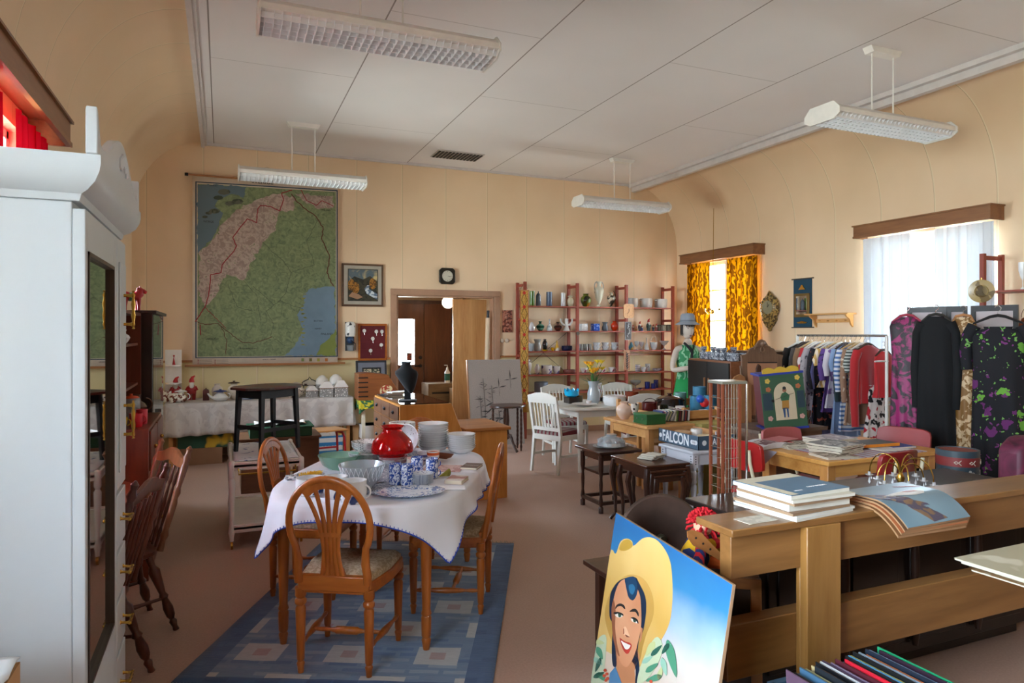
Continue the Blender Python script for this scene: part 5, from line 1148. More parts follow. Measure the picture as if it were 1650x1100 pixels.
for u, dy in ((961, .12), (975, .14), (990, .12)):
    lab = {961: 'leftmost', 975: 'middle', 990: 'rightmost by the ladder post'}[u]
    P = aty(u, 500, YS+dy)
    for k in range(2): pot('teacup', 'white and grey patterned teacup, %s, %s' % (('lower', 'upper')[k], lab+' group on the third shelf'), 'cup', (P.x, YS+dy, SZ[3]+.012+.055*k), .115, .06, 'cup', GB, handle=1, hang=-.3, em=GB)
    pot('saucer', 'white and grey saucer under the %s teacups on the third shelf' % lab.split(' ')[0], 'saucer', (P.x, YS+dy, SZ[3]+.0005), .13, .012, 'plate', GB)
sh('painted_egg', 'egg-shaped blue and brown vase on the third shelf by the relief plaque', 'vase', 1017, 3, 8, 13, 'pear', pat('#245a6a', '#8a6a2a', 8, .5, 'noise', .25))
for u, w, h, p, lab in ((1026, 8, 14, 'goblet', 'leftmost'), (1033.5, 8, 13, 'goblet', 'second'), (1042, 7, 19, 'bottle', 'tall slim'), (1053.5, 13, 12, 'bowl', 'basket-shaped'), (1070, 16, 14, 'coupe', 'wide footed')):
    sh('crystal_glass', lab+' crystal piece on the third shelf of the right bay', 'crystal', u, 3, w, h, p, glass('#eef2f4', .38, .08), loop=.09 if 'basket' in lab else None, em=glass('#eef2f4', .5))
# fourth shelf
VIO = pat('#cfc8c2', '#4c3a72', 12, .58, 'noise', .3)
sh('pitcher', 'tall white pitcher with violets behind the woven hanging', 'jug', 853, 4, 8, 24, 'amph', VIO, handle=1, em=GLZ('#cfc8c2'))
sh('milk_jug', 'white jug painted with violets on the fourth shelf', 'jug', 866, 4, 10, 16, 'vase', VIO)
sh('flower_pot', 'round white pot painted with violets on the fourth shelf', 'pot', 880.5, 4, 18, 14, 'pot', VIO, ears=1, em=GLZ('#cfc8c2'))
sh('flower_pot', 'tapered white pot with a violet band on the fourth shelf', 'pot', 896.5, 4, 14, 12, 'cup', VIO)
sh('wooden_tray', 'brownish pink bread tray on the fourth shelf at the second ladder', 'tray', 917, 4, 20, 6, 'pot', mat('#7a4038', .5))
RO = pat('#d8d0cc', '#8c3a52', 14, .6, 'noise', .3)
for i, u in enumerate((941, 955, 971, 986)):
    P = aty(u, 500, YS+.12); pot('saucer', 'rose-patterned saucer, number counted %s from the flowers on the fourth shelf' % ('first', 'second', 'third', 'fourth')[i], 'saucer', (P.x, YS+.12, SZ[4]+.0005), .14, .012, 'plate', RO)
    pot('teacup', 'rose-patterned teacup, the %s from the flowers on the fourth shelf' % ('first', 'second', 'third', 'fourth')[i], 'cup', (P.x, YS+.12, SZ[4]+.0105), .115, .07, 'cup', RO, handle=1, hang=-.3, em=RO)
sh('stacked_cup', 'slim white cup stack on the fourth shelf of the right bay', 'cup', 1027.5, 4, 8, 11, 'mug', pat('#cfccd0', '#8c8c9c', 10, .62, 'wavez', .3))
sh('stacked_cup', 'low white cup on the fourth shelf of the right bay', 'cup', 1037, 4, 9, 7.5, 'cup', GB, dy=.06); sh('stacked_cup', 'white cup stack with grey pattern behind the low cup', 'cup', 1043.5, 4, 8, 11.5, 'mug', GB, dy=.2)
sh('flat_dish', 'flat patterned dish at the right end of the fourth shelf', 'dish', 1059, 4, 17, 4, 'bowl', pat('#b9b4b8', '#6a5a6a', 16, .55, 'noise', .3))
# lowest visible shelf
sh('round_tin', 'large grey lidded tin on the lowest visible shelf behind the white chair', 'tin', 872, 5, 22, 17, 'solid', mat('#7a8490', .4, .3))
COB = GLZ('#141f5e')
sh('cobalt_cup', 'cobalt blue cup, lower left on the lowest visible shelf', 'cup', 1043, 5, 8, 11, 'mug', COB, dy=.08); sh('cobalt_cup', 'cobalt blue cup in the middle of the lowest visible shelf', 'cup', 1053, 5, 8, 8, 'mug', COB, dy=.05); sh('cobalt_cup', 'tall cobalt blue cup at the back of the lowest visible shelf', 'cup', 1057, 5, 8, 12.5, 'mug', COB, dy=.18)
sh('cobalt_saucer', 'cobalt blue saucer on the lowest visible shelf', 'saucer', 1032, 5, 9, 1.5, 'plate', COB, dy=.04)
sh('glass_bowl', 'clear glass bowl on the lowest visible shelf of the right bay', 'bowl', 1024, 5, 18, 13, 'goblet', glass('#dfe2dc', .3), dy=.2)
sh('copper_pot', 'brown glazed pot on the lowest visible shelf of the middle bay', 'pot', 987, 5, 16, 12, 'pot', GLZ('#4e2414'), handle=1)
sh('flower_dish', 'white dish with pink china flowers on the lowest visible shelf', 'dish', 963, 5, 14, 12, 'bowl', RO)
for i, u in enumerate((972, 977, 981)): sh('dark_cup', 'small dark cup on the lowest visible shelf, %s of three' % ('left', 'middle', 'right')[i], 'cup', u, 5, 5, 7, 'cup', GLZ('#1c1a18'), dy=.05)
# things hung on the front posts
t = thing('small_wooden_clock', 'rounded square wooden clock hung on the third shelf post', 'clock', aty(1012.5, 501, YS-.022))
MB().prism([(sell(f, .095, .115, 6)*cos(f), sell(f, .095, .115, 6)*sin(f)) for f in [2*pi*k/40 for k in range(40)]], -.02, 0, 'y').build('face', wood('#c08c5a', '#d8a878', .4, 'z'), t)
m = MB().bar((0, -.023, 0), (-.03, -.023, -.05), .006, .002).bar((0, -.023, 0), (-.005, -.023, .035), .008, .002)
for k in range(12): a = k*pi/6; m.bar((.065*sin(a), -.021, .08*cos(a)), (.078*sin(a), -.021, .096*cos(a)), .004, .002)
m.build('hands', BLACK, t)
t = thing('relief_plaque', 'grey plaque with white relief figures under the small wooden clock', 'plaque', aty(1011.5, 533, YS-.022))
MB().box(-.058, .058, -.015, 0, -.145, .145).build('frame', mat('#8c8c8c', .5), t); MB().box(-.048, .048, -.018, -.014, -.135, .135).build('panel', mat('#3c3434', .6), t)
m = MB()
for k in range(6): m.tube([(random.uniform(-.02, .02), -.02, -.1+k*.035), (random.uniform(-.03, .03), -.02, -.08+k*.04), (random.uniform(-.02, .03), -.02, -.07+k*.035)], .006, 6)
m.build('relief', mat('#c8c8c8', .4), t)
t = thing('iron_relief_board', 'wooden board with a dark metal plant relief lower on the third shelf post', 'plaque', aty(1009.5, 580, YS-.0205))
MB().box(-.052, .052, -.015, 0, -.16, .16).build('board', wood('#a06a48', '#bd8862', .5), t)
m = MB()
for k in range(14): z = -.13+.018*k; a = (-1)**k; m.tube([(0, -.022, z), (a*random.uniform(.02, .045), -.03, z+.035)], [.007, .002], 6)
m.tube([(0, -.02, -.15), (0, -.02, .1)], .006); m.build('metal_relief', IRON, t)
t = thing('brass_skimmer', 'dark round skimmer hanging on the second shelf post', 'ladle', aty(931, 537, YS-.021))
MB().turn((0, 0, 0), (0, -.008, 0), [(0, .03), (1, .028)], 16).tube([(0, 0, -.03), (0, 0, -.17)], .004).build('skimmer', mat('#5a5248', .4, .6), t)
# woven hanging
t = thing('woven_bell_pull', 'long narrow gold and red embroidered hanging with fringe on the left shelf post', 'wall hanging', (4.16, YS-.035, 0))
def bpm():
    m, nt, b = newmat('embroidered_band'); b.inputs['Roughness'].default_value = .9
    co = coords(nt); sp = nd(nt, 'ShaderNodeSeparateXYZ', {0: co}); X, Z = sp.outputs['X'], sp.outputs['Z']
    fz = mth(nt, 'SUBTRACT', mth(nt, 'FRACT', mth(nt, 'MULTIPLY', Z, 4.8)), .5)
    zig = mth(nt, 'SUBTRACT', mth(nt, 'ABSOLUTE', mth(nt, 'MULTIPLY', fz, .1)), .022)
    l = mth(nt, 'LESS_THAN', mth(nt, 'ABSOLUTE', mth(nt, 'SUBTRACT', mth(nt, 'ABSOLUTE', X), mth(nt, 'ADD', zig, .02))), .005)
    n = nd(nt, 'ShaderNodeTexNoise', {'Vector': co, 'Scale': 60.}); base = ramp(nt, n.outputs['Fac'], [(.4, '#a8782e'), (.6, '#c49a4c')])
    c = mix(nt, l, base, lin('#5a4a1c'))
    r2 = mth(nt, 'ADD', mth(nt, 'POWER', mth(nt, 'MULTIPLY', X, 1.), 2.), mth(nt, 'POWER', mth(nt, 'MULTIPLY', fz, .208), 2.))
    c = mix(nt, mth(nt, 'LESS_THAN', r2, .0006), c, lin('#b0261a'))
    c = mix(nt, mth(nt, 'GREATER_THAN', mth(nt, 'ABSOLUTE', X), .062), c, lin('#8a3a1c')); nt.links.new(c, b.inputs['Base Color']); return m
MB().box(-.07, .07, -.006, 0, .52, 2.22).build('band', bpm(), t); MB().turn((-.085, 0, 2.225), (.085, 0, 2.225), [(0, .007), (1, .007)], 8).build('rod', RAIL, t)
MB().tube([(-.07, 0, 2.23), (0, .012, 2.33), (.07, 0, 2.23)], .003, 5).build('cord', mat('#6a4a2a', .8), t)
m = MB()
for k in range(16): m.tube([(-.065+.0087*k, -.003, .525), (-.065+.0087*k, -.003, .46), (-.065+.0087*k+.003, -.004, .4)], .0035, 5)
m.build('fringe', mat('#b8862a', .9), t)
# copper relief, switches
t = thing('copper_relief', 'small copper-red relief picture between the doorway and the shelves', 'relief', aty(817, 517.5, YB-.0005))
MB().box(-.08, .08, -.015, 0, -.17, .17).build('plate', pat('#5a2a20', '#b0705a', 30, .5, 'noise', .35), t); m = MB()
for k in range(5): m.ball((random.uniform(-.03, .03), -.016, -.11+k*.055), .024, 8, 6, (1, .4, 1))
m.build('relief', pat('#8a4a38', '#c08a70', 40, .5, 'noise', .35), t)
for i, x in enumerate((4.04, 4.12)): single('round_switch', 'round white wall switch below the copper relief, %s one' % ('left', 'right')[i], 'switch', MB().turn((0, 0, 0), (0, -.02, 0), [(0, .034), (.8, .03), (1, .02)], 18), mat('#cbb9a4', .4), (x-.12 if 0 else x-.09, YB-.001, 1.47))
# reed panel
p0, p1 = Vector((3.2, 9.0, 0)), Vector((3.2, 9.24, 1.2))
t = thing('reed_panel', 'grey panel painted with reeds and flying birds leaning by the doorway', 'panel', (3.2, 8.98, 0), rot=(radians(-9), 0, radians(-2)))
LP = pat('#8c8078', '#988c83', 80, .5, 'noise', .8, soft=.2)
MB().box(0, .8, 0, .02, 0, 1.22).build('board', LP, t); MB().box(-.015, 0, -.002, .022, 0, 1.22).build('wooden_edge', RAIL, t)
m = MB(); random.seed(3)
def blade(x, z, dx, dz, w=.006): m.prism([(x, z), (x+dx*.5-dz*.04, z+dz*.5+w), (x+dx, z+dz), (x+dx*.5+w*.8, z+dz*.5-w)], -.003, -.0015, 'y')
for x, h in ((.22, .95), (.34, .85), (.43, .5), (.16, .7)):
    m.tube([(x-.01, -.0015, .05), (x+.01, -.0015, h*.6), (x, -.0015, h)], .0022, 5)
    for k in range(7): blade(x, h*.95-.02*k, random.choice((-1, 1))*random.uniform(.03, .08), random.uniform(-.03, .05), .004)
    for k in range(6): s_ = random.choice((-1, 1)); blade(x, h*(.1+.12*k), s_*random.uniform(.08, .16), random.uniform(-.02, .12), .009)
for x, z in ((.45, .82), (.63, .93)):
    blade(x, z, .0, .14, .012); blade(x, z, .12, .02, .01); blade(x, z, -.0, -.13, .01); blade(x, z, -.1, -.01, .006)
for k in range(10): blade(.55+.02*k, .52+random.uniform(-.02, .02), random.uniform(-.05, .05), random.uniform(.01, .06), .004)
m.build('painted_reeds', mat('#3a3430', .8), t, smooth=0)
random.seed(11)
# dark round nest table
t = thing('pedestal_table', 'dark round-topped table with beaded legs and curved feet before the reed panel', 'table', (3.56, 8.55, 0), .3)
MB().lathe([(0, .59), (.26, .59), (.27, .6), (.265, .615), (0, .615)], seg=32, sy=.85).build('tabletop', DARKW, t)
MB().lathe([(0, .14), (.03, .16), (.02, .3), (.03, .4), (.018, .56), (.05, .59), (0, .59)], seg=14).build('column', DARKW, t)
for k in range(3): a = k*2*pi/3+.4; MB().tube([(0, 0, .2), (.1*cos(a), .1*sin(a), .19), (.17*cos(a), .17*sin(a), .07), (.24*cos(a), .24*sin(a), .015)], [.025, .02, .016, .02], 8).build('foot', DARKW, t)
for a in (0.2, 1.1, 2.9, 3.9, 5.2): MB().lathe([(0, 0), (.011, 0)]+[(.012+.006*(k % 2), .03+.03*k) for k in range(18)]+[(0, .59)], (.22*cos(a), .19*sin(a), 0), 8).build('leg', DARKW, t)
# ================================================================ MIDDLE: white table group
WHT = mat('#d9d8d0', .4, var=.02)
STR = pat('#8c8078', '#6e2028', 5.5, .62, 'wavex', .85, soft=.06)
def slat_chair(label, loc, rz):
    t = thing('white_chair', label, 'chair', loc, rz, None)
    MB().prism([(-.2, -.02), (.2, -.02), (.22, .4), (-.22, .4)], .37, .43, 'z').build('seat_frame', WHT, t, bev=.004)
    MB().loft([[(x*k, .19+(y-.19)*k, z) for x, y in ((-.19, 0), (.19, 0), (.215, .37), (.2, .39), (-.2, .39), (-.215, .37))] for k, z in ((1, .43), (1, .455), (.93, .475), (.5, .485))]).build('striped_cushion', STR, t, smooth=60)
    for s_ in (-1, 1):
        MB().bar((s_*.2, -.05, 0), (s_*.195, 0, .43), .026, .03, .034, .036).build('leg', WHT, t); MB().bar((s_*.2, .38, 0), (s_*.2, .38, .4), .026, .026, .036, .036).build('leg', WHT, t)
        MB().bar((s_*.195, 0, .42), (s_*.2, -.09, .88), .032, .034, .028, .026).build('back_post', WHT, t)
        MB().bar((s_*.2, -.03, .2), (s_*.2, .37, .18), .016, .03).build('stretcher', WHT, t)
    m = MB()
    for k in range(7): x = -.145+.0483*k; m.bar((x*.95, -.02, .5), (x, -.075, .83), .014, .012)
    m.build('slats', WHT, t)
    MB().bar((-.19, -.02, .5), (.19, -.02, .5), .022, .04).build('lower_rail', WHT, t)
    P = [(-.21, .80), (.21, .80), (.21, .87), (.1, .905), (0, .915), (-.1, .905), (-.21, .87)]
    MB().add([(x, -.07-.16*(z-.8), z) for x, z in P]+[(x, -.095-.16*(z-.8), z) for x, z in P], [tuple(range(7)), tuple(range(7, 14))[::-1]]+[(i, (i+1) % 7, (i+1) % 7+7, i+7) for i in range(7)]).build('top_rail', WHT, t, bev=.004)
    return t
slat_chair('white slat-back chair with striped seat on the left side of the white table, back turned', (3.42, 7.02, 0), radians(-60)-.12)
slat_chair('white slat-back chair on the far left side of the white table', (4.05, 7.98, 0), radians(180))
slat_chair('white slat-back chair on the far right side of the white table', (4.95, 7.93, 0), radians(172))
slat_chair('white slat-back chair on the near right side of the white table, rotated', (4.4, 6.52, 0), radians(-18))
t = thing('white_table', 'white painted round-cornered dining table in the middle of the room', 'table', (4.3, 7.18, 0))
MB().prism([(sell(f, .7, .46, 5)*cos(f), sell(f, .7, .46, 5)*sin(f)) for f in [2*pi*k/48 for k in range(48)]], .715, .745, 'z').build('tabletop', WHT, t, bev=.004)
MB().box(-.58, .58, -.36, -.34, .63, .715).box(-.58, .58, .34, .36, .63, .715).box(-.58, -.56, -.35, .35, .63, .715).box(.56, .58, -.35, .35, .63, .715).build('apron', WHT, t)
for x in (-.55, .55):
    for y in (-.33, .33): MB().bar((x, y, 0), (x, y, .715), .035, .035, .055, .055).build('leg', WHT, t)
ZW = .7455
def wi(name, label, cat, u, v, w, h, p, m, **k): return pitem(name, label, cat, u, v, w, h, p, m, Z=ZW, **k)
# table top spans v~640..665 ; items
def wt(name, label, cat, x, y, w, h, p, m, **k): return pot(name, label, cat, (x, y, ZW), w, h, p, m, **k)
J = (4.1, 7.16)
t = wt('flower_pitcher', 'tall white glass pitcher holding the yellow lilies on the white table', 'pitcher', J[0], J[1], .15, .27, 'carafe', glass('#ccd2d6', .55, .1), handle=1, em=mat('#d8dcde', .3))
t = thing('lily_bouquet', 'bouquet of yellow lilies with green leaves in the white pitcher', 'flowers', (J[0], J[1], ZW+.23))
random.seed(5); sm = MB(); lm = MB(); fm = []
for k in range(11):
    a = random.uniform(0, 2*pi); r = random.uniform(.01, .13); top = Vector((r*cos(a), r*sin(a), random.uniform(.13, .26)))
    sm.tube([(0, 0, -.05), (top.x*.4, top.y*.4, top.z*.5), tuple(top)], .004, 5)
    f = MB()
    for q in range(6):
        b_ = q*pi/3+k; o_ = Vector((cos(b_), sin(b_), 0)); s_ = Vector((-sin(b_), cos(b_), 0))*.016; p = top
        f.add([p, p+o_*.02+s_+Vector((0, 0, .03)), p+o_*.05+Vector((0, 0, .045)), p+o_*.02-s_+Vector((0, 0, .03)), p+o_*.032+Vector((0, 0, .02))], [(0, 1, 4), (1, 2, 4), (2, 3, 4), (3, 0, 4), (0, 4, 1)])
    f.ball(tuple(top+Vector((0, 0, .015))), .016, 8, 6)
    f.build('blossom', mat('#e8c81a' if k % 3 else '#f0a81c', .6), t)
for k in range(16):
    a = random.uniform(0, 2*pi); d = Vector((cos(a), sin(a), random.uniform(-.2, .9))).normalized(); p = d*.03; L = random.uniform(.09, .17); s_ = Vector((-sin(a), cos(a), 0))*.012
    lm.add([p, p+d*L*.5+s_, p+d*L, p+d*L*.5-s_], [(0, 1, 2, 3)])
sm.build('stems', mat('#3d6a2a', .6), t); lm.build('leaves', mat('#2f5a24', .6), t, solid=.001)
t = thing('glass_crown_bowl', 'turquoise glass bowl with a crown-like rim on the white table', 'bowl', (3.88, 7.3, ZW+.075))
m = MB()
rg = 40
m.loft([[(r*cos(2*pi*k/rg), r*sin(2*pi*k/rg), z+(zz*(k % 5 < 2))) for k in range(rg)] for r, z, zz in ((.05, 0, 0), (.085, .02, 0), (.09, .07, .03), (.085, .07, .03), (.08, .022, 0))])
m.build('bowl', glass('#18b8e8', .7, .05), t)
wt('dark_box', 'small black wooden box under the turquoise bowl', 'box', 3.88, 7.3, .2, .074, 'solid', mat('#2a2420', .4), seg=4, hang=pi/4)
wt('decorated_plate', 'wide white plate with brown rim at the left front of the white table', 'plate', 3.88, 6.98, .3, .025, 'plate', pat('#6a4a3c', '#d8d4d0', 3, .35, 'vor', .3))
wt('salad_bowl', 'white oval bowl with a berry-dotted rim at the front of the white table', 'bowl', 4.22, 6.88, .27, .115, 'pot', PORC)
MB().lathe([(.137, .1), (.138, .112), (.126, .112)], seg=40).build('dotted_rim', pat('#8a1e2a', '#e0dcd8', 42, .22, 'vor', .3), [o for o in COL.objects if o.name.startswith('salad_bowl')][0])
wt('clay_pot', 'small red-brown clay pot right of the berry-dotted bowl', 'pot', 4.55, 7.0, .15, .14, 'pot', GLZ('#7a3018'))
wt('black_tray', 'flat black tray on the white table behind the dotted bowl', 'tray', 4.45, 7.3, .36, .045, 'solid', mat('#1b1716', .4), seg=4, hang=pi/4)
wt('small_dish', 'small white and brown dish beside the pitcher foot', 'dish', 3.98, 7.06, .07, .05, 'cup', RO)
wt('white_canister', 'white square canister behind the pitcher handle', 'canister', 4.28, 7.42, .13, .15, 'cyl', PORC, seg=4, hang=.6)
wt('brown_jar', 'small brown jar under the turquoise bowl side', 'jar', 3.99, 7.3, .075, .09, 'solid', GLZ('#5a4a2a'))
# ================================================================ PINE TABLE with crates
PN = wood('#c08446', '#dba868', .4, 'x'); PNZ = wood('#b87c42', '#d29c5e', .4, 'z')
def table(name, label, x0, x1, y0, y1, h, lw, m1, m2, ap=.09, group=None, th=.03):
    t = thing(name, label, 'table', ((x0+x1)/2, (y0+y1)/2, 0)); a, b = (x1-x0)/2, (y1-y0)/2
    MB().box(-a, a, -b, b, h-th, h).build('tabletop', m1, t, bev=.005)
    i = .054; MB().box(-a+i, a-i, -b+i, -b+i+.02, h-th-ap, h-th).box(-a+i, a-i, b-i-.02, b-i, h-th-ap, h-th).box(-a+i, -a+i+.02, -b+i, b-i, h-th-ap, h-th).box(a-i-.02, a-i, -b+i, b-i, h-th-ap, h-th).build('apron', m1, t)
    i = .05
    for x in (-a+i, a-i-lw):
        for y in (-b+i, b-i-lw): MB().box(x, x+lw, y, y+lw, 0, h-th).build('leg', m2, t, bev=.004)
    return t
table('pine_table', 'light pine table in the middle with jars, crates and the green box', 3.52, 4.05, 5.18, 5.95, .75, .06, PN, PNZ)
ZP = .7505
def pt(name, label, cat, u, v, w, h, p, m, **k): return pitem(name, label, cat, u, v, w, h, p, m, Z=ZP, **k)
pt('urn_vase', 'round pale pink ceramic urn with dark painted berries on the pine table', 'vase', 1006, 675, 26, 28, 'vase', pat('#5a1a1a', '#d9bba6', 7, .22, 'vor', .3))
pt('egg_cup_vase', 'small white vase with dark painted dots beside the pink urn', 'vase', 1023, 679, 13, 29, 'goblet', pat('#3a2a2a', '#d5ccc2', 22, .25, 'vor', .3))
pt('glazed_jug', 'dark red glazed round jug behind the green metal box', 'jug', 1047, 670, 26, 22, 'pot', GLZ('#4a0c12'), loop=.04, em=GLZ('#2a0c10'))
pt('dark_bottle', 'low dark green jar right of the dark red jug', 'jar', 1070, 668, 14, 16, 'cyl', GLZ('#1f2a1c'))
t = thing('cash_box', 'green metal cash box on the front of the pine table', 'box', (3.72, 5.32, ZP), 0)
MB().box(-.15, .06, -.06, .16, 0, .085).build('body', mat('#1f5a2c', .35), t, bev=.004); MB().box(-.152, .062, -.062, .162, .086, .095).build('lid', mat('#2a6a38', .35), t)
for y in (-.0, .09): MB().turn((-.15, y, .05), (-.16, y, .05), [(0, .008), (1, .006)], 10).build('lock', CHROME, t)
# crate of paperbacks
t = thing('book_crate', 'low cardboard tray full of paperbacks behind the printed box', 'tray', (4.0, 5.72, ZP), 0)
MB().box(-.14, .02, -.14, .14, 0, .012).box(-.14, -.13, -.14, .14, 0, .07).box(.02, .03, -.14, .14, 0, .07).box(-.14, .03, -.14, -.13, 0, .07).box(-.14, .03, .13, .14, 0, .07).build('tray', CARD, t)
# row of books along X, spines up, on a board box spanning to the right
t = thing('yellow_box', 'pale yellow flat carton right behind the printed box', 'box', (4.24, 5.3, .0), 0)
MB().box(-.175, .17, -.2, .05, .0, .75).build('carton', mat('#b8a860', .7), t, smooth=0)
random.seed(9)
cols = ['#24407a', '#7a2a5a', '#c8c4b8', '#2a4a8a', '#d8d4c8', '#2c5a4a', '#c4bc8a', '#1c2c50', '#d8d4cc', '#8a8c90', '#d0ccb8', '#5a7a2a', '#20242c', '#6a1c20', '#1c1c20', '#c0a890', '#22384a', '#8a2a2a', '#1a1a1e', '#c8c8c4']
cnm = {'#24407a': 'blue', '#7a2a5a': 'purple', '#c8c4b8': 'off-white', '#2a4a8a': 'mid-blue', '#d8d4c8': 'pale', '#2c5a4a': 'green', '#c4bc8a': 'pale yellow', '#1c2c50': 'navy', '#d8d4cc': 'white', '#8a8c90': 'grey', '#d0ccb8': 'ivory', '#5a7a2a': 'leaf green', '#20242c': 'black-blue', '#6a1c20': 'dark red', '#1c1c20': 'black', '#c0a890': 'beige', '#22384a': 'slate', '#8a2a2a': 'red', '#1a1a1e': 'jet black', '#c8c8c4': 'light grey'}
for k, c in enumerate(cols):
    x = 3.80+.0165*k; 
    book('paperback', 'thin %s paperback standing in the row behind the printed box, %s' % (cnm[c], 'left half' if k < 10 else 'right half'), 'book', (x, 5.42, ZP+.055), .1, .15, .019, 0, mat(c, .5), page=mat(c, .5)).rotation_euler = (0, radians(-62 if k < 10 else -84), 0)
# white side table in front, FALCON box on it
WS_ = mat('#c6c8d0', .4, var=.02)
t = thing('side_table', 'white painted side table with turned legs and a lower shelf', 'table', (3.775, 4.8, 0))
MB().box(-.235, .235, -.24, .24, .595, .62).build('tabletop', WS_, t, bev=.008); MB().box(-.2, .2, -.205, .205, .5, .595).build('apron', WS_, t); MB().box(-.2, .2, -.205, .205, .03, .115).build('lower_shelf', WS_, t, bev=.005)
for x in (-.19, .19):
    for y in (-.195, .195):
        l_ = MB().lathe([(0, .115), (.03, .115), (.03, .135), (.018, .15), (.024, .28), (.026, .33), (.018, .345), (.026, .36), (.025, .38), (.028, .44), (.02, .455), (.028, .47), (.028, .5), (0, .5)], (x, y, 0), 14).box(x-.027, x+.027, y-.027, y+.027, 0, .12).box(x-.027, x+.027, y-.027, y+.027, .48, .595)
        lg = l_.build('leg', WS_, t, bev=.002)
        m = MB()
        for dz in (.51, .53, .55, .57): m.box(x-.006, x+.006, y-.029, y-.0265, dz, dz+.008).box(x-.029, x-.0265, y-.006, y+.006, dz, dz+.008)
        m.build('pierced_marks', mat('#3a3a44', .6), lg)
t = thing('printed_box', 'blue-grey FALCON drinks tray box holding small things on the white side table', 'box', (3.63, 4.6, .6205), 0)
FB = mat('#41586c', .5); FW = mat('#dfe4e8', .5); bx, by, bh = .38, .56, .115
MB().box(0, bx, 0, by, 0, .004).box(0, .005, 0, by, 0, bh).box(bx-.005, bx, 0, by, 0, bh).box(0, bx, 0, .005, 0, bh).box(0, bx, by-.005, by, 0, bh).build('tray', [FB], t, smooth=0)
MB().box(.005, bx-.005, .005, by-.005, .004, .0055).box(.005, .007, .005, by-.005, .004, bh).box(.005, bx-.005, by-.008, by-.005, .004, bh).box(bx-.008, bx-.005, .005, by-.005, .004, bh).build('inner_card', CARD, t, smooth=0)
text('falcon_lettering', 'FALCON', .13, FW, t, (-.001, by*.56, bh*.5), (radians(90), 0, radians(-90)), .0006, width=by*.66, bold=.003)
text('falcon_lettering', 'FALCON', .075, FW, t, (bx*.62, -.001, bh*.52), (radians(90), 0, 0), .0006, width=bx*.62, bold=.002)
for y in (.035, .085, .06): MB().turn((0, y, bh*.5), (-.0012, y, bh*.5), [(0, .028 if y == .095 else .02), (1, .028 if y == .095 else .02)], 20).build('round_emblem', FW, t)
MB().turn((0, by-.03, bh*.5), (-.0012, by-.03, bh*.5), [(0, .02), (1, .02)], 20).build('round_emblem', FW, t)
MB().turn((.06, 0, bh*.5), (.06, -.0012, bh*.5), [(0, .022), (1, .022)], 20).build('round_emblem', FW, t); MB().turn((.385, 0, bh*.5), (.385, -.0012, bh*.5), [(0, .012), (1, .012)], 20).build('round_emblem', FW, t)
def inbox(name, label, cat, x, y, w, h, p, m, **k): return pot(name, label, cat, (3.63+x, 4.6+y*.8, .6265), w, h, p, m, **k)
inbox('round_tin', 'light wooden round lid inside the printed box, left', 'lid', .12, .46, .15, .1, 'solid', mat('#c8a27a', .5)); inbox('white_tin', 'white round tin inside the printed box', 'tin', .23, .4, .1, .12, 'solid', mat('#d4d2ce', .4)); inbox('shallow_lid', 'cream shallow lid with red rim inside the printed box', 'lid', .2, .17, .17, .09, 'solid', pat('#8a1c1c', '#dcc8a4', 3, .3, 'vor'))
single('paper_slip', 'white folded paper sticking out of the printed box', 'paper', MB().box(-.06, .06, -.003, .003, 0, .13), mat('#dcdce4', .8), (3.9, 4.68, .6265), .5)
# joint stool with glass plate and bowl
def turned_leg(h, r): return [(0, 0), (r, 0), (r, .1*h), (r*.55, .12*h), (r*.95, .18*h), (r*.55, .3*h), (r*.8, .5*h), (r*.55, .62*h), (r, .75*h), (r, h), (0, h)]
t = thing('joint_stool_table', 'dark brown low table with turned legs and box stretchers, glass dish on top', 'table', (3.25, 5.42, 0))
MB().box(-.22, .22, -.24, .22, .525, .55).build('tabletop', DARKWX, t, bev=.006); MB().box(-.17, .17, -.18, .17, .46, .525).build('apron', DARKW, t)
MB().box(-.17, .17, -.19, -.16, .07, .1).box(-.17, .17, .14, .17, .07, .1).box(-.185, -.155, -.17, .15, .07, .1).box(.155, .185, -.17, .15, .07, .1).box(-.16, .16, -.16, .15, .33, .35).build('stretcher', DARKW, t)
for x in (-.17, .17):
    for y in (-.175, .155): MB().lathe(turned_leg(.5, .022), (x, y, 0), 12).build('leg', DARKW, t)
t = thing('glass_platter', 'clear pressed glass platter on the dark low table', 'platter', (3.26, 5.38, .5505)); MB().lathe(prf('plate', .34, .02), seg=36, sy=.75).build('platter', CRYD, t)
t = thing('glass_bowl', 'upturned clear cut glass bowl on the glass platter', 'bowl', (3.28, 5.4, .567))
MB().lathe([(.13, 0), (.125, .03), (.09, .07), (.05, .085), (.05, .1), (0, .1)], seg=18).build('bowl', CRYD, t, smooth=10)
for k in range(8): a = k*pi/4; MB().lathe([(0, 0), (.03, .01), (.032, .03), (0, .045)], (.1*cos(a), .1*sin(a), .02), 8).build('glass_cup', CRY, t, smooth=10)
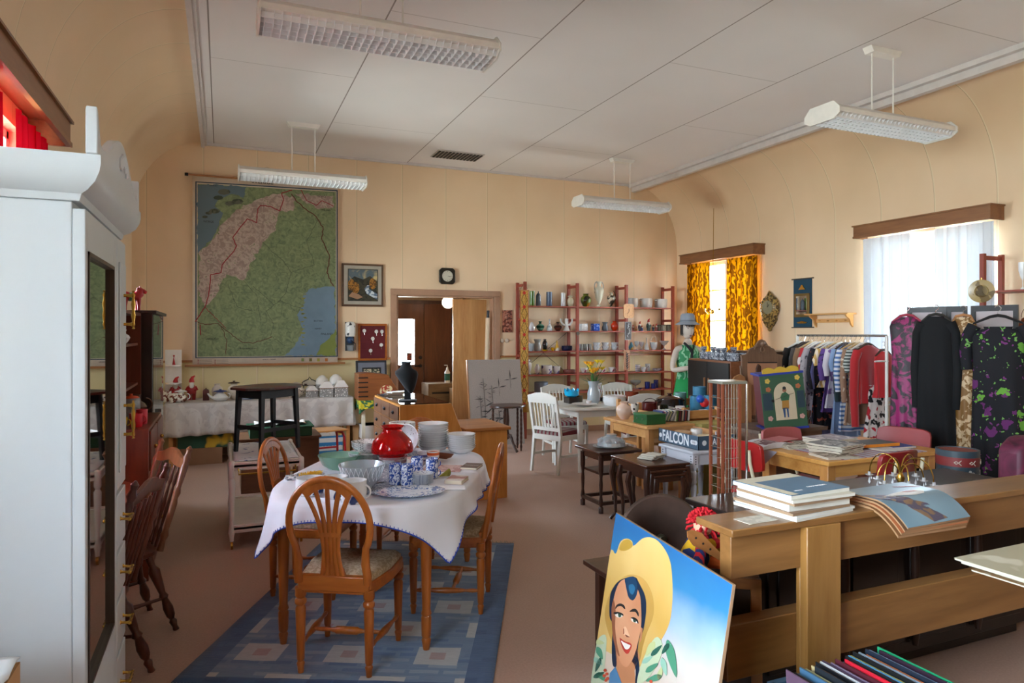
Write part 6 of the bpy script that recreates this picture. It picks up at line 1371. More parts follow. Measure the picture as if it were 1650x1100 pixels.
# nest of tables
for i, (dx, dy, h, sx, sy, lab) in enumerate(((0, 0, .55, .21, .27, 'largest'), (-.0, -.04, .51, .18, .24, 'middle'), (-.0, -.09, .47, .15, .2, 'smallest'))):
    t = thing('nest_table', 'dark mahogany nesting table with curved legs, the %s of the nest' % lab, 'table', (3.27+dx, 4.78+dy, 0), 0)
    MB().box(-sx, sx, -sy, sy, h-.02, h).build('tabletop', wood('#3a1c10', '#5c3422', .25, 'x'), t, bev=.006); MB().box(-sx+.03, sx-.03, -sy+.02, -sy+.04, h-.06, h-.02).box(-sx+.02, -sx+.04, -sy+.03, sy-.03, h-.06, h-.02).build('apron', DARKWX, t)
    for a in (-1, 1):
        for b_ in (-1, 1): MB().tube([(a*(sx-.02), b_*(sy-.02), h-.03), (a*(sx-.005), b_*(sy-.01), h*.75), (a*(sx-.03), b_*(sy-.03), h*.35), (a*(sx-.03), b_*(sy-.03), .06), (a*(sx), b_*(sy), .008)], [.022, .026, .016, .012, .014], 8).build('leg', DARKW, t)
t = thing('folded_linen', 'folded white linen lying on the largest nesting table', 'linen', (3.28, 4.78, .5505), .4)
for k in range(3): MB().grid(lambda i, j: (-.09+.18*i+.01*k, -.07+.14*j-.01*k, .006+.013*k+.003*sin(i*12)), 12, 8).build('fold', mat('#cfcabc', .9), t, solid=.008)
# ---- pine chairs around the far pine table, table and pots
def pine_chair(label, loc, rz, h=.87):
    t = thing('pine_chair', label, 'chair', loc, rz)
    MB().box(-.21, .21, 0, .4, .41, .44).build('seat', PN, t, bev=.005)
    for s_ in (-1, 1):
        MB().box(s_*.2-.02, s_*.2+.02, -.03, .015, 0, h).build('back_post', PNZ, t, bev=.008); MB().box(s_*.19-.018, s_*.19+.018, .36, .396, 0, .41).build('leg', PNZ, t)
    MB().box(-.18, .18, -.02, .005, h-.11, h-.03).build('top_rail', PN, t, bev=.006); MB().box(-.18, .18, -.015, .005, .6, .65).build('rail', PN, t)
    return t
pine_chair('pine chair seen from behind, between the white table and the pot table', (4.0, 6.22, 0), radians(-90))
pine_chair('pine chair in front of the pot table, back to the paperbacks', (4.3, 5.42, 0), 0)
pine_chair('pine chair beyond the pot table by the mannequin', (4.8, 6.45, 0), radians(180))
table('pot_table', 'pine table with enamel pots beyond the paperback row', 4.1, 4.85, 5.68, 6.36, .75, .06, PN, PNZ)
def gt_(name, label, cat, x, y, w, h, p, m, **k): return pot(name, label, cat, (x, y, ZP), w, h, p, m, **k)
EB = mat('#3c7c9c', .35, var=.15)
gt_('casserole', 'dark brown enamel casserole with lid on the pot table', 'casserole', 4.47, 6.15, .3, .13, 'pot', GLZ('#241614'), lid=(GLZ('#3a2018'), .06), ears=2)
gt_('enamel_can', 'pale green small enamel can with steel rim, leftmost of the cans', 'can', 4.7, 6.27, .13, .18, 'cyl', mat('#6f9c94', .35)); gt_('enamel_can', 'blue enamel can, upper one of the pair at the back', 'can', 4.77, 6.03, .14, .26, 'cyl', EB); gt_('enamel_can', 'blue enamel can, wide low one in front', 'can', 4.66, 5.93, .15, .17, 'cyl', EB); gt_('enamel_can', 'blue enamel can, rightmost by the black cupboard', 'can', 4.77, 5.85, .13, .18, 'cyl', EB)
gt_('teacup', 'white teacup with red roses on the pot table', 'cup', 4.42, 5.9, .1, .075, 'cup', RO, handle=1, hang=2.6, em=RO); gt_('saucer', 'white saucer stack right of the rose teacup on the pot table', 'saucer', 4.62, 5.76, .13, .04, 'pot', PORC)
gt_('white_box', 'flat white box on the near left of the pot table', 'box', 4.3, 6.05, .25, .06, 'solid', mat('#cfccca', .6), seg=4, hang=pi/4)
gt_('white_cup', 'white dotted footed cup at the left of the pot table', 'cup', 4.22, 6.28, .14, .09, 'goblet', PORC)
gt_('ceramic_lid', 'dark red and white striped lid beside the green can', 'lid', 4.78, 6.12, .1, .05, 'bowl', pat('#7a2a34', '#cfc8c4', 4, .5, 'wavez'))
# ---- CD tower
t = thing('wire_rack_tower', 'tall narrow brown wooden rack tower with wire grid sides and a chrome pole', 'rack', (2.46, 2.87, 0), radians(-6)); t.scale = (.82, .82, 1)
RW = wood('#6a3420', '#8a4a30', .4, 'z')
for x, y in ((-.08, -.06), (-.08, .08), (.055, .08), (.04, -.06)): MB().box(x-.008, x+.008, y-.008, y+.008, 0, 1.33).build('wooden_post', RW, t)
MB().box(-.095, .09, -.075, .095, 1.33, 1.345).build('top_plate', mat('#8a8a7c', .35, .5), t, bev=.003)
MB().turn((.085, -.07, 0), (.085, -.07, 1.33), [(0, .008), (1, .008)], 14).build('chrome_pole', CHROME, t)
m = MB()
for k in range(24): z = .06+.052*k; m.tube([(-.08, -.062, z), (.04, -.062, z)], .0015, 4).tube([(-.08, .082, z), (.055, .082, z)], .0015, 4).tube([(-.082, -.06, z), (-.082, .08, z)], .0015, 4)
for k in range(6): x = -.06+.02*k; m.tube([(x, -.062, .02), (x, -.062, 1.33)], .0016, 4)
m.build('wire_grid', mat('#857c6c', .5, .2), t)
for k in range(3): MB().box(-.03+.03*k-.008, -.03+.03*k+.006, .06, .075, .0, 1.33).build('wooden_slat', RW, t)
t.rotation_euler = (0, 0, radians(-8))
# colourful toy hanging behind the rack
t = thing('plastic_toy', 'red and blue plastic toy hanging behind the wire tower', 'toy', (3.9, 4.62, 1.02)); t.location = (3.72, 4.33, 1.08)
t.location = (4.26, 5.37, .875)
MB().ball((0, 0, .08), .04).build('blue_part', mat('#1c5ac0', .4), t); MB().ball((.05, 0, .04), .045).build('red_part', mat('#c8242c', .4), t)
# ================================================================ mannequin
def build_mannequin():
    t = thing('mannequin', 'white female shop mannequin with folded arms, green sleeveless top and skirt', 'mannequin', (5.68, 7.42, 0), radians(-12))
    SK = mat('#cdbfb2', .4, var=.02)
    V = [(0, 0, .95, .13, .09), (0, 0, 1.08, .105, .08), (0, -.0, 1.22, .12, .085), (0, 0, 1.36, .12, .08), (0, .01, 1.44, .055, .055), (0, .0, 1.53, .045, .048),
         (.15, 0, 1.38, .05, .05), (.22, -.02, 1.2, .042, .04), (.235, -.05, 1.08, .04, .036), (.12, -.19, 1.07, .035, .03), (-.02, -.22, 1.1, .026, .024),
         (-.15, 0, 1.38, .05, .05), (-.22, -.02, 1.2, .042, .04), (-.235, -.05, 1.1, .04, .036), (-.12, -.2, 1.13, .035, .03), (.04, -.2, 1.17, .026, .024),
         (.09, 0, .86, .09, .09), (.09, .0, .5, .06, .06), (.09, .01, .1, .036, .036), (-.09, 0, .86, .09, .09), (-.09, 0, .5, .06, .06), (-.09, .01, .1, .036, .036), (.1, -.1, .03, .035, .02), (-.1, -.1, .03, .035, .02)]
    E = [(0, 1), (1, 2), (2, 3), (3, 4), (4, 5), (3, 6), (6, 7), (7, 8), (8, 9), (9, 10), (3, 11), (11, 12), (12, 13), (13, 14), (14, 15), (0, 16), (16, 17), (17, 18), (0, 19), (19, 20), (20, 21), (18, 22), (21, 23)]
    for base, d in ((10, -1), (15, 1)):
        b = V[base]
        for k in range(4):
            V.append((b[0]+d*.05, b[1]-.002, b[2]+.024-.016*k, .0085, .0085)); E.append((base, len(V)-1)); V.append((b[0]+d*(.085-.004*abs(k-1)), b[1]+.012, b[2]+.022-.016*k, .007, .007)); E.append((len(V)-2, len(V)-1))
        V.append((b[0]+d*.03, b[1]-.02, b[2]+.045, .009, .009)); E.append((base, len(V)-1))
    me = bpy.data.meshes.new('body'); me.from_pydata([v[:3] for v in V], E, []); me.materials.append(SK)
    o = bpy.data.objects.new('body', me); COL.objects.link(o)
    o.modifiers.new('skin', 'SKIN')
    bpy.context.view_layer.objects.active = o
    if not me.skin_vertices: 
        import bmesh
        bm = bmesh.new(); bm.from_mesh(me); bm.verts.layers.skin.verify(); bm.to_mesh(me); bm.free()
    for i, v in enumerate(V):
        sv = me.skin_vertices[0].data[i]; sv.radius = (v[3], v[4]); sv.use_root = (i == 0)
    q = o.modifiers.new('sub', 'SUBSURF'); q.levels = 1; q.render_levels = 2
    for p in me.polygons: p.use_smooth = True
    o.parent = t
    # head
    m = MB(); rings = []
    for i in range(15):
        a = pi*i/14; z = 1.64-.125*cos(a); w_ = sin(a)**.75; ty = .0 if z > 1.6 else (1.6-z)*.35
        ring = []
        for k in range(28):
            f = 2*pi*k/28; x = .075*w_*cos(f)*(1-.25*max(0, (1.6-z)/.1)*(sin(f) < 0)); y = .095*w_*sin(f)
            if sin(f) < 0:
                nb = math.exp(-((x/.012)**2)); zz = z
                if 1.575 < zz < 1.66: y -= .024*nb*min(1, (1.665-zz)/.07)
                for ex in (-.03, .03): y += .010*math.exp(-((x-ex)/.014)**2-((zz-1.65)/.014)**2)
                y -= .006*math.exp(-(x/.02)**2-((zz-1.553)/.012)**2)
            ring.append((x, y-ty*0, z))
        rings.append(ring)
    hd = m.loft(rings).build('head', SK, t, smooth=180, sub=1)
    for ex in (-.028, .028):
        MB().ball((ex, -.078, 1.65), .011, 12, 8, (1, .6, .6)).build('eye', mat('#2a2624', .3), hd); MB().tube([(ex-.017, -.086, 1.668), (ex, -.093, 1.674), (ex+.017, -.086, 1.668)], .003, 5).build('eyebrow', mat('#3a2820', .8), hd)
    MB().tube([(-.02, -.088, 1.553), (0, -.099, 1.556), (.02, -.088, 1.553)], [.003, .006, .003], 6).build('lips', mat('#8a4a44', .4), hd)
    for s_ in (-1, 1): MB().tube([(s_*.074, .0, 1.67), (s_*.082, .01, 1.66), (s_*.08, .008, 1.63), (s_*.073, -.002, 1.61)], [.006, .008, .007, .004], 6).build('ear', SK, hd)
    m = MB(); random.seed(2)
    for k in range(70):
        f = random.uniform(-.1, pi+.1)
        m.tube([(.03*cos(f), .03*sin(f), 1.76), (.082*cos(f), .1*sin(f), 1.69), (.085*cos(f)+random.uniform(-.01, .01), .1*sin(f), 1.58+random.uniform(-.03, .02))], [.016, .012, .005], 5)
    for k in range(16): x = -.07+.0093*k; m.tube([(x*.6, -.05, 1.75), (x, -.096+.5*x*x*8, 1.71), (x*1.05+.005*sin(k*3), -.098+x*x*5, 1.675+.012*sin(k*2.3))], [.012, .009, .003], 5)
    m.build('hair', mat('#2c1e1a', .7), t)
    HT = mat('#8f98a4', .8)
    MB().lathe([(.155, 0), (.15, .008), (.1, .035), (.096, .05), (.088, .12), (.07, .145), (0, .15)], (0, .005, 1.7), 32, 1, 1.05).build('felt_hat', HT, t, solid=.006); MB().lathe([(.1, .036), (.098, .06)], (0, .005, 1.7), 32, 1, 1.05).build('hat_band', mat('#6a727c', .6), t, solid=.004)
    TP = pat('#2f8a56', '#8fc8a0', 5, .62, 'swirl', .7)
    m = MB(); rs = []
    for z, a, b in ((.98, .15, .115), (1.1, .13, .105), (1.22, .15, .12), (1.32, .155, .115), (1.39, .13, .09), (1.43, .085, .07)):
        rs.append([(a*cos(2*pi*k/36)+.0, b*sin(2*pi*k/36)+.006*sin(k*2.1), z) for k in range(36)])
    m.loft(rs, cap=False).build('green_top', TP, t, solid=.005)
    m = MB(); rs = []
    for i in range(9):
        f = i/8; z = 1.0-.72*f; a = .145+.11*f**.8; b = .115+.1*f
        rs.append([(a*cos(2*pi*k/60)*(1+.04*f*sin(k*pi/4)), b*sin(2*pi*k/60)*(1+.05*f*sin(k*pi/4)), z) for k in range(60)])
    m.loft(rs, cap=False).build('green_skirt', mat('#1d9a52', .75), t, solid=.004)
    MB().tube([(-.07, -.04, 1.46), (-.03, -.1, 1.4), (0, -.128, 1.33), (-.015, -.135, 1.2), (-.03, -.24, 1.1), (-.04, -.26, 1.0), (-.05, -.25, .92)], [.016, .02, .02, .024, .022, .02, .024], 8, flat=.5).tube([(.07, -.04, 1.46), (.04, -.1, 1.4), (.0, -.128, 1.33)], .016, 8, flat=.5).build('black_scarf', mat('#17161a', .8), t)
    for s_ in (-1, 1): MB().loft([[(s_*.1+.04*cos(f), -.06+.1*sin(f), z) for f in [2*pi*k/16 for k in range(16)]] for z in (0, .05)]).build('shoe', BLACK, t)
    return t
build_mannequin()
# ---- black cupboard with two doors, cups on top
A_, B_ = Vector((5.22, 6.80, 0)), Vector((4.98, 5.78, 0)); L_ = (B_-A_).length
t = thing('black_cupboard', 'cupboard with black doors and a thin wooden edge beside the mannequin', 'cupboard', A_, atan2(B_.y-A_.y, B_.x-A_.x))
MB().box(0, L_, .001, .4, .05, 1.285).build('body', wood('#6a3c22', '#8a5432', .4, 'x'), t, bev=.003)
for k in range(2):
    d_ = MB().box(.015+k*(L_/2-.01), L_/2-.004+k*(L_/2-.008), -.016, 0, .08, 1.265).build('door', mat('#0d0d10', .45, var=.02), t)
    x = L_/2-.05+.1*k; MB().box(x-.01, x+.01, -.03, -.016, .85, 1.08).build('handle', wood('#8a5a34', '#a8754a', .4), d_)
ux = (B_-A_).normalized(); uy = Vector((-ux.y, ux.x, 0))
random.seed(4); GC2 = pat('#565c68', '#b8bcc4', 40, .5, 'magic', .3)
k = 0
pos = [(.2, .1), (.2, .2), (.33, .1), (.33, .22), (.45, .1), (.46, .22), (.57, .1), (.58, .23), (.7, .1), (.7, .22), (.83, .12), (.84, .25), (.95, .1)]
wd = ['first', 'second', 'third', 'fourth', 'fifth', 'sixth', 'seventh', 'eighth', 'ninth', 'tenth', 'eleventh', 'twelfth', 'last']
for i, (a, b_) in enumerate(pos):
    p = A_+ux*a+uy*b_; p.z = 1.2855
    pot('grey_mug', 'grey patterned cup on the black cupboard, %s from the mannequin, %s row' % (wd[i//2] if i < 12 else 'last', 'front' if i % 2 == 0 else 'back'), 'cup', p, .088, .085, 'mug', GC2, handle=1 if i % 2 == 0 else 0, hang=random.uniform(2.5, 4), em=GC2)
    if i in (0, 4, 9): pot('grey_mug', 'grey patterned cup stacked on the %s cup of the black cupboard' % ('leftmost', 'middle', 'right-hand')[(0, 4, 9).index(i)], 'cup', p+Vector((0, 0, .0855)), .075, .06, 'cup', GC2)
    if i in (5, 6, 8): pot('grey_mug', 'low grey patterned cup stacked on the cup row above the %s' % ('cupboard middle', 'door handles', 'right door')[(5, 6, 8).index(i)], 'cup', p+Vector((0, 0, .0855)), .08, .05, 'cup', GC2)
# dark tall cupboard
t = thing('tall_cupboard', 'dark brown corner cupboard with moulded top behind the carved mirror', 'cupboard', (5.56, 5.8, 0))
DC = wood('#2a1814', '#3e2620', .4)
MB().box(0, .42, 0, .62, 0, 1.35).build('body', DC, t, bev=.004); MB().box(-.04, .46, -.04, .66, 1.35, 1.385).build('moulded_top', wood('#4a3428', '#5e463a', .4, 'y'), t, bev=.006); MB().box(-.012, 0, .04, .58, .1, 1.28).build('door', wood('#4a2e22', '#64432f', .4), t, bev=.004)
# carved mirror back on a dresser
t = thing('dresser', 'old brown dresser base behind the wire tower carrying the carved mirror', 'dresser', (4.72, 5.02, 0), radians(-4))
OW = wood('#4a3022', '#6e4c36', .5, 'x')
MB().box(-.3, .38, -.2, .22, 0, .66).build('body', OW, t, bev=.005); MB().box(-.33, .4, -.23, .24, .66, .69).build('top', OW, t, bev=.004); MB().box(-.25, .3, -.05, .2, .69, .78).build('upper_step', OW, t, bev=.004)
t = thing('carved_mirror', 'carved wooden dresser mirror frame seen from behind with plain brown backing', 'mirror', (4.73, 5.05, .781), radians(-18))
P = [(-.19, 0), (.19, 0), (.2, .56), (.21, .6), (.15, .61), (.12, .66), (.07, .68), (.03, .74), (0, .75), (-.03, .74), (-.07, .68), (-.12, .66), (-.15, .61), (-.21, .6), (-.2, .56)]
MB().prism(P, 0, .03, 'y').build('frame', wood('#5c4232', '#7c5e48', .5), t, bev=.004); MB().box(-.145, .145, -.006, 0, .03, .53).build('backing_board', mat('#a8785a', .6), t); MB().box(-.145, .145, -.008, -.005, .525, .535).build('dark_line', BLACK, t)
m = MB()
for s_ in (-1, 1):
    m.tube([(s_*(.03+.05*cos(a)), -.01, .655+.035*sin(a)) for a in [k*.6 for k in range(9)]], .008, 6)
    m.tube([(s_*.205, .0, .05), (s_*.22, 0, .2), (s_*.2, 0, .35), (s_*.215, 0, .5)], [.015, .008, .014, .008], 6)
m.ball((0, -.01, .71), .025).build('carving', wood('#5c4232', '#8a6a50', .5), t)
t = thing('carved_crest', 'light brown carved wooden crest board behind the wire tower', 'carving', (4.42, 5.0, .69), radians(-10))
MB().prism([(-.12, 0), (.12, 0), (.12, .42), (.06, .45), (.05, .5), (0, .52), (-.05, .5), (-.1, .44), (-.12, .42)], 0, .02, 'y').build('board', wood('#8a5c38', '#a8764a', .5), t, bev=.004)
t = thing('scroll_post', 'dark carved scroll post standing right of the light brown crest board', 'post', (4.33, 4.77, .69), 0); MB().prism([(-.025, 0), (.025, 0), (.025, .53), (.02, .6), (-.005, .62), (-.025, .58)], 0, .02, 'y').build('post', DARKW, t)
t.location = (4.5, 4.84, .69)
# painted clock-like cabinet
t = thing('painted_cabinet', 'tilted green and dark red painted hanging cabinet with a flute player figure', 'cabinet', (4.2, 4.48, .79), rot=(0, radians(-6), radians(-28)))
MB().box(-.0, .33, -.1, .14, .02, .44).build('box', mat('#5c1c26', .45), t, bev=.003)
MB().box(-.01, .34, -.112, -.1, .0, .46).build('front', mat('#2f4f38', .45), t, bev=.002); MB().box(-.015, .345, -.115, .15, -.012, .006).box(-.015, .345, -.115, .15, .445, .462).build('blue_edge', mat('#1c2f86', .5), t)
P = [(.02, .462), (.31, .462)]+[(.31-.29*k/24, .462+.03+.018*abs(sin(k*pi/8))*1) for k in range(25)]
MB().prism(P, -.11, -.09, 'y').build('yellow_crest', mat('#b8962a', .5), t)
P = [(.09, .07), (.26, .07), (.26, .28)]+[(.175+.085*cos(a), .28+.1*sin(a)) for a in [pi*k/12 for k in range(13)]]+[(.09, .28)]
MB().prism(P, -.1145, -.112, 'y').build('arched_field', mat('#b8a88c', .6), t)
m = MB(); m.box(.0, .075, -.114, -.112, .16, .3).box(.275, .33, -.114, -.112, .16, .3).build('dark_panels', mat('#1f3540', .5), t)
f_ = t
MB().prism([(.155, .09), (.165, .09), (.17, .16), (.18, .16), (.183, .09), (.193, .09), (.195, .17), (.15, .17)], -.1165, -.1145, 'y').build('painted_legs', mat('#2c4a70', .6), t); MB().prism([(.145, .16), (.2, .16), (.205, .23), (.15, .23)], -.1165, -.1145, 'y').build('painted_breeches', mat('#9a6e2a', .6), t); MB().prism([(.145, .23), (.205, .23), (.215, .27), (.185, .3), (.155, .29), (.14, .26)], -.1165, -.1145, 'y').build('painted_jacket', mat('#2c5a3c', .6), t)
MB().turn((.178, -.1145, .315), (.178, -.1168, .315), [(0, .017), (1, .017)], 14).build('painted_head', mat('#8a5c44', .6), t); MB().turn((.178, -.1145, .332), (.178, -.1172, .332), [(0, .014), (1, .014)], 12).build('painted_cap', mat('#1c1c1a', .6), t); MB().bar((.1, -.117, .245), (.25, -.117, .285), .007, .002).build('painted_flute', mat('#3a241a', .6), t)
for x, z, c in ((.05, .4, '#c8a84a'), (.29, .41, '#c8a84a'), (.05, .33, '#a8603a'), (.29, .34, '#a8603a'), (.045, .09, '#b88a80'), (.3, .09, '#b88a80')):
    m = MB()
    for k in range(5): a = k*2*pi/5; m.turn((x+.012*cos(a), -.112, z+.012*sin(a)), (x+.012*cos(a), -.1145, z+.012*sin(a)), [(0, .01), (1, .01)], 8)
    m.build('painted_flower', mat(c, .6), t)
MB().turn((.075, -.112, .235), (.075, -.135, .235), [(0, .008), (.5, .012), (1, .01)], 10).build('knob', BLACK, t)
t = thing('low_chest', 'dark boarded chest behind the red chairs carrying the painted cabinet', 'chest', (4.35, 4.63, 0)); MB().box(-.28, .42, -.25, .17, 0, .76).build('body', OW, t, bev=.004); MB().box(-.3, .45, -.28, .18, .76, .789).build('lid', wood('#4c3a30', '#6e5848', .6, 'x'), t)
P = atz(1305, 690, .79); t = pot('silver_goblet', 'tarnished silver goblet right of the painted cabinet', 'goblet', (4.62, 4.42, .7895), .09, .14, 'goblet', mat('#8a8884', .25, .9))
# ---- things on the right wall
def wx(u, v, X=XR-.002): return atx(u, v, X)
GIL = pat('#4a3818', '#a8894a', 34, .5, 'noise', .35)
t = thing('gilt_wall_clock', 'ornate gilded wall clock right of the yellow curtains', 'clock', wx(1243, 502)); t.rotation_euler = (0, 0, radians(-90))
MB().lathe([(0, 0), (.13, 0), (.15, .03), (.12, .06), (.1, .07), (0, .07)], seg=32).build('case', GIL, t, rot=(radians(90), 0, 0), loc=(0, 0, .06))
MB().lathe([(0, .07), (.095, .07), (.095, .075), (0, .075)], seg=32).build('dial', mat('#8a8468', .5), t, rot=(radians(90), 0, 0), loc=(0, 0, .06))
m = MB(); random.seed(8)
m.prism([(-.1, -.03), (.1, -.03), (.12, -.12), (.06, -.2), (0, -.24), (-.06, -.2), (-.12, -.12)], -.06, 0, 'y')
for k in range(22):
    a = 2*pi*k/22; r = .15; m.ball((r*cos(a), -.03, .06+r*sin(a)), .03, 8, 6)
for s_ in (-1, 1):
    for k in range(9): m.ball((s_*(.12-.012*k), -.035, -.05-.02*k), .026, 8, 6)
m.tube([(-.05, -.03, .2), (0, -.04, .29), (.05, -.03, .2)], [.03, .012, .03], 8).ball((0, -.03, -.25), .03).tube([(-.14, -.03, .1), (-.18, -.03, .09), (-.19, -.03, .14)], .01, 6)
m.build('gilt_ornament', GIL, t)
m = MB().bar((0, -.078, .06), (.03, -.078, .1), .008, .002).bar((0, -.078, .06), (.0, -.078, .13), .006, .002).build('hands', BLACK, t)
t = thing('blue_panel_mirror', 'small gilt-framed mirror on a tall blue textile panel hanging on the right wall', 'mirror', wx(1294, 487)); t.rotation_euler = (0, 0, radians(-90))
BLU = mat('#143e52', .8)
MB().box(-.155, .155, -.012, -.002, -.33, .31).build('textile_panel', BLU, t); MB().box(-.185, .185, -.02, 0, .31, .325).box(-.185, .185, -.02, 0, -.345, -.33).build('rod', mat('#3a2c22', .5), t)
MB().box(-.13, .13, -.03, -.012, -.2, .12).build('gilt_frame', mat('#7a6236', .4, .5), t, bev=.006); MB().box(-.09, .09, -.034, -.03, -.16, .085).build('mirror', mi, t)
MB().prism([(-.06, .17), (-.03, .2), (-.01, .235), (.01, .235), (.03, .2), (.06, .17)], -.025, -.012, 'y').build('brass_mount', BRASS, t); MB().prism([(-.09, -.27), (0, -.25), (.09, -.27), (.06, -.285), (-.06, -.285)], -.025, -.012, 'y').build('brass_mount', BRASS, t)
t = thing('wall_shelf', 'small pine wall shelf with curved brackets left of the white curtains', 'shelf', wx(1344, 507)); t.rotation_euler = (0, 0, radians(-90))
MB().box(-.34, .34, -.16, -.002, 0, .018).build('board', PN, t, bev=.003); MB().box(-.28, .28, -.02, -.002, -.1, -.05).build('peg_rail', PN, t)
for s_ in (-1, 1): MB().prism([(-.002, 0), (-.13, 0), (-.11, -.03), (-.06, -.06), (-.04, -.12), (-.002, -.16)], s_*.28-.012, s_*.28+.012, 'x').build('bracket', PN, t)
for k in range(4): MB().turn((-.2+.133*k, -.02, -.075), (-.2+.133*k, -.06, -.07), [(0, .006), (.8, .006), (1, .009)], 8).build('peg', PN, t)
t = thing('small_chandelier', 'tiny brass and crystal chandelier hanging before the yellow-curtained window', 'chandelier', atx(1150, 502, 6.95)); z_ = t.location.z
t.location.x = 6.93
MB().tube([(0, 0, .03), (0, 0, .12), (.02, 0, ZC-z_-.55)], .004, 5).build('chain', BRASS, t); MB().ball((0, 0, 0), .03, sc3=(1, 1, 1.3)).build('body', BRASS, t)
for k in range(5): a = k*2*pi/5; MB().tube([(0, 0, 0), (.07*cos(a), .07*sin(a), -.04), (.12*cos(a), .12*sin(a), .02)], .005, 6).lathe([(0, 0), (.02, .005), (.012, .03), (0, .03)], (.12*cos(a), .12*sin(a), .02), 8).build('arm', BRASS, t)
# hung from a hook arm on the cove
# ================================================================ RIGHT SIDE
def rayd(u, t, z=0.):
    x, y, w = ray(u, 535); return Vector((x*t, y*t, z))
table('book_table', 'light wooden table at the right covered with magazines and books', 3.65, 4.8, 3.3, 4.0, .75, .07, wood('#c4873c', '#dfa95e', .35, 'x'), wood('#b87c3c', '#d69c58', .35, 'z'))
LEA = mat('#a31b1b', .35, coat=.3); TUBE = mat('#d8ccae', .35)
def red_chair(label, loc, rz, back=LEA, seat=LEA):
    t = thing('red_chair', label, 'chair', loc, rz)
    MB().loft([[(x*k, .2+(y-.2)*k, z) for x, y in ((-.19, 0), (.19, 0), (.2, .36), (.17, .4), (-.17, .4), (-.2, .36))] for k, z in ((.97, .42), (1, .43), (1, .455), (.93, .47), (.5, .476))]).build('seat', seat, t, smooth=60)
    def f(o):
        vs = []
        for j in range(5):
            z = .63+.21*j/4
            for i in range(13): x = -.2+.4*i/12; vs.append((x*(1-.04*(j == 4)-.04*(j == 0)), -.045-.05*(x/.2)**2*-.7-.1*(z-.63)+o, z-(.02*(abs(x)/.2)**6 if j == 4 else -.02*(abs(x)/.2)**6 if j == 0 else 0)))
        return vs
    a, b = f(-.014), f(.014); fs = []
    for j in range(4):
        for i in range(12): q = j*13+i; fs += [(q, q+1, q+14, q+13), (65+q+13, 65+q+14, 65+q+1, 65+q)]
    for i in range(12): fs += [(i+1, i, 65+i, 66+i), (52+i, 53+i, 118+i, 117+i)]
    for j in range(4): fs += [(13*j, 13*j+13, 65+13*j+13, 65+13*j), (13*j+25, 13*j+12, 65+13*j+12, 65+13*j+25)]
    MB().add(a+b, fs).build('backrest', back, t, smooth=40, bev=.004)
    for s_ in (-1, 1):
        MB().tube([(s_*.17, -.1, 0), (s_*.16, -.0, .42), (s_*.155, -.055, .56), (s_*.15, -.09, .7), (s_*.15, -.1, .79)], .012, 10).build('back_tube', TUBE, t)
        MB().tube([(s_*.18, .37, 0), (s_*.165, .34, .42)], .012, 10).build('leg', TUBE, t)
    return t
red_chair('red vinyl chair with cream tube frame at the left end of the magazine table', (3.42, 3.82, 0), radians(-90))
red_chair('dark red vinyl chair at the front of the magazine table, back to the bench', (4.0, 3.1, 0), radians(7), mat('#8a1a1a', .35, coat=.3), mat('#7c5058', .5))
red_chair('faded pinkish red chair behind the magazine table on the painted cabinet side', (4.1, 4.14, 0), radians(180), mat('#a05050', .45), mat('#a05050', .45))
red_chair('faded red chair at the right end of the magazine table by the long dresses', (4.97, 3.78, 0), radians(105), mat('#8c3030', .45), mat('#8c3030', .45))
# magazines
def mag(label, pos, w, d, h, rz, cover, name='magazine', cat='magazine', bx=0., by=0., page=mat('#c9c0ad', .8), deco=None, group=None):
    t = thing(name, label, cat, pos, rz, group)
    def dz(x, y): return -bx*(max(0, x/w)**2)*1.-by*max(0, -y/d)**2*4*.5+.0
    def blk(h0, h1, e):
        rings = []
        for i in range(9):
            x = -w/2+w*i/8; r = []
            ys = [-d/2+d*k/16 for k in range(17)]
            r = [(x*e, y*e, h0+dz(x, y)) for y in ys]+[(x*e, y*e, h1+dz(x, y)) for y in ys[::-1]]
            rings.append(r)
        return rings
    MB().loft(blk(0, h*.9, .992)).build('pages', page, t, smooth=30)
    MB().loft(blk(h*.88, h, 1)).build('cover', cover, t, smooth=30)
    if deco:
        for (poly, mt) in deco:
            m = MB()
            vs = [(x*w, y*d, h+.0006+dz(x*w, y*d)) for x, y in poly]; m.add(vs, [tuple(range(len(vs)))]); m.build('cover_print', mt, t, smooth=0)
    return t
random.seed(21)
OLD = ['#8f897c', '#a39a8a', '#7c7468', '#b0a595', '#938c84', '#a8a49c', '#867a68', '#9a9284']
ZM = .7505
def mstack(n, x, y, w, d, h, rz, lab, covers=OLD, group=None, top=None, z0=ZM, jit=.012, deco=None, **k):
    z = z0
    for i in range(n):
        hh = h*random.uniform(.8, 1.2); tp = i == n-1
        l_ = (top or ('topmost magazine of ' + lab)) if tp else (('bottom magazine of ' + lab) if i == 0 else 'one of the middle magazines of ' + lab)
        mag(l_, (x+random.uniform(-jit, jit), y+random.uniform(-jit, jit), z), w*random.uniform(.95, 1.03), d*random.uniform(.95, 1.03), hh, rz+random.uniform(-.06, .06), mat(covers[i % len(covers)], .5) if isinstance(covers[i % len(covers)], str) else covers[i % len(covers)], group=group, deco=deco if tp else None, **k); z += hh+.0006
    return z
GP = pat('#55585a', '#a8a8a4', 9, .5, 'magic', .5); GP2 = pat('#6a5a4a', '#b8b0a0', 11, .5, 'magic', .5)
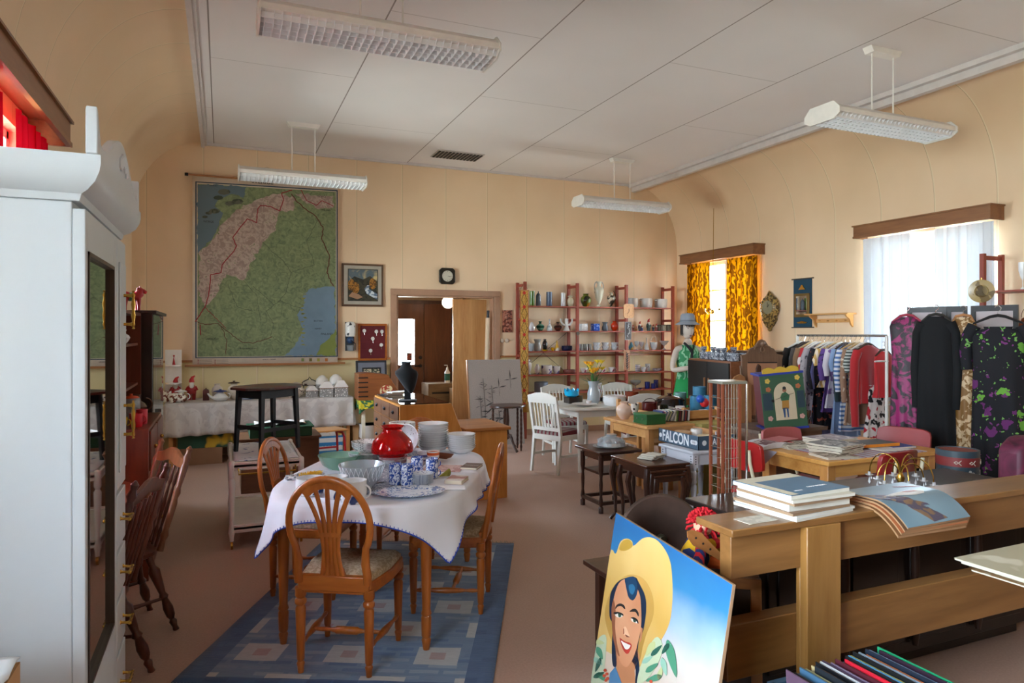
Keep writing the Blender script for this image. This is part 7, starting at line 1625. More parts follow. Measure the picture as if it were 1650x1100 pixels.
single('table_cloth', 'white cloth with red and blue stripes hanging over the edges of the magazine table', 'tablecloth',
       MB().box(3.8, 4.62, 3.32, 3.98, .7505, .7525).add([(3.8+.32, 3.31, .752), (3.8+.62, 3.31, .752), (3.8+.5, 3.288, .6)], [(0, 1, 2)]).add([(3.62, 3.72, .752), (3.62, 3.98, .752), (3.615, 3.86, .62)], [(0, 1, 2)]), pat('#b4b4c4', '#9a5a68', 4.5, .82, 'wavex', .8), solid=.0015)
ZM = .754
mstack(7, 4.0, 3.55, .3, .26, .009, .25, 'the nearest thick stack of old magazines on the table', [GP2]*6+[GP], 'nearest thick magazine stack')
mstack(3, 3.83, 3.42, .24, .2, .006, -.2, 'the thin stack at the near table corner', [GP2, '#a8685c', GP2], 'thin corner magazine stack')
mstack(6, 4.2, 3.78, .32, .24, .01, .1, 'the stack in the middle of the magazine table', [GP2, '#9c8c7c', GP2, '#a89c90', '#8c8074', pat('#7c7480', '#b4acb0', 7, .5, 'magic', .5)], 'middle magazine stack')
mstack(4, 3.93, 3.84, .28, .2, .007, -.15, 'the low spread stack behind the nearest one', [GP2, GP2, '#b0a89c', GP2], 'low spread magazine stack')
mstack(2, 4.45, 3.5, .28, .2, .005, -.1, 'the white leaflets under the orange-spined book', ['#c8bcd0', '#c8c8cc'], 'white leaflets')
book('book', 'thick book with orange spine and dark cover on the magazine table', 'book', (4.42, 3.62, ZM+.013), .34, .2, .02, .0-.08, mat('#3e4a4c', .5), page=mat('#d0ccc0', .8))
MB().box(-.171, .171, -.103, -.1, 0, .021).build('orange_spine', mat('#d8801c', .5), [o for o in COL.objects if o.get('label', '').startswith('thick book with orange')][0])
book('book', 'blue-edged book under the orange-spined book on its right', 'book', (4.6, 3.56, ZM+.0002), .2, .2, .011, -.15, mat('#2c4c94', .5))
book('book', 'pink-red folder lying open near the painted cabinet', 'book', (3.88, 3.99-.02, ZM+.032), .3, .16, .006, .3, mat('#b86468', .5))
t = thing('photo_album', 'white curved catalogue with pictures at the left end behind the red chair', 'book', (3.72, 3.93, ZM), .15)
MB().loft([[(-.16+.32*i/8, -.1, .0), (-.16+.32*i/8, .1, 0), (-.16+.32*i/8, .1, .02+.02*sin(pi*i/8)), (-.16+.32*i/8, -.1, .02+.02*sin(pi*i/8))] for i in range(9)]).build('pages', mat('#d0d0d6', .6), t, smooth=30)
MB().loft([[(-.14+.26*i/8, -.09, .021+.02*sin(pi*i/8)), (-.14+.26*i/8, .05, .021+.02*sin(pi*i/8)), (-.14+.26*i/8, .05, .0225+.02*sin(pi*i/8)), (-.14+.26*i/8, -.09, .0225+.02*sin(pi*i/8))] for i in range(9)]).build('cover_picture', pat('#6a4a50', '#b8aca8', 12, .5, 'magic', .5), t, smooth=30)
MB().box(.16, .185, -.1, .1, 0, .03).build('red_end', mat('#9a1c24', .5), t)
# ---- garments
def garment(name, label, cat, loc, rz, L, sh, waist, hem, m, sleeve=0, dp=.07, folds=7, hang=True, neck=.07, puff=1., lo=0, hm=None, sm=None):
    t = thing(name, label, cat, loc, rz)
    rings = []; N = 44; L += lo
    prof = [(-.055-lo, neck, dp*.5), (-.07-lo, sh*.5, dp*.55), (-.1-lo, sh*.9, dp*.7), (-.14-lo, sh, dp*.8), (-.24, sh*.93, dp), (-.42, waist, dp)]
    n = 8
    for i in range(1, n+1): f = i/n; prof.append((-.42-(L-.42)*f, waist+(hem-waist)*f, dp*(1+.5*f)))
    for z, a, b in prof:
        k = min(1, max(0, (-z-.2)/L)); 
        rings.append([(a*cos(2*pi*q/N), b*sin(2*pi*q/N)+k*.022*sin(q*2*pi*folds/N+z*2), z) for q in range(N)])
    MB().loft(rings).build('cloth', m, t, smooth=70)
    for s_ in (-1, 1):
        if sleeve: MB().tube([(s_*(sh-.03), 0, -.115), (s_*(sh+.015), 0, -.2), (s_*(sh+.03), .0, -.14-sleeve*.5), (s_*(sh+.02), -.01, -.12-sleeve)], [.05, .06*puff, .058*puff, .05*puff], 12, flat=.8).build('sleeve', sm or m, t, smooth=70)
    if hang:
        hg = MB().tube([(-sh+.02, 0, -.1), (-.05, 0, -.045), (0, 0, -.035), (.05, 0, -.045), (sh-.02, 0, -.1)], [.008, .012, .013, .012, .008], 8).build('hanger', hm or mat('#3a2a22', .5), t)
        MB().tube([(0, 0, -.03), (0, 0, -.005), (.018, 0, .008), (.022, 0, .025), (.008, 0, .042), (-.012, 0, .04), (-.02, 0, .03)], .0022, 6).build('hook', CHROME, hg)
    return t
RX, RY0, RY1, RZ = 5.9, 5.76, 4.79, 1.565
t = thing('clothes_rail', 'white tubular clothes rail with a chrome bar full of dresses and blouses', 'clothes rail', (RX, 0, 0))
MB().tube([(0, RY1-.14, RZ), (0, RY0, RZ)], .0125, 12).build('hanging_bar', mat('#a8a8a8', .25, .9), t)
WT = mat('#d8d4cc', .35)
for y in (RY1-.14, RY0):
    fr = MB().tube([(0, y, RZ), (0, y, .05)], .015, 12).tube([(-.25, y, .03), (.25, y, .03)], .015, 12).tube([(-.16, y, 1.32), (.02, y, 1.32)], .008, 8).tube([(-.0, y, .9), (.1, y, .9)], .008, 8).build('end_frame', WT, t)
    for x in (-.24, .24): MB().ball((x, y, .018), .018).build('castor', BLACK, fr)
def fl(a, b, s=12, th=.6, c=None): return pat(a, b, s, th, 'noise', .85, c, .7, soft=.03) if c else pat(a, b, s, th, 'noise', .85)
G = [('fur_coat', 'black fur-collared coat at the far end of the clothes rail', .75, '#0d0c0c', .5, 1.2),
     ('blouse', 'dark patterned blouse next to the fur coat on the rail', .6, fl('#4a4440', '#8a7c6c', 20), .3, 1),
     ('denim_dress', 'blue denim dress with sleeves near the far end of the rail', .8, '#4f7086', .45, 1.1),
     ('coat', 'long beige coat on the rail beside the denim dress', 1.05, '#8a6a4c', .55, 1.1),
     ('blouse', 'white and red blouse collar just after the beige coat', .5, fl('#b0262c', '#d8ccc8', 7), .2, 1),
     ('dress', 'grey dress with small dark flowers, wide sleeves', .85, fl('#a39a9c', '#3c3840', 22, .6, '#7c3a40'), .45, 1.25),
     ('dress', 'light violet-blue long dress on the rail', 1.1, '#6c6ca4', .4, 1),
     ('dress', 'black dress sprinkled with small red and cream flowers', .95, fl('#14121a', '#a8503c', 22, .62), .4, 1),
     ('blouse', 'pale yellow and orange striped blouse collar on the rail', .5, pat('#c8a05a', '#e0d0b8', 8, .5, 'wavex', .8), .15, 1),
     ('dress', 'purple ruffled blouse dress with dark spots', .75, fl('#5a3c80', '#2c1c44', 16), .3, 1.2),
     ('dress', 'white dress with violet and pink flowers on the rail', .7, fl('#c8c0c8', '#7a5a8c', 10), .25, 1),
     ('dress', 'pale blue dress with long skirt on the rail', 1.0, '#7890b4', .2, 1),
     ('jacket', 'dark teal green jacket on the clothes rail', .62, '#14282c', .5, 1.1),
     ('skirt_dress', 'white dress with broad blue stripes at the hem', .92, pat('#4c6ca0', '#c8ccd4', 7, .45, 'wavez', .8), .4, 1),
     ('blouse', 'brown and cream patterned blouse near the red jacket', .85, fl('#8a6a54', '#c8b8a4', 14), .5, 1),
     ('knit_top', 'grey and white striped knitted top over the red jacket', .36, pat('#3c4440', '#b0b4ac', 10, .5, 'wavez', .9), .2, 1.1)]
random.seed(31)
for i, (nm, lab, L, m_, sl, pf) in enumerate(G):
    y = RY0-.045-(RY0-RY1-.16)*i/(len(G)-1); m_ = mat(m_, .85, sheen=.2) if isinstance(m_, str) else m_
    garment(nm, lab, 'clothing', (RX, y, RZ-.012-.028), random.uniform(-.16, .16), L, random.uniform(.18, .205), random.uniform(.15, .18), random.uniform(.19, .24), m_, sl, dp=.026, folds=6, neck=.05, puff=pf*.62, hm=mat(random.choice(['#e0ded8', '#c8a878', '#3a2a22']), .5))
REDJ = mat('#a8121a', .8, sheen=.3)
garment('red_jacket', 'bright red long-sleeved jacket at the near end of the clothes rail', 'clothing', (RX-.03, RY1+.04, RZ-.04), .12, .62, .2, .17, .2, REDJ, .72, dp=.035, puff=.8)
garment('floral_skirt', 'white skirt with large red roses and black leaves below the red jacket', 'clothing', (RX+.0, RY1-.03, 1.14), .1, .62, .13, .17, .2, pat('#121014', '#d8d0cc', 11, .42, 'noise', .85, '#b01c2c', .6, soft=.015), 0, dp=.03, hang=False, neck=.12)
garment('red_blouse', 'red gathered blouse hanging on the end frame of the clothes rail', 'clothing', (RX+.06, RY1-.06, RZ-.1), .1, .5, .15, .13, .16, mat('#b8161e', .7, sheen=.3), 0, dp=.035)
# ---- folding screen with hung dresses
PT = [rayd(1462, 6.3), rayd(1525, 6.1), rayd(1559, 6.02), rayd(1565, 5.98), rayd(1641, 5.7)]
t = thing('folding_screen', 'black framed folding screen with white paper panels carrying long dresses', 'screen', (0, 0, 0))
SC_ = mat('#101013', .4); PAP = fabric('#cfc6c8', None, .3)
for a, b in ((0, 1), (1, 2), (3, 4)):
    p, q = PT[a], PT[b]; d = (q-p).normalized(); up = Vector((0, 0, 1)); w_ = .035
    m = MB().bar(p+up*0+d*w_/2, p+up*1.83+d*w_/2, w_, .022, up=d).bar(q-d*w_/2, q+up*1.83-d*w_/2, w_, .022, up=d)
    m = MB()
    def pb(s0, s1, z0, z1, m=m):
        n_ = Vector((-d.y, d.x, 0))*.011; P_ = [p+d*s0-n_, p+d*s1-n_, p+d*s1+n_, p+d*s0+n_]
        m.add([tuple(x+up*z0) for x in P_]+[tuple(x+up*z1) for x in P_], [(3, 2, 1, 0), (4, 5, 6, 7), (0, 1, 5, 4), (1, 2, 6, 5), (2, 3, 7, 6), (3, 0, 4, 7)])
    Lp = (q-p).length; pb(0, w_, .02, 1.83); pb(Lp-w_, Lp, .02, 1.83); pb(w_, Lp-w_, 1.78, 1.83); pb(w_, Lp-w_, .02, .3); pb(w_, Lp-w_, 1.0, 1.03)
    m.build('frame', SC_, t, smooth=0)
    m2 = MB(); n_ = Vector((-d.y, d.x, 0))*.001; m2.add([tuple(p+d*w_+up*.3), tuple(q-d*w_+up*.3), tuple(q-d*w_+up*1.78), tuple(p+d*w_+up*1.78)], [(0, 1, 2, 3)]); m2.build('paper_panel', PAP, t, smooth=0, solid=.002)
sd = (PT[4]-PT[0]).normalized(); sa = atan2(sd.y, sd.x); sn = Vector((sd.y, -sd.x, 0))
if sn.dot(Vector((-1, -.3, 0))) < 0: sn = -sn
def sg(u, tt, z): p = rayd(u, tt); p.z = z; return p
MAG = pat('#1c0414', '#8c1058', 9, .5, 'magic', .5, soft=.05)
garment('long_dress', 'long magenta and black swirled dress hanging at the left of the black screen', 'clothing', sg(1461, 6.08, 1.79), sa, 1.5, .14, .12, .15, MAG, .0, dp=.055, hm=mat('#a03a4a', .5))
garment('long_coat', 'long black coat hanging between the magenta and the gold dress', 'clothing', sg(1508, 5.84, 1.79), sa, 1.55, .13, .13, .17, mat('#050609', .9), .72, dp=.055, hm=mat('#2c2a26', .5), puff=.6)
garment('long_dress', 'long beige and gold brocade dress with an open neckline', 'clothing', sg(1552, 5.74, 1.78), sa, 1.5, .1, .085, .1, pat('#7c5622', '#c4a882', 14, .5, 'magic', .6), .0, dp=.05, hm=mat('#a8754a', .5))
def flomat():
    m, nt, b = newmat('green_purple_flowers'); b.inputs['Roughness'].default_value = .85
    co = coords(nt); n = nd(nt, 'ShaderNodeTexNoise', {'Vector': co, 'Scale': 16., 'Detail': 2.})
    mp_ = nd(nt, 'ShaderNodeMix', data_type='VECTOR'); mp_.inputs[0].default_value = .12; nt.links.new(co, mp_.inputs[4]); nt.links.new(n.outputs['Color'], mp_.inputs[5])
    c = lin('#07060e')
    for sc_, r_, col in ((9., .34, ('#5a1c58', '#5e9430')), (24., .26, ('#6a9c4c', '#6a2c68'))):
        v = nd(nt, 'ShaderNodeTexVoronoi', {'Vector': mp_.outputs[1], 'Scale': sc_}); sp = nd(nt, 'ShaderNodeSeparateColor', {0: v.outputs['Color']})
        k = mix(nt, mth(nt, 'GREATER_THAN', sp.outputs[0], .5), lin(col[0]), lin(col[1]))
        c = mix(nt, mth(nt, 'MULTIPLY', mth(nt, 'LESS_THAN', v.outputs['Distance'], r_), mth(nt, 'GREATER_THAN', sp.outputs[1], .35)), c, k)
    nt.links.new(c, b.inputs['Base Color']); return m
FLO = flomat()
garment('long_dress', 'long black dress with large green and purple flowers on a black hanger', 'clothing', sg(1608, 5.5, 1.77), sa, 1.5, .19, .17, .2, FLO, .36, dp=.06, hm=BLACK, neck=.1, puff=.8, lo=.07)
# ---- right hand shelves (same red-brown shelf system) by the wall
t = thing('shelf_ladder', 'red-brown shelf ladder frame rising above the black screen at the right', 'shelf frame', (0, 4.36, 0))
MB().box(6.85, 6.89, -.022, .022, 0, 2.37).build('front_post', IV, t, bev=.003); MB().box(7.13, 7.17, -.022, .022, 0, 2.37).build('rear_post', IV, t, bev=.003)
for z in (2.33, 1.79, 1.24, .8): MB().box(6.89, 7.13, -.014, .014, z-.02, z+.02).build('rung', IV, t)
for z, n_ in ((2.0, 'upper'), (1.62, 'second'), (1.3, 'third'), (.96, 'fourth'), (.6, 'lower')): single('shelf_board', 'red-brown %s shelf board at the right edge of the view' % n_, 'shelf', MB().box(6.85, 7.17, 3.2, 4.335, z-.018, z), IV, bev=.002)
t = thing('brass_pan', 'round brass pan hanging on the tall red-brown shelf post', 'pan', atx(1582, 469, 6.83)); t.rotation_euler = (0, radians(-90), radians(20))
MB().lathe([(0, 0), (.09, 0), (.11, .012), (.112, .02), (.06, .012), (.0, .012)], seg=32).lathe([(.048, .012), (.058, .022), (.06, .012)], seg=24).build('pan', pat('#6e5a34', '#a38c58', 12, .5, 'noise', .25), t)
MB().tube([(.11, 0, .01), (.13, 0, .01)], .006).build('ring', BRASS, t)
def rsh(name, label, cat, u, v, z, w, h, p, m, **k):
    P = atx(u, v, 6.93); s = dist(P)/FPX; return pot(name, label, cat, (6.93, P.y, z+.0005), w*s, h*s, p, m, **k)
rsh('candlestick', 'white porcelain candlestick on the upper right shelf', 'candlestick', 1648, 460, 2.0, 12, 44, 'goblet', PORC); rsh('copper_kettle', 'copper kettle with handle on the second right shelf', 'kettle', 1652, 520, 1.62, 22, 20, 'pear', mat('#8a4a2c', .25, .9), loop=.08)
# ---- velvet chair and painted bucket
t = thing('velvet_armchair', 'burgundy crushed velvet covered armchair at the right behind the bench', 'armchair', (4.05, 2.37, 0))
VEL = pat('#32081c', '#6c1c3c', 7, .5, 'magic', .6, soft=.2)
MB().prism([(0, 0), (.75, 0), (.75, .98), (.12, 1.01), (.02, .95)], 0, .14, 'y').build('back', VEL, t, bev=.03); MB().box(.03, .75, .14, .3, 0, .45).build('seat', VEL, t, bev=.03)
MB().box(.0, .12, .14, .3, 0, .68).build('armrest', VEL, t, bev=.03)
t = thing('white_stool', 'white square stool under the painted bucket', 'stool', (4.26, 2.86, 0)); MB().box(-.16, .16, -.16, .16, .6, .645).build('top', WHT, t, bev=.004)
for x in (-.13, .13):
    for y in (-.13, .13): MB().bar((x, y, 0), (x, y, .6), .03).build('leg', WHT, t)
t = thing('painted_bucket', 'round wooden bucket painted dark green and red with white flowers', 'bucket', (4.26, 2.86, .646), .3)
MB().lathe([(0, 0), (.113, 0), (.12, .22), (.108, .22), (.104, .02), (0, .02)], seg=36).build('tub', mat('#36434a', .45), t); MB().lathe([(.118, .125), (.1195, .18)], seg=36).build('red_band', mat('#7c2a28', .5), t, solid=.002); MB().lathe([(.1135, .0), (.1155, .03)], seg=36).build('red_foot', mat('#7c2a28', .5), t, solid=.002); MB().lathe([(.1085, .215), (.1045, .03)], seg=36).build('inner_paint', mat('#7a3430', .5), t)
for a0 in (-2.9, -2.2, -1.4, -.6):
    m = MB()
    for k in range(5):
        a = a0+(.0 if k == 0 else .13*cos(k*pi/2+.4)); z = .078+(0 if k == 0 else .02*sin(k*pi/2+.4)); m.turn((.117*cos(a), .117*sin(a), z), (.1195*cos(a), .1195*sin(a), z), [(0, .009), (1, .009)], 10)
    m.build('painted_flower', mat('#a8a49c', .5), t)
    a = a0+.1; m = MB(); m.tube([(.121*cos(a+x), .121*sin(a+x), z) for x, z in ((-.2, .15), (-.1, .158), (.0, .15), (.12, .165))], .003, 5).tube([(.121*cos(a+x), .121*sin(a+x), z) for x, z in ((-.2, .15), (-.1, .142), (.0, .15), (.12, .135))], .003, 5); m.build('painted_scroll', mat('#b8ac9c', .5), t)
# ---- bench (slatted wooden bench back)
BX0, BX1, BY = 1.665, 5.2, 1.93
BWD = wood('#6a451f', '#8f6437', .35, 'x', 4); BWZ = wood('#77501f', '#9a6f3c', .35, 'z', 4)
t = thing('bench_back', 'heavy pine bench with thick top rail and wide boards in the right foreground', 'bench', (0, 0, 0))
MB().box(BX0-.02, BX1, BY-.03, BY+.17, .878, .905).build('top_cap', BWD, t, bev=.004); MB().box(BX0+.0, BX1, BY, BY+.06, .72, .878).build('upper_board', BWD, t, bev=.003); MB().box(BX0+.0, BX1, BY+.02, BY+.09, .345, .545).build('lower_board', BWD, t, bev=.004)
for x in (1.99, 3.7, 5.0): MB().box(x, x+.17, BY-.035, BY+.0, 0, .878).box(x, x+.17, BY+.0, BY+.02, 0, .719).build('post', BWZ, t, bev=.003)
# dark sideboard behind the bench
t = thing('dark_sideboard', 'almost black panelled sideboard seen through the gaps of the bench', 'sideboard', (2.12, 2.28, 0))
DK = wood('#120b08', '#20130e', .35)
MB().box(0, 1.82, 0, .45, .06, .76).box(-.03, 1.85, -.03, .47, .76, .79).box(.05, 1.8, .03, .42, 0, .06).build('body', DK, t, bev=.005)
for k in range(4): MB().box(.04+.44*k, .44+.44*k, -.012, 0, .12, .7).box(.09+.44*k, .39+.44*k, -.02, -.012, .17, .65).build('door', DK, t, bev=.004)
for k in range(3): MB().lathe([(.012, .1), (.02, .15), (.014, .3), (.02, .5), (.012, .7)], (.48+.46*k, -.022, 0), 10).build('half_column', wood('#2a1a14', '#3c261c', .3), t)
# brass chandelier lying on it
t = thing('brass_chandelier', 'brass chandelier with curved arms and crystal drops standing behind the bench', 'chandelier', (3.17, 2.42, .79)); t.scale = (.72, .72, .7)
MB().lathe([(0, 0), (.06, 0), (.03, .03), (.015, .06), (.03, .1), (.012, .14), (0, .16)], seg=16).build('stem', BRASS, t)
GL = glass('#eef0f2', .45, .06)
for k in range(8):
    a = k*pi/4+.2; R_, H_ = (.22, .24) if k % 2 == 0 else (.15, .17)
    ar = MB().tube([(.015*cos(a), .015*sin(a), .08)]+[(R_*(1-cos(b))/2*cos(a)*1., R_*(1-cos(b))/2*sin(a), .08+H_*.75*sin(b)**.8) for b in [pi*j/10 for j in range(1, 10)]]+[(R_*cos(a), R_*sin(a), .09)], .0045, 8).build('arm', BRASS, t)
    MB().lathe([(0, 0), (.025, .008), (.03, .014), (.01, .01), (.01, .035), (0, .035)], (R_*cos(a), R_*sin(a), .075), 12).lathe([(0, -.06), (.009, -.04), (.0, 0)], (R_*cos(a), R_*sin(a), .075), 6).lathe([(0, -.03), (.006, -.02), (.0, 0)], (R_*cos(a)+.02, R_*sin(a), .078), 6).build('crystal_drop', GL, ar)
# ---- magazines on the bench
IVO = mat('#c9c0a8', .6); TAN = mat('#8a6a4c', .7); Z_ = .9055
spec = [('#d4d8da', .011, .33, .3, 'white magazine at the bottom of the left bench pile, edge sticking out'), ('#c4c6c4', .009, .33, .3, 'grey-white magazine second from the bottom of the left bench pile'), ('#8a6a4c', .01, .32, .29, 'brownish magazine third from the bottom of the left bench pile'), ('#d0ccc2', .024, .31, .28, 'thick white catalogue in the middle of the left bench pile'), ('#7c5c44', .01, .31, .29, 'tan-edged magazine above the thick white catalogue'), ('#c4bca8', .012, .32, .29, 'cream magazine with a green line under the blue one'), ('#3f6c88', .016, .32, .29, 'blue and white magazine on top of the left bench pile')]
z = Z_; random.seed(5)
for i, (c, h, w_, d_, lab) in enumerate(spec):
    tp = i == len(spec)-1
    if i in (2, 4): pg = mat('#8f7458', .8)
    else: pg = mat('#cfccc0', .8)
    o = mag(lab, (2.075+random.uniform(-.012, .012), 2.05+random.uniform(-.01, .01), z), w_, d_, h, .04+random.uniform(-.05, .05)+(.04 if i == 0 else 0), mat(c, .4), page=pg, deco=[([(-.499, .499), (-.499, -.49), (-.28, -.49), (-.1, .0), (.49, .1), (.49, .499)], IVO)] if 0 else ([([(-.495, -.49), (-.36, -.49), (-.36, .49), (-.495, .49)], IVO), ([(-.36, .26), (.49, .26), (.49, .49), (-.36, .49)], IVO)] if tp else None))
    if tp:
        text('title', 'FAMN SVERIGE', .016, WHITE, o, (.06, -.075, h+.001), (0, 0, .0), .0003); text('title', 'LEVANDE', .01, WHITE, o, (-.07, -.1, h+.001), (0, 0, .0), .0003)
    z += h+.0006
SKYM = pat('#4c6c7c', '#7c98a4', 3, .5, 'noise', .3, soft=.2)
z = Z_
for i, (c, h, lab) in enumerate((('#7a5230', .01, 'brown-edged magazine at the bottom of the drooping right bench pile'), ('#a8623c', .009, 'orange-brown magazine in the middle of the drooping bench pile'), ('#6a4a34', .009, 'tan magazine under the sky-blue one on the bench'), (None, .008, 'glossy sky-blue magazine with a white airship on top of the bench pile'))):
    tp = c is None
    o = mag(lab, (2.53+.01*i, 1.935, z), .38, .29, h, -.02+.02*i, SKYM if tp else mat(c, .5), by=.16, page=mat('#9a7450', .8), deco=None)
    if tp:
        def zz(x, y, h=h): return h+.0014-.16*.5*4*max(0, -y/.29)**2
        def pol(nm, P, mt, par=o, lift=0):
            m = MB(); n = len(P)
            # fan strip over curved sheet
            cx = sum(p[0] for p in P)/n; cy = sum(p[1] for p in P)/n
            K = 6; vs = [(cx, cy, zz(cx, cy)+lift)]
            for q in range(1, K+1): vs += [(cx+(x-cx)*q/K, cy+(y-cy)*q/K, zz(0, cy+(y-cy)*q/K)+lift) for x, y in P]
            fs = [(0, 1+k, 1+(k+1) % n) for k in range(n)]+[(1+n*q+k, 1+n*q+n+k, 1+n*q+n+(k+1) % n, 1+n*q+(k+1) % n) for q in range(K-1) for k in range(n)]
            m.add(vs, fs).build(nm, mt, par, smooth=0)
        pol('printed_airship', [(-.13, .0), (-.04, .02), (.03, .028), (.09, .022), (.115, -.002), (.09, -.022), (.03, -.028), (-.05, -.014)], mat('#c8c0b4', .4))
        pol('printed_shade', [(.0, .018), (.04, .024), (.08, .018), (.09, .004), (.03, .004)], mat('#a86a60', .4), lift=.0005)
        pol('printed_coast', [(-.188, .05), (-.1, .015), (-.04, -.03), (.02, -.08), (.06, -.138), (-.03, -.142), (-.08, -.1), (-.13, -.045), (-.188, -.01)], pat('#4a4458', '#7c6048', 14, .5, 'magic', .4))
        m = MB()
        for k in range(9): x = .06+.013*k; m.add([(x, .1-.004*k, zz(0, .1)), (x+.009, .097-.004*k, zz(0, .1)), (x+.009, .085-.004*k, zz(0, .1)), (x, .088-.004*k, zz(0, .1))], [(0, 1, 2, 3)])
        m.build('printed_title', mat('#a03c3c', .5), o, smooth=0)
    z += h+.0006
single('postcard', 'flat grey-white card lying at the left end of the bench top', 'card', MB().box(-.07, .07, -.04, .04, 0, .002), pat('#a8a090', '#c0b8a8', 30, .5), (1.82, 1.975, .9055), .05)
single('white_leaflet', 'thin cream leaflet between the two piles on the bench', 'leaflet', MB().box(-.09, .09, -.06, .06, 0, .003), mat('#b8ac96', .7), (2.33, 2.0, .9056), .2) if 0 else None
# right edge stack on a table outside the view
table('low_table', 'light wooden table at the lower right edge carrying old sheets', 2.72, 3.6, .95, 1.62, .8, .06, PN, PNZ)
z = .801
for i, (c, h, lab, dx, dy, rz) in enumerate((('#8a6a44', .006, 'brown cardboard folder at the bottom of the right-edge pile', 0, -.02, .02), ('#b8bcbc', .009, 'grey-white newspaper in the right-edge pile', .02, .0, -.03), ('#a8acb0', .007, 'creased pale newspaper in the right-edge pile', .0, .02, .05), ('#a49c80', .007, 'yellowish sheet folder on top of the right-edge pile', -.01, .03, .02))):
    mag(lab, (2.61+dx, 1.34+dy, z), .6, .38, h, rz, pat(c, '#c4bfa8', 5, .62, 'noise', .5), page=mat('#b0aa98', .8)); z += h+.0006
mag('small brown booklet lying on the right-edge pile', (2.66, 1.32, z), .24, .2, .006, -.35, mat('#5c4438', .5)); mag('small black and white photo magazine on the right-edge pile', (2.72, 1.33, z+.0066), .14, .12, .004, -.2, pat('#3c3c44', '#c0bcb8', 16, .5, 'magic'))
# ---- records in a crate
t = thing('record_crate', 'grey-blue plastic crate full of records at the bottom of the view', 'crate', (1.94, 1.56, 0))
CRB = mat('#2f4656', .5); a, b = .25, .2
MB().box(-a, a, -b, b, 0, .012).box(-a, -a+.01, -b, b, 0, .43).box(a-.01, a, -b, b, 0, .43).box(-a, a, -b, -b+.01, 0, .43).box(-a, a, b-.01, b, 0, .43).build('crate', CRB, t); MB().box(-a-.01, a+.01, -b-.012, -b, .405, .43).box(-a-.01, a+.01, b, b+.012, .405, .43).box(-a-.012, -a, -b, b, .405, .43).box(a, a+.012, -b, b, .405, .43).build('rim', CRB, t)
random.seed(12)
rc_ = [('#5c4454', 'mauve'), ('#1c1c20', 'black'), ('#a9b8c0', 'pale blue-grey'), ('#3c5c74', 'steel blue'), ('#8a8460', 'olive'), ('#202428', 'charcoal'), ('#b09c70', 'sand'), ('#16181c', 'jet'), ('#c4c4c4', 'silver-white'), ('#3a2c3c', 'plum'), ('#6c5c70', 'dusty violet'), ('#4a1c24', 'maroon'), ('#b81c2c', 'bright red'), ('#18181a', 'dull black'), ('#4c8cb0', 'sky blue'), ('#a8a458', 'yellow-green'), ('#141618', 'deep black'), ('#8c9ca8', 'grey-blue'), ('#a85c34', 'orange-brown'), ('#1c2430', 'midnight'), ('#6c88a8', 'hazy blue'), ('#2c1c28', 'aubergine'), ('#1c8c5c', 'green')]
for k, (c, nm) in enumerate(rc_):
    x = -.225+.0195*k; tilt = radians(random.uniform(2, 7)) if k != 2 else radians(14)
    h = .155+random.uniform(-.006, .008)
    o = single('record_sleeve', '%s record sleeve, %s in the crate' % (nm, 'towards the left' if k < 8 else 'in the middle' if k < 16 else 'towards the right'), 'record', MB().box(-.0025, .0025, -.155, .155, -h, h), pat(c, '#d8d0c8' if k % 3 == 0 else c, 26, .66, 'noise', .4), (1.94+x+.012, 1.56+random.uniform(-.02, .02), .014+.16+.155), 0); o.rotation_euler = (0, -tilt, 0)
# ---- things behind the painted board
t = thing('small_dark_table', 'low dark wooden table behind the painted board, its corner sticking out left', 'table', (1.98, 2.8, 0))
MB().box(-.3, .3, -.22, .24, .425, .45).build('tabletop', DARKWX, t, bev=.004)
for x in (-.22, .24):
    for y in (-.18, .2): MB().bar((x, y, 0), (x, y, .425), .04).build('leg', DARKW, t)
t = thing('metal_dish_disc', 'large round dark brown metal dish with a hub standing behind the painted board', 'dish', (1.87, 2.64, .452+.195), rot=(radians(82), 0, radians(-22)))
MB().lathe([(0, 0), (.1, 0), (.12, .012), (.19, .02), (.2, .012), (.195, .005), (.125, -.004), (.11, -.014), (0, -.014)], seg=56).build('dish', mat('#57443b', .32, .5, var=.2), t); MB().lathe([(0, 0), (.02, 0), (.02, .03), (.012, .04), (0, .04)], seg=12).build('hub', mat('#5a5a48', .3, .7), t); MB().tube([(.2*cos(2*pi*k/48), .2*sin(2*pi*k/48), .012) for k in range(48)], .003, 5, closed=True).build('rim', mat('#5c4c40', .3, .7), t)
t = thing('copper_box', 'dark copper-brown box under the rag doll behind the painted board', 'box', (1.85, 2.24, 0)); MB().box(-.14, .15, -.09, .12, 0, .62).build('box', mat('#4a2c1e', .35, .4, var=.2), t, bev=.006)
D = Vector((1.8, 2.3, .621)); t = thing('rag_doll', 'rag doll with red yarn hair and striped red, yellow and blue clothes', 'doll', D, radians(20))
RDD = mat('#c01420', .9)
MB().tube([(-.02, 0, .02), (0, 0, .06), (.03, 0, .12)], [.05, .06, .045], 12).build('body', pat('#1c2c60', '#d8a818', 5, .6, 'wavex', .9), t); MB().ball((.06, 0, .17), .042).build('head', mat('#d8a888', .8), t)
m = MB(); random.seed(17)
for k in range(130):
    d = Vector((random.gauss(0, 1), random.gauss(0, 1), random.gauss(.3, 1))).normalized(); m.tube([Vector((.06, 0, .18))+d*.03, Vector((.06, 0, .18))+d*.06+Vector((random.uniform(-.015, .015), 0, 0)), Vector((.06, 0, .18))+d*.072+Vector((0, 0, -.01))], .0055, 4)
m.build('yarn_hair', RDD, t)
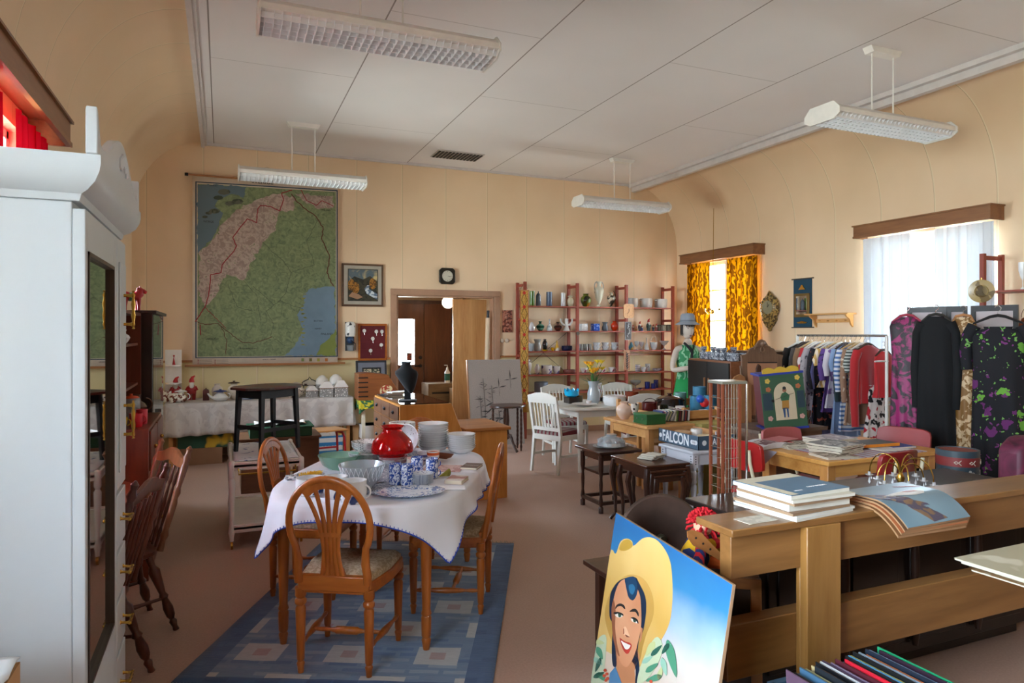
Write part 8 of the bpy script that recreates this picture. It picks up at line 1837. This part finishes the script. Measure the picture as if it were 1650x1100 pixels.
MB().tube([(.0, -.02, .1), (-.06, -.06, .09), (-.12, -.08, .05)], [.02, .022, .024], 8).build('arm', pat('#1c2c60', '#c01420', 9, .5, 'wavex', .9), t); MB().tube([(.03, -.02, .1), (.1, -.05, .1), (.16, -.03, .06)], [.02, .024, .03], 8).build('arm', pat('#d8a818', '#c01420', 6, .5, 'wavex', .9), t); MB().tube([(-.03, -.03, .03), (-.09, -.09, .03), (-.15, -.1, .035)], [.024, .028, .03], 8).build('leg', pat('#c8a018', '#1c3c80', 7, .5, 'wavex', .9), t); MB().tube([(.03, -.03, .03), (.08, -.09, .03), (.12, -.08, .035)], [.024, .028, .03], 8).build('leg', mat('#c8581c', .9), t)
t = thing('wooden_spatula', 'pierced wooden spatula lying across the rag doll', 'spatula', D+Vector((0, -.09, .11)), rot=(0, radians(38), radians(-10)))
MB().prism([(-.11, -.018), (-.07, -.03), (-.02, -.022), (.1, -.008), (.14, -.006), (.14, .006), (.1, .008), (-.02, .022), (-.07, .03), (-.11, .018), (-.125, 0)], -.004, .004, 'y').build('blade', wood('#8a5428', '#a86c38', .5, 'x'), t)
for x in (-.08, -.04, 0): MB().turn((x, -.0045, 0), (x, .0045, 0), [(0, .005), (1, .005)], 8).build('hole', BLACK, t)
t = thing('framed_tray', 'wooden framed dark tray standing between the painted board and the bench', 'tray', (1.62, 2.16, 0), rot=(radians(-4), 0, radians(-35)))
MB().box(0, .3, 0, .02, .2, .66).build('panel', mat('#1c100c', .4), t); MB().box(-.0, .3, -.012, .022, .62, .66).box(.26, .3, -.012, .022, .2, .66).box(0, .04, -.012, .022, .2, .66).box(0, .3, -.012, .022, .0, .24).build('frame', wood('#6a3c1c', '#94602c', .4, 'x'), t, bev=.003)
# ---- painted board with the smiling woman in a straw hat
TL, TR_, BL, BR_ = Vector((1.605, 2.61, .8)), Vector((1.487, 1.726, .8)), Vector((1.47, 2.61, 0)), Vector((1.36, 1.726, 0))
ex = (TR_-TL); Wd = ex.length; ex.normalize(); ez = ((TL+TR_)-(BL+BR_)).normalized(); ez = (ez-ex*ez.dot(ex)).normalized(); en = ez.cross(ex).normalized()
if en.x > 0: en = -en
# thing's frame: local x along board, z up the board, -y towards the viewer
Mx = Matrix(((ex.x, -en.x, ez.x), (ex.y, -en.y, ez.y), (ex.z, -en.z, ez.z)))
O_ = (BL+BR_)/2; O_ = Vector((BL.x, BL.y, 0.004))
t = thing('painted_board', 'large painted board of a smiling dark-haired woman in a wide straw hat', 'painting', O_, rot=Mx.to_euler())
Hd = (TL-BL).length
def bpix(cx, cy): # pixel of the close-up -> board plane
    u, v = 940+cx/3.439, 780+cy/3.4375; x, y, w_ = ray(u, v); d = Vector((x, y, w_)); o = Vector((0, 0, EYE)); tt = (O_-o).dot(en)/d.dot(en); p = o+d*tt-O_; return (p.dot(ex), p.dot(ez))
def bp_(nm, pts, mt, lay, smooth=False):
    P = [bpix(*p) for p in pts]
    if smooth:
        Q = []; n = len(P)
        for i in range(n):
            p0, p1, p2, p3 = P[i-1], P[i], P[(i+1) % n], P[(i+2) % n]
            for k in range(4):
                s_ = k/4; Q.append(tuple(.5*((2*p1[a])+(-p0[a]+p2[a])*s_+(2*p0[a]-5*p1[a]+4*p2[a]-p3[a])*s_*s_+(-p0[a]+3*p1[a]-3*p2[a]+p3[a])*s_**3) for a in (0, 1)))
        P = Q
    P = [(min(max(x, .002), Wd-.002), min(max(z, .002), Hd-.002)) for x, z in P]
    MB().prism(P, -.0006*lay-.0004, -.0006*lay+.0001, 'y').build(nm, mt, t, smooth=0)
def skymat():
    m, nt, b = newmat('painted_sky'); b.inputs['Roughness'].default_value = .35
    sp = nd(nt, 'ShaderNodeSeparateXYZ', {0: coords(nt)}); n = nd(nt, 'ShaderNodeTexNoise', {'Vector': coords(nt), 'Scale': 5., 'Detail': 3.})
    f = mth(nt, 'ADD', mth(nt, 'ADD', sp.outputs['Z'], mth(nt, 'MULTIPLY', n.outputs['Fac'], .12)), mth(nt, 'MULTIPLY', sp.outputs['X'], -.12))
    nt.links.new(ramp(nt, f, [(.3, '#cdb9a3'), (.46, '#c6c0ba'), (.56, '#94aabb'), (.68, '#33759f'), (.82, '#1f5d90')]), b.inputs['Base Color']); return m
MB().box(0, Wd, 0, .012, 0, Hd).build('board', mat('#9a7a5a', .7), t, bev=.001)
MB().box(.001, Wd-.001, -.0003, .0, .001, Hd-.001).build('painted_sky', skymat(), t, smooth=0)
HAT = pat('#c49a4c', '#d8b672', 3, .5, 'noise', .4, soft=.2); SKN = pat('#b8744c', '#d8a078', 3, .5, 'noise', .4, soft=.25); HR = mat('#17283c', .4)
bp_('painted_hat', [(140, 390), (180, 385), (205, 320), (240, 300), (270, 315), (280, 340), (330, 300), (380, 295), (430, 330), (480, 420), (495, 560), (490, 700), (470, 790), (420, 880), (340, 980), (300, 1010), (200, 960), (140, 930), (60, 880), (30, 800)], HAT, 1, True)
bp_('painted_hat_shade', [(150, 600), (200, 530), (260, 500), (330, 520), (380, 600), (390, 720), (350, 830), (330, 900), (300, 990), (200, 940), (150, 850), (120, 720)], pat('#a8823c', '#c4974c', 4, .5, 'noise', .4, soft=.2), 2, True)
bp_('painted_hat_crown', [(200, 360), (215, 320), (245, 305), (268, 318), (272, 345), (235, 368)], mat('#b08a34', .4), 2, True)
bp_('painted_hair', [(150, 620), (170, 570), (200, 535), (240, 518), (290, 515), (310, 545), (345, 620), (350, 700), (340, 780), (330, 820), (310, 860), (305, 940), (312, 1010), (310, 1100), (290, 1100), (285, 1000), (190, 900), (188, 1000), (165, 1000), (160, 900), (165, 780), (148, 730)], HR, 3, True)
bp_('painted_neck', [(190, 1100), (185, 1020), (175, 900), (300, 900), (315, 960), (285, 1030), (290, 1100)], mat('#b87c54', .4), 3)
bp_('painted_blouse', [(145, 1100), (150, 1045), (180, 1010), (200, 1060), (215, 1100)], mat('#4c7ca0', .4), 4)
bp_('painted_face', [(165, 700), (175, 620), (200, 550), (240, 525), (290, 560), (318, 620), (325, 720), (322, 800), (305, 880), (285, 950), (255, 1005), (230, 1008), (205, 975), (180, 900), (168, 820)], SKN, 5, True)
bp_('painted_cheek_shade', [(160, 700), (172, 640), (182, 700), (180, 790), (190, 880), (205, 950), (190, 930), (168, 840)], mat('#8c5438', .4), 6, True)
bp_('painted_forelock', [(235, 525), (265, 512), (290, 516), (305, 560), (300, 610), (280, 642), (258, 630), (248, 600), (240, 560)], mat('#1c3a54', .35), 6, True)
bp_('painted_forelock_shine', [(258, 560), (280, 555), (292, 580), (278, 610), (262, 595)], mat('#2c6484', .35), 7, True)
BR2 = mat('#23201e', .5)
bp_('painted_eyebrow', [(182, 690), (190, 668), (212, 660), (232, 672), (236, 692), (215, 675), (195, 678)], BR2, 7, True); bp_('painted_eyebrow', [(262, 705), (275, 692), (295, 690), (310, 710), (310, 732), (295, 708), (275, 706)], BR2, 7, True)
bp_('painted_eye', [(180, 722), (195, 712), (215, 718), (222, 732), (205, 738), (190, 735)], mat('#e0d4c4', .4), 6, True); bp_('painted_eye', [(268, 745), (282, 742), (300, 752), (306, 768), (288, 766), (274, 758)], mat('#e0d4c4', .4), 6, True)
bp_('painted_iris', [(198, 716), (212, 718), (214, 732), (202, 736)], mat('#2c4c3c', .4), 7, True); bp_('painted_iris', [(282, 746), (294, 750), (296, 764), (284, 762)], mat('#2c4c3c', .4), 7, True)
bp_('painted_lashes', [(172, 712), (195, 706), (222, 716), (226, 728), (200, 716), (184, 720)], BR2, 8, True); bp_('painted_lashes', [(268, 740), (285, 736), (306, 750), (310, 772), (298, 756), (280, 746)], BR2, 8, True)
bp_('painted_nose', [(228, 795), (240, 790), (256, 826), (262, 845), (240, 838), (226, 826)], mat('#dfae88', .4), 6, True); bp_('painted_nostril', [(236, 832), (250, 838), (262, 846), (246, 846)], mat('#7c4430', .4), 7, True); bp_('painted_nose_line', [(226, 800), (230, 798), (232, 826), (226, 830)], mat('#a05c40', .4), 7)
bp_('painted_lips', [(206, 852), (222, 862), (240, 872), (258, 876), (272, 890), (266, 915), (252, 938), (236, 932), (220, 905)], mat('#b43c30', .35), 6, True); bp_('painted_teeth', [(214, 866), (232, 876), (254, 886), (266, 894), (254, 912), (238, 912), (226, 892)], mat('#e4dcd0', .3), 7, True)
bp_('painted_ear', [(322, 790), (332, 800), (326, 860), (314, 880)], mat('#b87c54', .4), 4)
LG = [mat('#4c8c6c', .4), mat('#8cb49c', .4), mat('#b4bc84', .4), mat('#2c5c4c', .4)]
random.seed(6)
def leaf(x, y, dx, dy, w_, c, l=6):
    nx, ny = -dy, dx; L = math.hypot(dx, dy); nx, ny = nx/L*w_, ny/L*w_
    bp_('painted_leaf', [(x, y), (x+dx*.35+nx, y+dy*.35+ny), (x+dx, y+dy), (x+dx*.35-nx, y+dy*.35-ny)], c, l, True)
bp_('painted_foliage_ground', [(100, 840), (130, 850), (120, 1000), (110, 1100), (45, 1100), (70, 900)], mat('#b4c0a0', .4), 3, True); bp_('painted_foliage_ground', [(400, 850), (440, 880), (430, 960), (380, 1050), (330, 1100), (300, 1100), (330, 980)], mat('#b8c4a0', .4), 4, True)
for x, y, dx, dy, w_, c in ((470, 860, 50, 210, 24, 0), (440, 960, 25, 100, 16, 1), (480, 880, -40, 60, 14, 3), (380, 950, 60, -60, 14, 3), (350, 1040, 70, -50, 16, 0), (330, 990, 60, -40, 14, 1), (420, 1080, 20, -70, 14, 2), (400, 870, -50, 80, 18, 2), (440, 1060, -90, 30, 18, 0), (80, 900, 30, 70, 16, 0), (60, 960, 50, 40, 14, 1), (85, 1040, 40, 50, 16, 0), (100, 960, -30, 80, 12, 3), (70, 870, 50, 10, 14, 2), (60, 1070, 60, -30, 14, 3)): leaf(x, y, dx, dy, w_, LG[c])
for x, y in ((125, 1030), (135, 1050), (120, 1060), (140, 1075), (130, 1085), (380, 1092)): bp_('painted_berry', [(x+9*cos(a), y+9*sin(a)) for a in [k*pi/4 for k in range(8)]], mat('#c4482c', .4), 7)

t = thing('white_booklet', 'open white booklet on the floor under the bench at the lower right', 'booklet', (2.35, 2.12, .001), .4)
MB().grid(lambda i, j: (-.15+.3*i, -.1+.2*j, .002+.025*abs(sin(i*pi*2))), 16, 2).build('pages', mat('#d8d4d4', .7), t, solid=.003)
